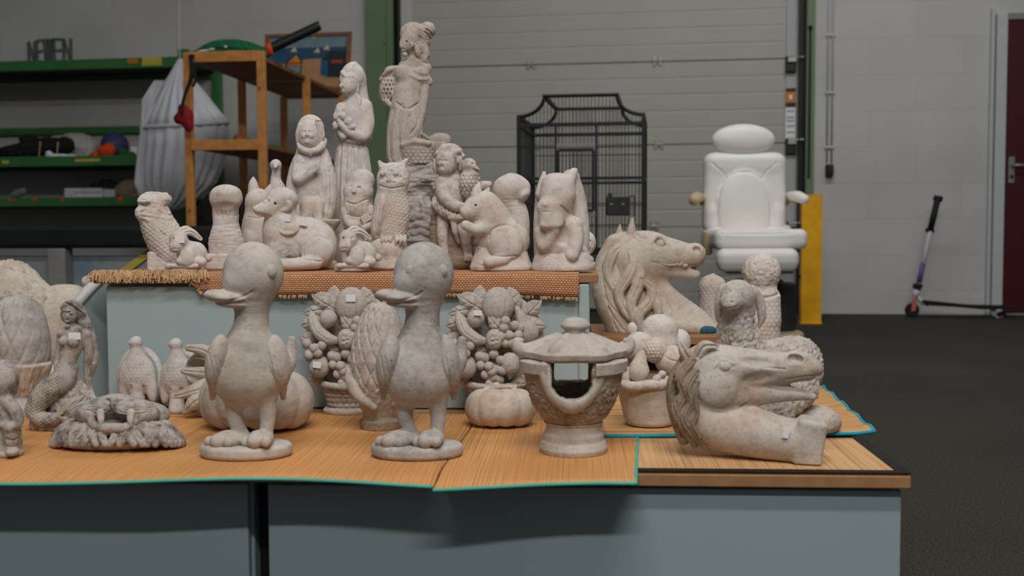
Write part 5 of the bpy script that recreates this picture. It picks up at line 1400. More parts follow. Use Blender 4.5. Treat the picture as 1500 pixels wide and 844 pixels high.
# ---- white pine-cone finial, left edge
st = low('acorn_finial', 'large stone pine cone finial with diamond scales at the left edge of the mat', 'ornament', 26, 612, 46)
g = st.g
p = st.part('cone', M_['stone_grey'], 1.2, noise=0.5, nscale=12)
prof = [(g - 68, 44), (g - 80, 48), (g - 110, 48), (g - 140, 42), (g - 160, 32), (g - 170, 20), (g - 174, 8)]
p.LA(26, 0, prof)
for sgn in (-1, 1):
    for k in range(-6, 7):
        pts = []
        for j in range(12):
            tt = j / 11; y = g - 76 - 96 * tt; rr_ = np.interp(g - y, [68, 80, 110, 140, 160, 170, 174], [44, 48, 48, 42, 32, 20, 8]); a = math.pi * 1.5 + k * 0.46 + sgn * tt * 0.9
            if math.sin(a) < 0.2: pts.append((rr_ * math.cos(a), y, rr_ * math.sin(a)))
        if len(pts) > 3: p.turned_cut(26, pts, r=2.8, k=2)
p.done()
p = st.part('leaf_cup', M_['stone_cream'], 1.4, noise=0.7, nscale=8)
p.LA(26, 0, [(g - 24, 26), (g - 40, 38), (g - 58, 46), (g - 70, 50), (g - 74, 48)], star=(9, 0.03)); p.tex(within(furry(1.8, 5, 26), -60, g - 70, 100, g - 20, 6)); p.done()
p = st.part('foot', M_['stone_grey'], 1.4, noise=0.5); p.LA(26, 0, [(g, 44), (g - 12, 45), (g - 16, 32), (g - 26, 26)]).done()

# ---- kneeling figure cut by the left edge
st = low('kneeling_child_statue', 'small weathered stone child figure with boots at the very left edge of the mat', 'statue', 6, 672, 24)
g = st.g; ma = M_['stone_antique']
p = st.part('figure', ma, 1.3, noise=0.7, nscale=7)
p.E(0, g - 108, -2, 23, 28, 22, k=4).E(4, g - 64, 0, 20, 28, 17, k=8).T([(8, g - 82, -8, 10), (22, g - 66, -14, 9), (26, g - 48, -18, 8), (14, g - 40, -24, 7)], k=4).T([(-10, g - 82, -8, 9), (-20, g - 60, -12, 8), (-8, g - 44, -22, 7)], k=4)
p.T([(10, g - 44, -6, 11), (16, g - 32, -18, 10), (17, g - 12, -16, 8)], k=4).T([(-8, g - 44, -6, 11), (-10, g - 30, -16, 10), (-10, g - 12, -14, 8)], k=4).E(18, g - 5, -22, 9, 6, 13, k=3).E(-10, g - 5, -20, 9, 6, 13, k=3)
p.groove([(4, g - 38), (3, g - 20), (3, g - 4)], r=1.4).groove([(8, g - 24), (18, g - 22), (27, g - 25)], r=1.2).groove([(8, g - 14), (18, g - 12), (27, g - 15)], r=0.8)
p.E(-8, g - 104, -20, 5, 4, 4, k=3, m='-').done()
p = st.part('rock_base', ma, 1.4, noise=1.4, nscale=6); p.D(6, 2, 26, 20, 44, rnd=8).D(8, 0, 26, 22, 8, rnd=3).done()
p = st.part('hair', ma, 1.3, noise=0.5, clip=False); p.E(1, g - 116, 5, 25, 25, 22, k=4).E(8, g - 102, 8, 18, 22, 16, k=6).tex(furry(2.0, 3, 14, 15)).done()

# ---- mermaid on a rock
st = low('mermaid_statue', 'dark antiqued stone mermaid sitting on a rock at the left', 'statue', 98, 632, 30)
g = st.g; ma = M_['stone_antique']
p = st.part('rock', ma, 1.3, noise=2.4, nscale=8)
p.E(104, g - 30, 6, 36, 46, 30, k=8).D(92, 0, 46, 30, 12, rnd=4, k=6).E(70, g - 10, -4, 24, 14, 22, k=8).tex(furry(3.2, 6, 6)).done()
p = st.part('figure', ma, 1.05, noise=0.3, nscale=6)
# torso, shoulders, bust
p.T([(97, g - 83, -12, 15), (100, g - 100, -10, 12.5), (106, g - 118, -8, 14), (108, g - 134, -6, 14), (108, g - 143, -4, 9)], k=5)
p.T([(90, g - 138, -8, 6), (108, g - 143, -6, 7), (126, g - 138, -2, 7)], k=5)
p.E(93, g - 126, -17, 7.5, 7.5, 7, k=3).E(107, g - 125, -20, 8, 7.5, 7, k=3)
# neck and head turned to the left
p.T([(107, g - 144, -4, 6.5), (104, g - 156, -5, 6)], k=3).E(102, g - 167, -7, 12.5, 15.5, 13, rot=4, k=3)
p.E(99, g - 163, -20, 2.2, 4, 2.6, k=1.5).E(98, g - 155.5, -18, 4, 1.6, 2.4, k=1).E(94, g - 168, -18.5, 2.6, 1.7, 1.6, k=1).E(104, g - 168, -19, 2.6, 1.7, 1.6, k=1).E(98, g - 171.5, -20, 7, 1.3, 1.8, k=1.5).E(99, g - 149, -16, 4, 3, 3, k=2.5)
p.groove([(94.5, g - 155.6), (98, g - 155), (102, g - 155.6)], r=0.5)
# arms: one resting straight down on the rock, one along the tail
p.T([(126, g - 136, 0, 8), (130, g - 110, 4, 7), (128, g - 88, 6, 6), (130, g - 62, 6, 5.5), (134, g - 46, 2, 5), (140, g - 40, -4, 4)], k=3)
for k in range(4): p.T([(134 + k * 1.5, g - 45 + k, 0 - k * 2, 2.2), (138 + k * 2, g - 37 + k, -5 - k, 1.9), (140 + k * 1.6, g - 31 + k * .6, -7, 1.6)], k=1.2)
p.T([(130, g - 46, -4, 2), (128, g - 38, -8, 1.8)], k=1.2)
p.T([(90, g - 136, -4, 6.5), (87, g - 112, -2, 6), (84, g - 92, -6, 5.5), (88, g - 74, -16, 5)], k=3)
p.done()
p = st.part('tail', ma, 1.05, noise=0.25, nscale=6)
p.T([(98, g - 86, -10, 16), (92, g - 70, -16, 17), (76, g - 58, -22, 17), (60, g - 44, -24, 15.5), (52, g - 26, -24, 13.5), (60, g - 14, -26, 11.5), (76, g - 12, -30, 9.5), (88, g - 16, -34, 7)], k=4)
p.tex(within(scallops(4.6, 4.4, 1.1, tilt=-25), 30, g - 82, 90, g + 10, 5)); p.done()
p = st.part('tail_fin', ma, 1.0, noise=0.2)
for (x, y, r_) in ((122, g - 46, 4), (126, g - 36, 4.5), (122, g - 26, 4.5), (116, g - 16, 4.5), (108, g - 8, 4)):
    p.T([(86, g - 17, -34, 5), ((86 + x) / 2, (g - 17 + y) / 2 - 2, -38, 7), (x, y, -34, r_ * 0.6)], k=2.5)
for a in range(9):
    x, y = 126 - abs(a - 2) * 2.2, g - 46 + a * 5; p.groove([(90, g - 17), ((90 + x) / 2, (g - 17 + y) / 2 - 2), (x - 2, y)], r=0.8)
p.done()
p = st.part('hair', ma, 1.05, noise=0.3, clip=False)
p.E(106, g - 173, 0, 15.5, 13, 14, k=3).T([(92, g - 176, -12, 4), (100, g - 182, -12, 5), (112, g - 180, -8, 6), (118, g - 168, -4, 7)], k=3).T([(116, g - 170, 2, 9), (124, g - 150, 6, 10), (132, g - 126, 10, 10), (136, g - 100, 12, 8), (134, g - 78, 12, 4)], k=4)
p.E(101, g - 165, -17, 11, 12, 9, m='-', k=2)
for k in range(5): p.groove([(94 + k * 4, g - 184 + k * 2), (108 + k * 3, g - 176 + k * 2), (118 + k * 3, g - 156 + k), (128 + k * 2, g - 128), (131 + k * 2, g - 96)], r=0.9)
p.done()
st.label_on(109, g - 134, -22.5, 9, 5)

# ---- lion mask lying on the mat
st = low('lion_mask', 'antiqued stone lion mask with bared fangs lying face up on the mat', 'ornament', 172, 664, 56)
g = st.g; ma = M_['stone_antique']
p = st.part('face', ma, 1.2, noise=0.5, nscale=8)
# lying plaque, muzzle towards the camera and up
p.E(172, g - 22, 0, 64, 32, 40, k=8).E(184, g - 44, 10, 52, 24, 36, k=12).E(222, g - 44, 10, 26, 18, 26, k=10)
p.E(142, g - 52, -20, 33, 18, 26, rot=-14, k=5).E(198, g - 51, -20, 35, 19, 26, rot=12, k=5)       # whisker pads
p.E(168, g - 68, -20, 20, 8, 18, k=4).E(168, g - 60, -36, 6, 9, 6, k=4).E(180, g - 62, 6, 24, 12, 24, k=8)
p.E(158, g - 66, -36, 6, 2.8, 5, rot=22, m='-', k=2).E(179, g - 66, -36, 6, 2.8, 5, rot=-22, m='-', k=2)
p.E(168, g - 36, -44, 34, 10, 24, m='-', k=3)                                                        # open mouth
p.T([(132, g - 44, -40, 6), (138, g - 30, -46, 6.5), (154, g - 26, -52, 7), (170, g - 26, -54, 7), (188, g - 27, -50, 6.5), (206, g - 42, -38, 6)], k=3)   # lower lip
p.groove([(168, g - 58), (168, g - 50), (167, g - 44)], r=1.6).groove([(126, g - 52), (146, g - 46), (164, g - 50)], r=1.2).groove([(174, g - 50), (196, g - 46), (224, g - 50)], r=1.2)
for k in range(3): p.groove([(124 + k * 3, g - 60 + k * 4), (144, g - 60 + k * 4), (160, g - 57 + k * 3)], r=0.9).groove([(178, g - 58 + k * 3), (198, g - 60 + k * 4), (226 - k * 3, g - 60 + k * 4)], r=0.9)
p.done()
for x in (147, 192):
    p = st.part('fang', M_['stone_duck'], 0.9, noise=0.1, clip=False); p.T([(x, g - 48, -46, 6), (x + (1 if x < 170 else -1), g - 38, -52, 4.6), (x, g - 29, -53, 2)], k=1).done()
p = st.part('mane', ma, 1.1, noise=0.4, nscale=6)
p.E(172, g - 11, 0, 94, 16, 53, k=4)
rq = random.Random(2)
for k in range(26):
    a = math.pi * (0.92 + k / 25 * 1.16); ca, sa = math.cos(a), math.sin(a); tx, td = -sa, ca * 0.6
    w1 = 4.2 * (1 if (k // 2) % 2 else -1); hh = 25 + 6 * abs(ca) + rq.uniform(-2, 3)
    ix, idp, ex, ed = 172 + 58 * ca, 34 * sa, 172 + 95 * ca, 54 * sa
    run = []
    for q, (tt, hq, ww, rr) in enumerate(((0, 1.0, 0, 4.5), (0.25, 0.95, 1, 6.5), (0.5, 0.78, 0.2, 7), (0.75, 0.52, -1, 7), (0.95, 0.22, 0, 6), (1.02, 0.0, 0.8, 5))):
        run.append((ix + (ex - ix) * tt + tx * w1 * ww, g - hh * hq - 2, idp + (ed - idp) * tt + td * w1 * ww - 4, rr))
    p.T(run, k=0.8)
    p.groove([(c_[0], c_[1]) for c_ in run[1:5]], r=1.1)
    p.groove([(c_[0] + 4, c_[1]) for c_ in run[1:5]], r=0.8)
p.done()

# ---- dove plaques against the cabinet
def dove(x, label, yaw, Y, bx):
    st = Statue('dove_plaque', label, 'ornament', x, Y, ZL, 'dove plaques leaning on the sage cabinet')
    g = st.g; m = M_['stone_dove']
    p = st.part('shell_back', m, 1.3, noise=0.5, nscale=12)
    p.E(x + 5, g - 46, 12, 35, 48, 16, k=3).E(x + 4, g - 48, -6, 30, 43, 17, m='-', k=2).done()
    p = st.part('dove', m, 1.15, noise=0.3, nscale=8)
    p.E(x, g - 52, -6, 26, 30, 17, k=5).T([(x, g - 70, -6, 14), (x - 1, g - 88, -8, 9.5), (x - 2, g - 98, -9, 8.5)], k=8).E(x - 2, g - 99, -10, 9, 8.5, 9, k=3).T([(x - 8, g - 99, -14, 3), (x - 13, g - 97, -15, 1.5)], k=2)
    p.E(x - 18, g - 36, -8, 9, 26, 8, rot=8, k=4).E(x + 20, g - 36, -8, 9, 26, 8, rot=-8, k=4).T([(x, g - 34, -10, 10), (x, g - 14, -10, 11), (x, g - 4, -10, 12)], k=5)
    p.groove([(x - 9, g - 34), (x - 11, g - 20), (x - 14, g - 4)], r=1.8).groove([(x + 9, g - 34), (x + 11, g - 20), (x + 14, g - 4)], r=1.8)
    p.tex(within(scallops(6, 5, 0.45, x0=x), x - 24, g - 72, x + 24, g - 34, 6))
    p.done()
    if yaw: st.root.rotation_euler = (0, 0, R(yaw))
    return st
YD_ = float(tp(-1.0, VF)[1])
dove(201, 'white dove plaque in a scooped shell behind the lion mask, the left one', 0, YD_ - 0.03, 0)
dove(262, 'white dove plaque in a scooped shell, partly covered by the star shaped flower', -14, YD_ - 0.055, 0)

# ---- lily-like open flower vase on its side between dove and pumpkin
st = low('star_flower_vase', 'stone flower shaped vase with pointed petals between the dove plaque and large pumpkin', 'vase', 296, 612, 26)
g = st.g; m = M_['stone_duck']
p = st.part('cup', m, 1.2, noise=0.5, nscale=8)
p.E(306, g - 66, 0, 34, 32, 26, k=4).E(290, g - 64, -16, 24, 18, 22, m='-', k=3).T([(308, g - 40, 0, 16), (306, g - 14, 0, 12), (306, g - 2, 0, 20)], k=6).done()
for pts in (((318, g - 80, -8, 12), (298, g - 94, -20, 9), (276, g - 98, -26, 5)), ((312, g - 60, -18, 10), (290, g - 62, -30, 8), (270, g - 64, -34, 5)), ((320, g - 46, -20, 17), (290, g - 36, -34, 12), (253, g - 26, -34, 2.5)), ((316, g - 36, -22, 16), (290, g - 22, -36, 13), (270, g - 4, -36, 2.5)), ((322, g - 80, 4, 12), (332, g - 96, 0, 8), (344, g - 100, -4, 4))):
    p = st.part('petal', m, 1.1, noise=0.4, nscale=7); p.T(pts, k=3); p.groove([(pts[0][0], pts[0][1]), (pts[1][0], pts[1][1]), (pts[2][0], pts[2][1])], r=1.0); p.done()

# ---- reclining lion far left at the back
st = Statue('lion_statue', 'large cream stone lion lying at the back left corner behind the mermaid', 'statue', 62, 2.44, ZL)
g = st.g; m = M_['stone_cream']
p = st.part('body', m, 1.8, noise=0.9, nscale=14)
p.E(92, g - 74, 14, 56, 70, 46, k=14).E(112, g - 70, 20, 32, 70, 44, k=12).E(40, g - 70, 6, 52, 62, 48, k=14).E(20, g - 130, -8, 34, 40, 36, k=12)
p.E(-18, g - 120, -22, 22, 20, 22, k=10).E(-34, g - 112, -28, 14, 12, 14, k=8).E(-2, g - 140, -30, 6, 4, 5, m='-', k=3)
p.T([(40, g - 40, -34, 18), (10, g - 16, -50, 15), (-36, g - 12, -58, 14)], k=8).T([(110, g - 30, -20, 26), (96, g - 14, -44, 16), (66, g - 10, -50, 13)], k=8)
p.groove([(100, g - 108), (108, g - 80), (104, g - 50)], r=1.4).groove([(116, g - 108), (124, g - 80)], r=1.0).done()
p = st.part('mane', m, 1.5, noise=1.4, nscale=7)
p.E(24, g - 116, 0, 44, 58, 46, k=8).E(40, g - 84, -8, 36, 46, 42, k=10).E(10, g - 158, 0, 30, 20, 30, k=10).E(62, g - 110, 0, 20, 34, 34, k=10)
rq = random.Random(9)
for k in range(34):
    x, y = 2 + rq.uniform(0, 66), g - rq.uniform(60, 168)
    p.groove([(x, y), (x + 6 + rq.uniform(-4, 4), y + 12), (x + 10, y + 26)], r=1.5)
p.tex(furry(2.4, 5, 14, -30)); p.done()
p = st.part('tail', m, 1.4, noise=1.4, nscale=5, clip=False); p.T([(112, g - 110, 50, 8), (126, g - 132, 46, 8), (136, g - 142, 36, 8), (130, g - 146, 24, 7)], k=3).E(130, g - 147, 24, 10, 8, 9, k=5).done()

# ---- fallen horse head at the front right
st = low('fallen_horse_bust', 'stained stone horse bust lying on its neck with open mouth at the front right', 'statue', 1098, 672, 34)
g = st.g; m = M_['stone_rust']
p = st.part('head', m, 1.3, noise=0.5, nscale=10)
G = lambda y: y
p.T([(1032, 536, 4, 33), (1066, 540, 0, 34), (1106, 541, -4, 29), (1146, 540, -6, 24), (1174, 540, -6, 21)], k=8)
p.E(1052, 568, -6, 44, 40, 31, k=12).E(1030, 556, 0, 34, 40, 30, k=12)
p.E(1182, 538, -6, 20, 18, 20, k=6).E(1196, 541, -6, 9, 9, 13, k=5).E(1170, 524, -8, 20, 8, 16, k=6)
# lower jaw
p.T([(1070, 580, -6, 25), (1104, 576, -6, 20), (1140, 576, -6, 14), (1172, 578, -6, 9), (1190, 581, -6, 6)], k=6)
p.T([(1206, 566, -6, 8), (1186, 564, -7, 8), (1166, 561, -9, 5), (1156, 559, -12, 2)], k=3, m='-')
p.T([(1200, 568, -14, 5), (1180, 565, -18, 6), (1164, 561, -22, 3)], k=3, m='-')
p.E(1166, 526, -23, 11, 7.5, 14, rot=10, m='-', k=2)                                # nostril
p.ridge([(1150, 527), (1157, 517), (1172, 516), (1180, 525), (1172, 535), (1156, 535)], r=2.2, sink=1)
p.E(1062, 538, -33, 8, 7, 5, k=2)                                                # eye
p.ridge([(1046, 538), (1058, 528), (1074, 533)], r=2.6).ridge([(1050, 544), (1062, 548), (1076, 540)], r=1.6)
p.groove([(1092, 592), (1060, 606), (1030, 600), (1018, 580)], r=1.8).groove([(1150, 556), (1176, 552), (1200, 550)], r=1.1)
p.groove([(1120, 538), (1136, 540), (1150, 541)], r=1.2).E(1110, 530, -30, 22, 5, 6, rot=4, m='-', k=8).E(1112, 556, -34, 22, 8, 8, rot=-8, m='-', k=10).E(1050, 572, -32, 26, 24, 10, k=8)
# neck curling under to the right
p.T([(1022, 566, 6, 32), (1024, 598, 0, 30), (1048, 624, -8, 33), (1090, 634, -20, 34), (1134, 641, -34, 33), (1170, 647, -46, 31)], k=9)
p.B(1186, 646, -52, 20, 33, 26, rnd=7, yaw=-14, rot=8, k=8).E(1110, 612, -22, 26, 12, 18, rot=8, k=10)
p.done()
for pts in (((1014, 534, -8, 11), (1004, 518, -14, 9), (994, 500, -16, 2)), ((1022, 524, -16, 9), (1032, 508, -20, 9), (1052, 507, -22, 2))):
    p = st.part('ear', m, 1.1, noise=0.3, clip=False); p.T(pts, k=3); p.groove([(q[0], q[1]) for q in pts], r=2.2); p.done()
p = st.part('mane', M_['stone_wash'], 1.1, noise=0.5, nscale=6)
for pts in (((1014, 528, -18, 8), (996, 550, -24, 10), (1002, 576, -26, 8), (992, 600, -22, 10), (1003, 626, -20, 9), (1018, 650, -16, 6)),
            ((1020, 544, -26, 6), (1007, 566, -31, 8), (1012, 590, -31, 6), (1003, 612, -28, 8), (1015, 634, -25, 7), (1032, 654, -20, 4)),
            ((1004, 530, 0, 11), (989, 560, -6, 12), (990, 600, -6, 12), (1002, 642, -6, 10)),
            ((1022, 560, -32, 4), (1017, 580, -35, 6), (1020, 602, -34, 5), (1014, 620, -32, 6), (1024, 640, -28, 4))):
    p.T(pts, k=1.6)
    p.groove([(a_[0] - 3, a_[1]) for a_ in pts], r=1.2).groove([(a_[0] + 2.5, a_[1]) for a_ in pts], r=1.0)
p.done()
st.label_on(1152, 634, -73, 4.5, 8, rot=R(18))

# ---- lying lamb
st = low('lamb_statue', 'rough stone lamb lying down and looking forward, behind the fallen horse head', 'statue', 1130, 638, 44, z=ZQ)
g = st.g; m = M_['stone_rough']; m = stone('stone_lamb', (208, 199, 190), (140, 122, 108), 0.5, 22.0, bump=1.0, pores=0.7)
p = st.part('base', m, 1.8, noise=1.4, nscale=9); p.D(1146, 0, 86, 42, 16, rnd=6).E(1196, g - 14, -6, 34, 22, 34, k=8).done()
p = st.part('body', m, 1.4, noise=1.0, nscale=9)
p.E(1140, g - 86, 4, 62, 48, 40, k=12).E(1166, g - 96, 8, 38, 42, 38, k=10).E(1086, g - 90, -4, 38, 64, 36, k=14)
p.T([(1082, g - 110, -10, 32), (1078, g - 150, -16, 26), (1082, g - 178, -18, 24)], k=12)
p.E(1080, g - 196, -26, 25, 24, 26, k=8).E(1070, g - 186, -48, 16, 13, 18, k=8).E(1068, g - 184, -58, 11, 9, 10, k=4)
p.E(1064, g - 187, -67, 2.4, 1.6, 3, m='-', k=1.2).E(1072, g - 187, -67, 2.4, 1.6, 3, m='-', k=1.2)
p.groove([(1058, g - 180), (1068, g - 178), (1080, g - 181)], r=1.0)
p.E(1066, g - 203, -46, 4, 3, 4, k=2, m='-').E(1090, g - 202, -44, 4, 3, 4, k=2, m='-').E(1066, g - 202, -46, 3, 2.6, 3, k=1).E(1090, g - 201, -44, 3, 2.6, 3, k=1)
p.T([(1080, g - 60, -30, 22), (1100, g - 30, -44, 16), (1150, g - 22, -50, 12)], k=8).T([(1170, g - 60, -16, 28), (1150, g - 34, -40, 18), (1120, g - 24, -48, 12)], k=8)
p.tex(within(furry(3.4, 4, 6, 20), 1040, g - 172, 1215, g - 10, 10)); p.done()
for s_, pts in ((0, ((1100, g - 204, -20, 9), (1112, g - 190, -16, 8), (1116, g - 166, -16, 6), (1112, g - 150, -16, 2))), (1, ((1060, g - 206, -22, 8), (1054, g - 190, -20, 7), (1052, g - 168, -18, 5), (1054, g - 156, -18, 2)))):
    p = st.part('ear', m, 1.2, noise=0.5, clip=False); p.T(pts, k=3).done()
# ---- two stone birds behind the lamb
def plump_bird(name, label, x, Y, top, w, hgt, tail):
    st = Statue(name, label, 'statue', x, Y, ZQ if Y < 2.25 else ZH)
    g = st.g; m = M_['stone_white']
    p = st.part('body', m, 1.4, noise=0.6, nscale=8)
    n_ = g - top
    p.E(x, g - n_ * 0.36, 0, w, n_ * 0.38, w * 0.9, k=10).E(x + 1, top + w * 0.98, 0, w * 0.98, w * 0.98, w * 0.92, k=8)
    p.D(x, 0, w * 1.0, w * 0.9, 14, rnd=5, k=8)
    return st, p, g
# owl with its back turned, plain rounded head and body
st, p, g = plump_bird('owl_statue', 'white stone owl with its back turned, behind the lamb in front of the chair', 1114, 2.16, 370, 29, 0, 0)
p.B(1117, 450, 0, 24, 30, 22, rnd=14, k=12).groove([(1084, 428), (1100, 434), (1124, 436), (1142, 430)], r=2.0).groove([(1096, 436), (1110, 452), (1114, 476)], r=1.5).ridge([(1122, 374), (1132, 376), (1140, 378)], r=1.8)
p.E(1090, 452, -18, 14, 24, 12, rot=-20, k=4).tex(within(scallops(7, 6, 1.0), 1080, 436, 1145, 560, 6)).tex(within(furry(1.6, 5, 4), 1080, 370, 1146, 434, 6)).done()
st, p, g = plump_bird('dove_statue', 'smaller white stone bird with feathered back, left of the lamb head', 1042, hb[1] + 0.27, 402, 18, 0, 0)
p.B(1042, 440, 0, 16, 30, 16, rnd=12, k=10).E(1056, 430, -6, 8, 22, 10, k=5).tex(within(scallops(6, 4.5, 1.1), 1020, 412, 1070, 520, 6)).E(1045, 403, 0, 2, 3, 2, k=2).done()

# ---- rearing horse bust behind on the crate
st = Statue('horse_bust', 'cream stone horse bust with wavy mane and blue jewelled breast collar at the back right', 'statue', 962, hb[1] + 0.15, ZH)
g = st.g; m = M_['stone_cream']
p = st.part('horse', m, 1.3, noise=0.35, nscale=12)
p.T([(918, 372, 0, 33), (944, 372, -2, 32), (974, 373, -4, 26), (1000, 375, -4, 20), (1014, 376, -4, 17)], k=8)
p.E(952, 388, -6, 28, 26, 22, k=8).E(940, 378, -4, 30, 32, 26, k=10)
p.E(1017, 373, -4, 16, 16, 16, k=6).E(1022, 370, -5, 11, 10, 13, k=4).E(950, 352, -4, 22, 12, 20, k=8)
p.T([(956, 398, -4, 18), (982, 396, -5, 13), (1004, 399, -5, 10), (1018, 402, -5, 7.5)], k=6)
p.T([(1034, 391, -5, 4), (1020, 391, -7, 4), (1008, 391, -10, 2.5)], k=2, m='-').T([(1026, 391, -14, 3), (1012, 391, -18, 3)], k=2, m='-')
p.E(1021, 366, -18, 6, 5, 8, m='-', k=2).E(966, 357, -23, 10, 9, 5, m='-', k=3).E(966, 358, -22, 6.5, 6, 5, k=1)
p.ridge([(954, 356), (962, 347), (973, 349), (978, 358)], r=2.6).ridge([(958, 364), (967, 369), (976, 364)], r=1.3).ridge([(1014, 362), (1018, 357), (1026, 360), (1028, 368)], r=1.6)
p.groove([(932, 376), (956, 384), (986, 391)], r=0.8)
p.groove([(936, 400), (950, 412), (968, 412)], r=1.2)
# neck and chest
p.T([(926, 384, 2, 34), (928, 410, 4, 36), (938, 440, 6, 42), (958, 470, 6, 50)], k=12)
p.T([(958, 418, -2, 14), (984, 444, -6, 18), (1010, 472, -10, 26), (1026, 500, -8, 34)], k=12)
p.E(980, 500, 0, 66, 50, 46, k=14)
p.done()
for pts in (((924, 352, -10, 8), (925, 338, -12, 6.5), (926, 320, -12, 1.6)), ((908, 356, 10, 7), (907, 344, 12, 6), (908, 330, 12, 1.6))):
    q = st.part('ear', m, 1.0, noise=0.2, clip=False); q.T(pts, k=3).done()
q = st.part('forelock', m, 1.0, noise=0.3, clip=False); q.T([(930, 344, -14, 5), (940, 346, -20, 6), (946, 354, -24, 4)], k=3).T([(930, 348, -20, 4), (938, 354, -25, 4), (944, 358, -26, 2)], k=2).done()
q = st.part('bridle_strap', m, 1.0, noise=0.2, clip=False)
q.T([(934, 352, -26, 2.2), (936, 372, -33, 2.2), (930, 382, -33, 2.2)], k=2).T([(936, 376, -33, 2), (960, 384, -29, 2), (980, 388, -24, 2.5), (996, 386, -21, 2.5)], k=2).E(996, 384, -20, 6, 7, 5, k=2).E(996, 384, -25, 2.6, 3, 3, m='-', k=1).E(1003, 389, -18, 5, 3.5, 4, k=2).done()
q = st.part('mane', m, 1.15, noise=0.4, nscale=7)
q.T([(904, 362, 0, 20), (892, 392, -6, 22), (894, 430, -8, 26), (910, 470, -10, 26), (922, 500, -10, 22)], k=8)
for pts in (((912, 358, -20, 6), (898, 372, -26, 8), (890, 396, -26, 8), (898, 420, -30, 7), (912, 440, -34, 4)),
            ((922, 366, -28, 6), (928, 384, -34, 8), (918, 408, -36, 9), (906, 430, -36, 8), (916, 456, -38, 7), (934, 476, -40, 4)),
            ((930, 384, -34, 6), (938, 402, -36, 8), (932, 424, -40, 9), (924, 446, -42, 8), (930, 470, -42, 6)),
            ((938, 408, -38, 5), (954, 424, -40, 7), (950, 444, -44, 9), (936, 462, -46, 8), (940, 486, -44, 6)),
            ((956, 430, -40, 5), (962, 446, -44, 7), (964, 462, -46, 6), (960, 474, -46, 4)),
            ((898, 366, -14, 7), (884, 392, -16, 8), (882, 420, -18, 8), (892, 446, -24, 7), (912, 466, -30, 4)),
            ((884, 420, -12, 7), (890, 450, -20, 8), (904, 474, -26, 7), (920, 492, -30, 5)), ((890, 450, -8, 7), (898, 474, -16, 8), (908, 496, -20, 6))):
    q.T(pts, k=1.6)
    q.groove([(a[0] + 1.5, a[1]) for a in pts], r=1.1)
q.done()
q = st.part('breast_collar', m, 1.2, noise=0.25)
q.T([(984, 478, -38, 9), (1012, 480, -44, 10), (1036, 485, -40, 9), (1046, 489, -30, 7)], k=3).done()
M_['jewel'] = stone('blue_paint', (66, 106, 124), (38, 64, 80), 0.8, 60.0)
q = st.part('blue_jewel', M_['jewel'], 0.9, noise=1.0, nscale=4); q.E(1036, 484, -50, 14, 6.5, 5).done()
# ================================================================== statues on the upper tier
def tierY(x, dep):
    for_u = at_plane(x, 410, tp(0, VF + dep), TV); return float(for_u[1])
def up(name, label, cat, x, dep, group=None, single=False):
    return Statue(name, label, cat, x, tierY(x, dep), ZS, group, single)
mw, mc = M_['stone_white'], M_['stone_cream']

# ---- owl leaning at the left end
st = up('owl_statue', 'leaning stone owl at the left end of the upper row', 'statue', 246, 0.09)
g = st.g
p = st.part('body', mw, 1.2, noise=0.6, nscale=6)
p.T([(224, g - 92, 0, 20), (232, g - 66, 0, 25), (246, g - 38, 0, 27), (256, g - 14, 0, 22)], k=8)
p.E(220, g - 78, -6, 15, 14, 16, k=6).E(214, g - 100, -10, 12, 9, 14, k=6).E(238, g - 104, 0, 14, 9, 12, k=6)
p.T([(206, g - 104, -16, 4), (216, g - 110, -8, 5), (232, g - 110, 0, 5), (244, g - 112, 4, 2)], k=3).E(212, g - 96, -20, 9, 4, 4, m='-', k=3).E(207, g - 84, -18, 9, 11, 9, k=3)
p.groove([(206, g - 84), (212, g - 88)], r=1.0).tex(within(furry(1.6, 6, 3, 10), 195, g - 118, 262, g - 66, 6))
p.tex(within(scallops(6, 5, 1.0, tilt=-20), 200, g - 72, 285, g - 8, 6))
for k in range(6): p.groove([(232 + k * 5, g - 62 + k * 5), (240 + k * 5, g - 44 + k * 5), (252 + k * 5, g - 26 + k * 5)], r=0.8)
p.done()
p = st.part('base', mw, 1.3, noise=0.8, nscale=6); p.B(250, g - 14, 0, 28, 14, 22, rnd=3).D(246, 0, 26, 22, 20, rnd=3).done()

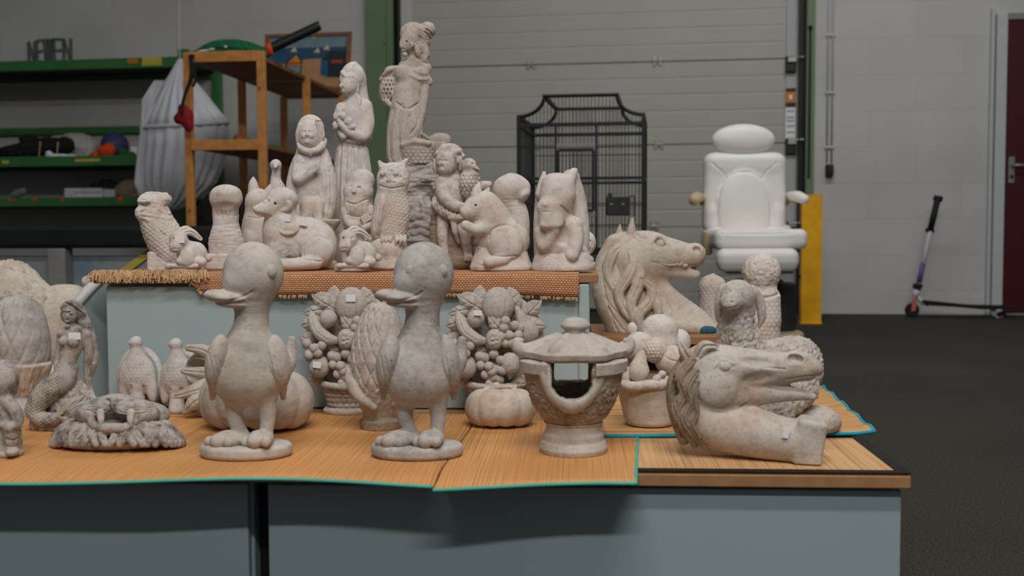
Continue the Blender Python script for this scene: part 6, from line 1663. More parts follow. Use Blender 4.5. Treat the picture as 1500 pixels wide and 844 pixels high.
# ---- little rabbit
def rabbit(x, dep, label, sc_=1.0, mat=mw):
    st = up('rabbit_statue', label, 'statue', x, dep)
    g = st.g; h = lambda v: g - v * sc_; X = lambda v: x + v * sc_
    p = st.part('base', mat, 1.1, noise=0.9, nscale=5); p.D(X(-4), 0, 26 * sc_, 18 * sc_, 11 * sc_, rnd=3).B(X(-2), h(9), -8, 24 * sc_, 3, 12 * sc_, rnd=2).done()
    p = st.part('body', mat, 0.95, noise=0.3, nscale=7)
    p.E(X(14), h(24), 4, 18 * sc_, 20 * sc_, 16 * sc_, k=5).E(X(2), h(28), -4, 15 * sc_, 18 * sc_, 14 * sc_, k=6)
    p.E(X(-10), h(46), -12, 13 * sc_, 15 * sc_, 13 * sc_, rot=-20, k=5).E(X(-15), h(36), -20, 9 * sc_, 9 * sc_, 9 * sc_, k=5)
    p.E(X(2), h(20), -16, 12 * sc_, 15 * sc_, 8 * sc_, rot=10, k=3).E(X(-8), h(15), -16, 6 * sc_, 6 * sc_, 8 * sc_, k=4).E(X(22), h(14), -12, 9 * sc_, 7 * sc_, 8 * sc_, k=4).E(X(33), h(20), 6, 6, 6, 6, k=3)
    p.E(X(-16), h(48), -22, 2.4, 2.6, 2, k=1, m='-').E(X(-3), h(49), -22, 2.4, 2.6, 2, k=1, m='-')
    p.groove([(X(-20), h(33)), (X(-15), h(34)), (X(-10), h(33))], r=0.7).done()
    for (a, b_, c) in (((-4, 56, -6), (8, 58, 2), (22, 48, 8)), ((-10, 58, -4), (0, 62, 6), (12, 58, 14))):
        p = st.part('ear', mat, 0.9, noise=0.2, clip=False); p.T([(X(a[0]), h(a[1]), a[2], 4 * sc_), (X(b_[0]), h(b_[1]), b_[2], 5.5 * sc_), (X(c[0]), h(c[1]), c[2], 3 * sc_)], k=2); p.groove([(X(a[0]), h(a[1])), (X(b_[0]), h(b_[1])), (X(c[0]), h(c[1]))], r=1.0); p.done()
    return st
st = rabbit(272, 0.028, 'tiny stone rabbit with a price sticker sitting in front of the leftmost owl')
st.label_on(263, st.g - 47, -25.5, 7, 5)
st = rabbit(520, 0.030, 'tiny stone rabbit on a bark base between the reclining fawn and the tall owl', 1.0)
st.label_on(510, st.g - 43, -25.5, 2.5, 5)

# ---- squirrel seen from the back: curled tail
st = up('squirrel_statue', 'stone squirrel seen from behind, its broad curled tail up, left of the fawn', 'statue', 331, 0.13)
g = st.g
p = st.part('tail', mw, 1.2, noise=0.4, nscale=9)
p.E(331, g - 104, -2, 24, 19, 20, k=5).E(331, g - 112, -4, 20, 11, 20, k=6).B(331, g - 50, 4, 18, 44, 14, rnd=11, k=10).E(332, g - 34, 4, 26, 32, 20, k=12).E(331, g - 92, -22, 19, 5, 7, m='-', k=5)
for k in range(5): p.groove([(317 + k * 7, g - 86), (317 + k * 7, g - 78)], r=0.8)
p.tex(within(furry(0.9, 12, 2), 300, g - 74, 365, g - 8, 6)); p.done()
p = st.part('base', mw, 1.3, noise=0.6); p.B(334, g - 12, 0, 29, 12, 22, rnd=3).done()
p = st.part('body', mw, 1.3, noise=0.4); p.E(334, g - 42, 22, 20, 32, 20, k=6).E(336, g - 78, 30, 14, 16, 15, k=6).done()

# ---- cat with pointed ear behind, bottle-necked bird behind
st = up('cat_statue', 'stone cat with one tall pointed ear, half hidden behind the reclining fawn', 'statue', 378, 0.24)
g = st.g
p = st.part('body', mw, 1.3, noise=0.4)
p.E(378, g - 96, 0, 19, 20, 18, k=5).E(376, g - 50, 0, 22, 46, 20, k=8).D(376, 0, 26, 22, 14, rnd=4, k=6).E(366, g - 40, -14, 13, 15, 12, k=4).E(370, g - 16, -16, 16, 12, 12, k=4).groove([(362, g - 74), (376, g - 72), (392, g - 75)], r=0.9).done()
for pts in (((372, g - 104, 0, 9), (371, g - 120, 0, 7), (371, g - 131, 0, 2)), ((390, g - 104, 0, 9), (394, g - 112, 0, 6), (396, g - 120, 0, 2))):
    p = st.part('ear', mw, 1.1, noise=0.2, clip=False); p.T(pts, k=3).done()
st = up('goose_statue', 'stone goose with a slim upright neck behind the reclining fawn', 'statue', 405, 0.34)
g = st.g
p = st.part('body', mw, 1.3, noise=0.3)
p.T([(404, g - 148, 0, 7.5), (405, g - 138, 0, 6.5), (404, g - 124, 0, 8), (407, g - 108, 0, 13), (409, g - 80, 2, 18), (408, g - 30, 4, 22)], k=4).E(404, g - 147, -2, 8, 8, 8, k=3).T([(404, g - 147, -8, 4), (403, g - 144, -15, 2)], k=2).D(408, 4, 24, 22, 12, rnd=4).groove([(402, g - 134), (403, g - 122), (401, g - 112)], r=0.8).groove([(396, g - 109), (406, g - 108), (418, g - 110)], r=0.9).done()

# ---- reclining fawn
st = up('fawn_statue', 'large stone fawn lying with raised head and drooping ear, price stickers on its neck', 'statue', 436, 0.10)
g = st.g
p = st.part('body', mw, 1.25, noise=0.35, nscale=10)
p.E(446, g - 40, 6, 48, 38, 30, k=10).E(466, g - 28, -6, 26, 26, 22, k=8).E(412, g - 44, 0, 26, 46, 28, k=12)
p.T([(412, g - 60, 0, 25), (413, g - 84, 0, 21), (414, g - 102, -2, 18)], k=10)
p.E(413, g - 103, -4, 24, 17, 20, k=6).T([(402, g - 95, -12, 14), (390, g - 90, -18, 11), (380, g - 88, -23, 8.5)], k=6).E(394, g - 86, -14, 12, 9, 10, k=6)
p.E(374, g - 90, -27, 4, 3.4, 4, k=2).groove([(374, g - 84), (384, g - 82), (398, g - 78)], r=0.9).E(389, g - 100, -24, 6, 3.5, 5, m='-', k=3).E(389, g - 99, -21, 4, 3, 4, k=1)
p.E(403, g - 97, -22, 4, 3, 3, m='-', k=2)
p.T([(462, g - 12, -28, 11), (436, g - 9, -34, 9), (416, g - 8, -36, 8)], k=4).T([(404, g - 30, -16, 12), (396, g - 12, -22, 9), (414, g - 6, -30, 7)], k=6).E(464, g - 30, -22, 25, 24, 14, k=3)
p.groove([(444, g - 20), (448, g - 38), (464, g - 50), (484, g - 44)], r=1.2).groove([(420, g - 18), (440, g - 16), (470, g - 12)], r=1.0)
p.groove([(372, g - 46), (384, g - 70), (396, g - 78)], r=0.8)
p.tex(within(furry(1.3, 3, 7, 20), 386, g - 46, 440, g - 8, 8)).done()
p = st.part('ear', mw, 1.1, noise=0.2, clip=False); p.E(416, g - 94, -18, 13, 11, 6, rot=-10, k=3).E(414, g - 94, -24, 8, 6, 3, m='-', k=3).done()
p = st.part('collar_tuft', mw, 1.1, noise=0.2, clip=False); p.E(420, g - 60, -22, 16, 9, 6, k=3).T([(404, g - 64, -22, 3), (414, g - 54, -27, 3), (428, g - 54, -26, 3), (436, g - 60, -20, 3)], k=2).done()
st.label_on(417, g - 76, -24, 8, 5, rot=R(4)); st.label_on(444, g - 70, -23, 6, 5, rot=R(10))

# ---- girl in a hooded cloak
def face(p, x, y, d, s, turn=0.0):
    """small carved face: brow, nose, lips, eye lids, cheeks, chin; x,y is the centre between the eyes"""
    t = turn
    p.T([(x + t, y - 1 * s, d + 0.2 * s, 1.2 * s), (x + t * 1.3, y + 5 * s, d - 2.2 * s, 2.0 * s)], k=1.6 * s).E(x + t * 1.3, y + 5.6 * s, d - 2.0 * s, 2.6 * s, 1.8 * s, 2.2 * s, k=1.2 * s)
    for sg in (-1, 1):
        p.E(x + t * 0.6 + sg * 5 * s, y + 0.6 * s, d + 0.8 * s, 3.0 * s, 1.7 * s, 2.0 * s, m='-', k=1.5 * s).E(x + t * 0.6 + sg * 5 * s, y + 0.8 * s, d + 1.8 * s, 2.4 * s, 1.5 * s, 1.8 * s, k=0.6 * s)
        p.E(x + t * 0.6 + sg * 6 * s, y + 6.5 * s, d + 1.2 * s, 4.0 * s, 3.6 * s, 3.2 * s, k=3 * s)
        p.T([(x + t * .6 + sg * 2 * s, y - 2.4 * s, d + 0.2 * s, 1.0 * s), (x + t * .6 + sg * 8 * s, y - 2.4 * s, d + 1.8 * s, 0.8 * s)], k=1.2 * s)
    p.E(x + t, y + 10 * s, d - 0.4 * s, 4.2 * s, 1.5 * s, 1.8 * s, k=1.2 * s).E(x + t, y + 12 * s, d + 0.2 * s, 3.2 * s, 1.4 * s, 1.6 * s, k=1.2 * s)
    p.T([(x + t - 4.2 * s, y + 10.6 * s, d - 0.2 * s, 0.6 * s), (x + t, y + 11.1 * s, d - 1.6 * s, 0.7 * s), (x + t + 4.2 * s, y + 10.6 * s, d - 0.2 * s, 0.6 * s)], k=0.8 * s, m='-')
    p.E(x + t, y + 16 * s, d + 0.8 * s, 3.6 * s, 3 * s, 2.6 * s, k=2.5 * s)
st = up('cloaked_girl_statue', 'stone girl in a long hooded cloak with one hand on her chest, behind the fawn', 'statue', 458, 0.24)
g = st.g
p = st.part('figure', mw, 1.1, noise=0.3, nscale=8)
p.E(453, 196, -2, 17, 22, 18, k=4).E(452, 206, -8, 13, 12, 11, k=5)
face(p, 451, 193, -19.5, 0.92, -1.0)
p.T([(454, 212, 0, 9), (456, 226, 2, 12)], k=6).E(456, 270, 0, 24, 60, 18, k=8).T([(438, 236, -6, 9), (436, 262, -16, 8), (452, 256, -22, 6), (460, 246, -24, 4)], k=5)
for k in range(4): p.T([(452, 258 - k * 3, -24, 2.2), (462, 250 - k * 3.4, -27, 1.8), (468, 246 - k * 3, -25, 1.5)], k=1)
p.T([(452, 300, -14, 10), (448, 318, -20, 7), (444, 328, -24, 6)], k=5).T([(466, 300, -14, 10), (466, 318, -20, 7), (468, 328, -22, 6)], k=5).D(458, 0, 32, 22, 70, rnd=6, k=8).done()
p = st.part('cloak', mw, 1.15, noise=0.5, nscale=8)
p.T([(442, 226, 4, 9), (434, 256, 2, 12), (430, 292, 0, 11), (436, 318, -4, 8)], k=6).T([(472, 226, 4, 10), (478, 260, 0, 14), (480, 296, -2, 14), (474, 326, -6, 10), (470, 340, -6, 8)], k=6).E(458, 280, 14, 28, 72, 16, k=8).D(458, 10, 34, 20, 60, rnd=5, k=10)
p.E(456, 216, 6, 20, 12, 16, k=6).T([(438, 208, -2, 4.5), (442, 218, -12, 5), (456, 222, -18, 4.5), (470, 216, -10, 5.5), (474, 206, 0, 5)], k=4)
p.ridge([(455, 226), (457, 246), (456, 270), (454, 296)], r=2.6).ridge([(463, 226), (466, 246), (468, 276), (474, 300), (478, 314)], r=2.4)
p.groove([(458, 228), (461, 250), (461, 280), (458, 310)], r=1.6)
for x0 in (434, 476, 484): p.groove([(x0, 250), (x0 + 1, 280), (x0 - 1, 308)], r=0.9)
p.tex(furry(0.7, 3, 6)).done()
p = st.part('hair', mw, 1.0, noise=0.3, clip=False)
p.E(455, 190, 4, 20, 22, 17, k=4).T([(440, 184, -10, 4), (437, 196, -8, 4.5), (437, 206, -6, 4)], k=2).T([(466, 178, -10, 5), (470, 194, -8, 5.5), (471, 208, -4, 5)], k=2).E(451, 197, -16, 13.5, 15.5, 13, m='-', k=2)
for k in range(4): p.groove([(444 + k * 7, 174 + abs(k - 1) * 2), (452 + k * 7, 180), (461 + k * 4, 198)], r=0.8)
p.done()

# ---- tall lady with an arm across her breast
st = up('lady_statue', 'tall white stone lady in a veil clasping a posy to her breast', 'statue', 519, 0.33)
g = st.g
p = st.part('figure', mw, 1.15, noise=0.2, nscale=9)
p.E(514, 121, -4, 14, 19, 15, k=4).E(508, 128, -12, 9, 11, 9, k=5)
face(p, 506, 121, -18, 0.78, -2.2)
p.T([(516, 134, 0, 9), (518, 146, 2, 11)], k=6).E(520, 166, 2, 22, 24, 17, k=8).E(519, 196, 2, 20, 28, 16, k=8)
p.T([(536, 156, 2, 10), (539, 182, -4, 9.5), (533, 200, -12, 8), (516, 196, -20, 7), (500, 182, -23, 6)], k=5)
for k in range(4): p.T([(502, 184 - k * 3.2, -25, 2.2), (496, 178 - k * 3.4, -27, 2), (494, 172 - k * 3.2, -25, 1.7)], k=1)
p.T([(500, 158, -2, 8), (496, 184, -8, 7), (503, 200, -18, 5.5)], k=4)
p.done()
p = st.part('gown', mw, 1.25, noise=0.35, nscale=9)
p.LA(518, 2, [(208, 18), (220, 24), (250, 28), (300, 29), (g, 31)], sd=0.75, k=6)
p.T([(498, 202, -6, 5), (518, 206, -14, 5), (540, 202, -4, 5)], k=4)
for pts in (((500, 210), (497, 250), (496, 300)), ((509, 212), (506, 250), (504, 300)), ((516, 216), (517, 244), (517, 262)), ((526, 212), (532, 250), (536, 300)), ((536, 212), (543, 250), (546, 296))): p.groove(pts, r=1.4)
for pts in (((504, 208), (502, 250), (500, 320)), ((521, 222), (523, 260), (526, 320)), ((512, 222), (511, 260), (510, 320))): p.ridge(pts, r=2.2)
p.done()
p = st.part('veil', mw, 1.1, noise=0.3, nscale=8, clip=False)
p.E(517, 114, 2, 18, 22, 18, k=3).T([(528, 116, 6, 8), (530, 138, 6, 9), (534, 158, 8, 9), (536, 176, 10, 6)], k=5).T([(522, 138, -6, 4), (526, 150, -8, 4.5), (522, 164, -12, 3)], k=3).E(507, 124, -16, 11, 16, 13, m='-', k=3)
p.T([(502, 106, -10, 3.5), (508, 113, -15, 3), (516, 112, -15, 3.5), (522, 120, -11, 3.5), (524, 134, -8, 3)], k=2).T([(501, 110, -8, 3), (500, 118, -8, 2.5)], k=2)
p.T([(516, 96, 0, 5), (520, 93, 0, 3)], k=3)
for k in range(4): p.groove([(502 + k * 5, 106 - k * 2), (512 + k * 5, 108), (522 + k * 3, 122)], r=0.7)
p.done()
p = st.part('posy', mw, 1.0, noise=1.0, nscale=4, clip=False); p.E(497, 162, -24, 6, 6, 6, k=3).E(494, 170, -24, 6, 7, 6, k=3).E(502, 170, -27, 6, 6, 5, k=3).E(510, 178, -26, 7, 6, 5, k=3).E(514, 186, -24, 8, 5, 5, k=3).E(491, 184, -22, 4, 7, 5, k=3).done()

# ---- dwarf-like gnome with pipe... kept as a bearded woodcutter figure with birdbath bowl
st = up('woodcutter_statue', 'stone bearded woodcutter with an axe, blurred by wear, left of the tall owl', 'statue', 524, 0.16)
g = st.g
p = st.part('figure', mw, 1.15, noise=0.6, nscale=7)
p.E(525, 282, -2, 22, 19, 18, k=5).E(525, 318, 2, 24, 36, 20, k=8).E(522, 304, -8, 17, 16, 14, k=8).E(530, 264, 2, 19, 17, 17, k=6)
p.E(513, 273, -17, 3, 2.2, 3, m='-', k=1.5).E(526, 275, -18, 3, 2.2, 3, m='-', k=1.5).E(519, 281, -19, 3.4, 3, 4, k=2).groove([(508, 296), (520, 299), (538, 292)], r=1.1)
p.T([(506, 310, -8, 7), (512, 328, -18, 6), (522, 330, -22, 5)], k=4).T([(544, 308, -6, 7), (546, 326, -14, 6), (534, 334, -20, 5)], k=4).D(525, 2, 26, 20, 40, rnd=5, k=8)
p.groove([(508, 314), (526, 318), (544, 315)], r=1.0).groove([(530, 300), (532, 330)], r=0.9)
for k in range(5): p.groove([(510 + k * 6, 298), (512 + k * 5, 308), (514 + k * 4, 318)], r=0.7)
p.done()
p = st.part('axe', mw, 1.0, noise=0.2); p.T([(536, 352, -18, 2.4), (533, 318, -20, 2.4)], k=1).B(536, 320, -20, 7, 6, 2.4, rnd=1.5, rot=-30, k=2).done()
st = up('bird_bath', 'small shallow stone bowl on a stem between the fawn and the tiny bark-base rabbit', 'bird bath', 481, 0.185)
g = st.g
p = st.part('bowl', mc, 1.0, noise=0.8, nscale=6, clip=False); p.LA(479, 0, [(g - 46, 6), (g - 56, 14), (g - 66, 20), (g - 70, 21), (g - 72, 18), (g - 66, 12), (g - 64, 4)]).done()
p = st.part('stem', mc, 1.1, noise=0.6); p.LA(479, 0, [(g, 16), (g - 8, 16), (g - 14, 8), (g - 40, 7), (g - 50, 9)]).done()

# ---- tall owl
st = up('owl_statue', 'tall stone owl with tufted ears, in front of the tallest statue', 'statue', 574, 0.11)
g = st.g
p = st.part('body', mw, 1.1, noise=0.35, nscale=7)
p.E(576, 262, -2, 24, 24, 20, k=5).E(574, 310, 0, 27, 46, 21, k=12).E(572, 346, 0, 20, 34, 17, k=10)
p.T([(560, 244, -4, 6), (556, 238, -4, 3)], k=3).T([(590, 242, -2, 6), (595, 235, -2, 3)], k=3)
# facial discs, eyes, beak
for (x, t) in ((561, -1), (580, 1)):
    p.E(x, 255, -20, 9, 8.5, 3, m='-', k=3).E(x, 254, -18, 4.2, 3.8, 2.6, k=1.5).groove([(x - 8, 255), (x - 5, 248), (x + 2, 246), (x + 8, 250), (x + 8, 258), (x, 263), (x - 7, 261)], r=0.7)
p.T([(570, 254, -20, 2.2), (569, 264, -22, 1.4)], k=2)
p.groove([(556, 272), (572, 276), (592, 273)], r=0.8)
p.tex(within(scallops(5.6, 4.6, 0.8, x0=574, tilt=12), 562, 278, 606, 352, 6)).tex(within(furry(1.0, 3, 4), 552, 236, 600, 272, 4))
p.done()
for sx, x in ((-1, 557),):
    w = st.part('wing', mw, 1.05, noise=0.2, nscale=8)
    w.E(x, 316, -8, 11, 38, 17, rot=14 if sx < 0 else -8, k=5)
    w.T([(x - sx * 1, 336, -8, 9), (x + sx * 6 * (-1 if sx < 0 else -1) , 352, -8, 4)], k=5)
    for k in range(5): w.groove([(x - 6 + k * 4, 298 + k), (x - 8 + k * 3.6, 322 + k), (x - 6 + k * 2, 346)], r=0.8)
    w.done()
p = st.part('perch', mw, 1.15, noise=0.7, nscale=6); p.D(570, 0, 27, 21, 40, rnd=5).E(566, 364, -6, 24, 18, 18, k=5).done()
p = st.part('claws', mw, 0.9, noise=0.1, clip=False)
for k in range(6): p.T([(560 + k * 6 + (3 if k > 2 else 0), 346, -16, 2.6), (560 + k * 6 + (3 if k > 2 else 0), 352, -21, 2.6), (559 + k * 6 + (3 if k > 2 else 0), 358, -20, 1.6)], k=1.5)
p.done()

# ---- tall girl with a basket on her back and one in her hand, on a rock
st = up('basket_girl_statue', 'tallest statue, a girl looking away with a basket on her back', 'statue', 604, 0.30)
g = st.g; m = M_['stone_cherub']; m = stone('stone_girl', (198, 186, 176), (134, 118, 106), 0.55, 15.0)
p = st.part('figure', m, 1.15, noise=0.25, nscale=9)
p.E(602, 58, -2, 15, 19, 15, k=4).E(594, 66, -8, 9, 10, 9, k=5).T([(592, 60, -12, 1.8), (588, 68, -14, 2.2)], k=2).E(591, 74, -12, 3.4, 1.6, 2, k=1.5).E(593, 80, -10, 4, 3.4, 3.4, k=2)
p.E(597, 61, -15.5, 3, 1.6, 1.6, m='-', k=1.2).T([(598, 60, -16, 1), (604, 66, -15.5, 2.4), (602, 70, -14, 1.6)], k=1)
p.T([(606, 74, 0, 8), (608, 88, 0, 8.5)], k=5).T([(592, 98, 0, 9), (610, 94, 0, 11), (622, 100, 0, 10)], k=6).E(602, 122, 0, 20, 28, 15, k=8).E(588, 112, -8, 8, 8, 8, k=5)
p.T([(622, 102, -2, 8.5), (622, 132, -4, 7.5), (618, 164, -8, 6.5), (613, 188, -12, 5.5)], k=4)
for k in range(4): p.T([(610 + k * 2.4, 190, -14 + k * 0.8, 2.3), (608 + k * 2.4, 199, -15 + k * .8, 2), (609 + k * 2.2, 205, -14 + k * .8, 1.6)], k=1)
p.T([(616, 188, -12, 2), (618, 197, -14, 1.7)], k=1)
p.T([(586, 108, 2, 8), (578, 132, 2, 7), (584, 150, -8, 6)], k=4)
p.T([(584, 232, -6, 6), (580, 242, -12, 6)], k=3).T([(602, 230, -8, 6), (598, 240, -16, 6)], k=3)
p.done()
p = st.part('dress', m, 1.2, noise=0.4, nscale=9)
p.E(602, 124, -1, 21, 26, 16.5, k=6)
p.T([(594, 138, 0, 18), (592, 160, 0, 20), (588, 190, 0, 21), (584, 222, -2, 18), (582, 236, -4, 14)], k=8).T([(602, 150, -2, 16), (604, 184, -4, 18), (598, 214, -6, 15), (594, 236, -6, 10)], k=8)
p.T([(590, 104, -6, 9), (606, 112, -8, 9), (618, 116, -6, 9), (627, 120, -4, 7)], k=4).E(616, 108, -2, 14, 12, 14, k=5).E(592, 108, -8, 13, 13, 11, k=5)
for pts in (((576, 160), (570, 196), (572, 232)), ((590, 152), (584, 190), (588, 232)), ((600, 170), (594, 204), (596, 234)), ((608, 156), (612, 180), (602, 196)), ((580, 150), (596, 160), (612, 152))): p.groove(pts, r=1.5)
for pts in (((583, 158), (577, 196), (578, 234)), ((596, 160), (590, 196), (592, 232)), ((604, 100), (612, 106), (624, 108)), ((602, 110), (614, 116), (627, 116))): p.ridge(pts, r=2.2)
p.done()
p = st.part('hair', m, 1.0, noise=0.7, nscale=4, clip=False)
p.E(605, 50, 2, 19, 17, 17, k=3).E(626, 44, 2, 12, 12, 11, k=3).E(620, 60, 2, 11, 12, 11, k=4).T([(618, 66, -4, 7), (624, 78, -4, 6), (622, 88, -6, 4.5), (626, 92, -4, 2.5)], k=3).T([(610, 64, -10, 5), (612, 76, -10, 5), (614, 84, -8, 3)], k=3).E(594, 70, -12, 11, 12, 10, m='-', k=2)
rq = random.Random(6)
for k in range(12): x, y = 592 + rq.uniform(0, 40), 36 + rq.uniform(0, 26); p.groove([(x, y), (x + 5, y + 3), (x + 8, y + 9)], r=1.0)
p.done()
p = st.part('back_basket', m, 1.1, noise=0.3, clip=False)
p.E(572, 128, 10, 16, 26, 17, rot=18, k=4).E(580, 106, 8, 17, 9, 15, rot=12, k=5).T([(558, 116, 2, 3), (570, 102, -6, 3.5), (588, 98, -4, 3)], k=3).T([(563, 146, -2, 4), (572, 154, -4, 4)], k=3)
for j in range(6):
    for i in range(5): p.E(560 + i * 5.4 + (j % 2) * 2.6, 112 + j * 6.4, -6 + abs(i - 2) * 0.8, 1.2, 2.2, 4, m='-', k=0.8)
p.done()
p = st.part('hand_basket', m, 1.1, noise=0.5, nscale=6, clip=False)
p.LA(614, -12, [(240, 22), (228, 25), (214, 28), (210, 26)], sd=0.7).T([(590, 212, -22, 4), (606, 208, -30, 4), (628, 210, -28, 4)], k=3).T([(592, 212, -16, 2.2), (600, 200, -16, 2.2), (616, 196, -14, 2.2), (632, 206, -10, 2.2)], k=2)
for (x, y) in ((598, 210), (608, 207), (618, 209), (626, 212)): p.E(x, y, -16, 7, 6, 7, k=2)
p.tex(within(scallops(7, 5, 0.9), 588, 214, 645, 242, 4)).done()
p = st.part('stone_slab', m, 1.1, noise=0.5, clip=False); p.B(645, 206, -2, 16, 7, 14, rnd=5, k=3).B(634, 218, -4, 20, 8, 14, rnd=3, k=3).E(645, 200, -2, 12, 5, 10, k=4).done()
p = st.part('rock', M_['stone_grey'], 1.5, noise=2.0, nscale=9)
p.B(610, 244, 0, 32, 5, 22, rnd=4, k=4).T([(604, 250, 4, 26), (606, 300, 6, 30), (612, 350, 6, 34), (612, 392, 4, 40)], k=12).T([(598, 272, -16, 10), (620, 262, -22, 9), (640, 250, -20, 6)], k=6).T([(640, 262, -18, 8), (626, 300, -24, 10), (640, 340, -26, 12), (650, 390, -24, 12)], k=8).E(628, 288, -26, 9, 16, 10, m='-', k=6)
for k in range(6): p.T([(596, 322 + k * 11, -26, 5), (616, 318 + k * 11, -32, 5), (640, 326 + k * 11, -30, 5)], k=3)
p.tex(furry(2.2, 14, 4)); p.done()

# ---- cherub with a bird
st = up('cherub_statue', 'antiqued curly haired stone cherub holding a bird, beside the left of two big squirrels', 'statue', 668, 0.155)
g = st.g; m = M_['stone_cherub']
p = st.part('figure', m, 1.0, noise=0.25, nscale=6)
p.E(654, 238, -6, 17, 20, 17, rot=-8, k=4).E(651, 246, -14, 11, 11, 9, k=5); face(p, 650, 235, -22, 0.85, -1.6)
p.T([(662, 252, -2, 8), (666, 262, 0, 11)], k=5).E(660, 284, 0, 23, 28, 17, k=8).T([(648, 268, -8, 11), (652, 290, -20, 10), (668, 302, -26, 8.5), (684, 304, -26, 6)], k=5)
for k in range(4): p.T([(682, 302 + k * 2.4, -28, 2.4), (690, 300 + k * 2.6, -28, 2), (694, 302 + k * 2.4, -26, 1.7)], k=1)
p.T([(680, 266, 2, 9), (692, 284, -4, 8), (690, 298, -16, 6)], k=5)
p.T([(650, 318, -6, 10), (648, 344, -12, 8), (650, 364, -12, 6.5), (652, 374, -14, 6)], k=4).T([(672, 322, -8, 11), (680, 340, -16, 9), (684, 362, -12, 7), (686, 374, -14, 6)], k=4)
p.E(650, 379, -19, 7, 5, 11, k=3).E(687, 379, -18, 7, 5, 11, k=3)
for k in range(4): p.E(645 + k * 3.4, 381, -28, 1.8, 2.2, 2.4, k=1).E(682 + k * 3.4, 381, -27, 1.8, 2.2, 2.4, k=1)
p.done()
p = st.part('hair', m, 0.95, noise=0.3, clip=False)
p.E(659, 228, 2, 20, 18, 17, k=3).E(651, 241, -18, 12, 15, 12, m='-', k=2)
rq = random.Random(3)
for k in range(30):
    a = rq.uniform(-2.9, 0.9); r_ = rq.uniform(12, 20); p.E(658 + r_ * math.cos(a), 232 + r_ * 0.95 * math.sin(a), -8 + rq.uniform(-4, 12) + (r_ - 12) * 0.5, 4.4, 4.2, 4.4, k=1.2)
p.T([(638, 236, -8, 4), (637, 246, -8, 4), (641, 252, -8, 3)], k=2).T([(672, 236, -6, 5), (676, 248, -4, 5)], k=2).done()
p = st.part('wrap_skirt', m, 1.05, noise=0.4, nscale=6)
p.E(660, 306, -4, 25, 14, 20, rot=12, k=5).T([(638, 300, -10, 7), (652, 312, -20, 7), (672, 318, -22, 7), (688, 312, -14, 6)], k=4).T([(640, 294, 0, 8), (636, 312, 2, 5)], k=4).T([(664, 316, -20, 6), (666, 338, -20, 4), (672, 356, -14, 2.4)], k=3)
for k in range(7): p.groove([(638 + k * 6, 296 + k * 1.4), (640 + k * 6, 306 + k * 1.4), (642 + k * 5.4, 318)], r=1.1)
p.done()
p = st.part('bird', m, 0.95, noise=0.3, nscale=5, clip=False)
p.E(688, 266, -14, 15, 24, 13, rot=10, k=4).E(687, 242, -16, 11, 10, 11, k=4).T([(692, 243, -22, 4), (701, 248, -24, 1.8)], k=2).T([(698, 274, -8, 8), (712, 272, -2, 7), (719, 268, 0, 2)], k=4).E(692, 240, -24.5, 1.8, 1.8, 2, m='-', k=1)
p.tex(within(scallops(6, 5.5, 1.5), 672, 252, 706, 292, 4)).done()
p = st.part('rock_base', M_['stone_wash'], 1.15, noise=1.0, nscale=6)
p.D(668, 0, 37, 24, 14, rnd=4).E(668, 386, -6, 34, 8, 22, k=6).T([(660, 330, 8, 16), (664, 362, 6, 18), (668, 388, 4, 24)], k=8).T([(640, 318, 6, 9), (638, 350, 6, 9), (642, 386, 2, 10)], k=6).T([(700, 350, 8, 10), (702, 386, 4, 14)], k=6)
p.tex(furry(1.6, 12, 3)).done()

# ---- big squirrels
st = up('squirrel_statue', 'large smooth stone squirrel in profile with curled tail, beside the cherub', 'statue', 729, 0.070)
g = st.g
p = st.part('body', mw, 1.25, noise=0.25, nscale=12)
p.E(738, 352, 0, 38, 34, 28, k=8).E(718, 324, -2, 28, 30, 22, k=12).T([(720, 316, -2, 24), (712, 300, -4, 20), (704, 302, -6, 18)], k=10)
p.E(700, 304, -8, 21, 18, 17, rot=-8, k=6).E(686, 311, -12, 12, 11, 12, k=6).E(678, 309, -15, 4, 3.5, 4, k=2)
p.E(698, 301, -22, 3.6, 2.6, 3, m='-', k=1.5).groove([(676, 318), (688, 322), (700, 324)], r=0.9)
p.T([(712, 334, -18, 11), (696, 336, -24, 8), (682, 330, -26, 7)], k=5).E(740, 358, -20, 26, 26, 14, k=4).T([(738, 380, -24, 9), (716, 384, -28, 8)], k=5)
p.groove([(716, 352), (722, 336), (744, 330), (764, 342), (768, 366)], r=1.2).groove([(708, 368), (730, 376), (764, 374)], r=1.2).done()
for pts in (((698, 294, -10, 10), (699, 280, -8, 7), (702, 268, -6, 2)), ((708, 294, 6, 8), (712, 284, 8, 6), (716, 276, 8, 1.8))):
    p = st.part('ear', mw, 1.0, noise=0.2, clip=False); p.T(pts, k=3).done()
p = st.part('tail', mw, 1.25, noise=0.3, nscale=9)
p.T([(752, 372, 8, 18), (756, 340, 8, 20), (756, 314, 6, 18), (748, 296, 4, 17), (744, 280, 2, 20), (750, 272, 0, 18)], k=6).E(750, 274, 0, 27, 17, 18, k=6).E(766, 286, -2, 12, 8, 14, rot=-40, k=5)
p.tex(within(furry(0.8, 10, 2.5), 720, 284, 790, 310, 6)).done()
p = st.part('base', mw, 1.3, noise=0.6, nscale=8); p.LA(734, 0, [(g, 45), (g - 5, 46), (g - 22, 40), (g - 34, 36), (g - 40, 30)], sd=0.62).groove([(700, g - 8), (716, g - 6), (736, g - 7)], r=0.8).done()

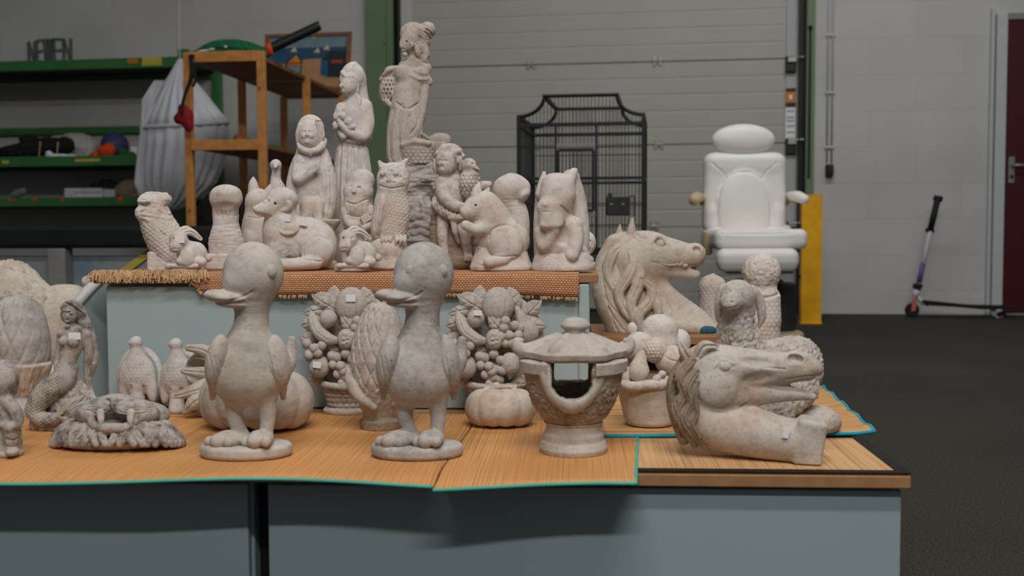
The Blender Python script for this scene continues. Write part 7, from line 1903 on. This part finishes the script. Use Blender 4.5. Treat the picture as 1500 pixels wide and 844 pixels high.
st = up('squirrel_statue', 'large stone squirrel facing forward with paws at its mouth, rightmost of the upper row', 'statue', 824, 0.060)
g = st.g
p = st.part('body', mw, 1.25, noise=0.35, nscale=10)
p.E(818, 350, 0, 32, 44, 26, k=8).E(816, 290, -6, 26, 34, 24, k=10).B(818, 276, -4, 22, 20, 20, rnd=12, k=10)
p.E(804, 304, -22, 18, 14, 14, k=6).E(800, 300, -32, 6, 4, 5, k=3).E(804, 311, -34, 11, 1.6, 5, m='-', k=3).E(808, 322, -24, 18, 15, 14, k=8).E(808, 330, -30, 17, 6, 8, k=6)
p.E(828, 344, -26, 16, 14, 10, m='-', k=6)
p.T([(794, 340, -10, 12), (798, 360, -18, 10), (812, 338, -26, 8)], k=5).T([(842, 330, -10, 12), (844, 352, -16, 11), (838, 374, -22, 10)], k=6).groove([(822, 302), (838, 318), (848, 334)], r=1.4).done()
p = st.part('ear', mw, 1.0, noise=0.3, clip=False); p.T([(792, 284, 2, 8), (795, 266, 0, 6), (797, 254, -1, 3)], k=3).done()
p = st.part('ear', mw, 1.0, noise=0.3, clip=False); p.T([(834, 266, 4, 9), (839, 254, 6, 7), (843, 249, 8, 3)], k=3).done()
p = st.part('tail', mw, 1.3, noise=0.4, nscale=10); p.T([(796, 374, 14, 14), (793, 340, 16, 12), (793, 310, 16, 11), (794, 284, 14, 9)], k=5).T([(836, 262, 22, 14), (844, 300, 24, 16), (846, 350, 20, 18), (838, 380, 16, 20)], k=6).done()
p = st.part('base', mw, 1.3, noise=0.7, nscale=9); p.LA(824, 0, [(g, 45), (g - 5, 46), (g - 18, 42), (g - 32, 36), (g - 42, 28)], sd=0.6).groove([(818, 372), (834, 364), (856, 370)], r=1.2).done()

# ---- folded white lily bud ornament behind at the right end
st = up('shell_ornament', 'bright white ribbed stone shell peeking out behind the rightmost squirrel', 'ornament', 852, 0.24)
g = st.g
M_['plaster'] = stone('plaster_white', (226, 220, 216), (196, 184, 172), 0.4, 16.0)
p = st.part('shell', M_['plaster'], 1.1, noise=0.3, nscale=8)
p.E(854, g - 34, 0, 19, 20, 18, rot=20, k=4)
for k in range(4): p.groove([(848 + k * 3, g - 52 + k * 3), (858 + k * 3, g - 40 + k * 2), (858 + k * 2, g - 22)], r=1.2)
p.done()
p = st.part('foot', M_['plaster'], 1.1, noise=0.3); p.E(850, g - 10, 0, 20, 10, 18, k=4).D(850, 0, 22, 18, 6, rnd=2).done()
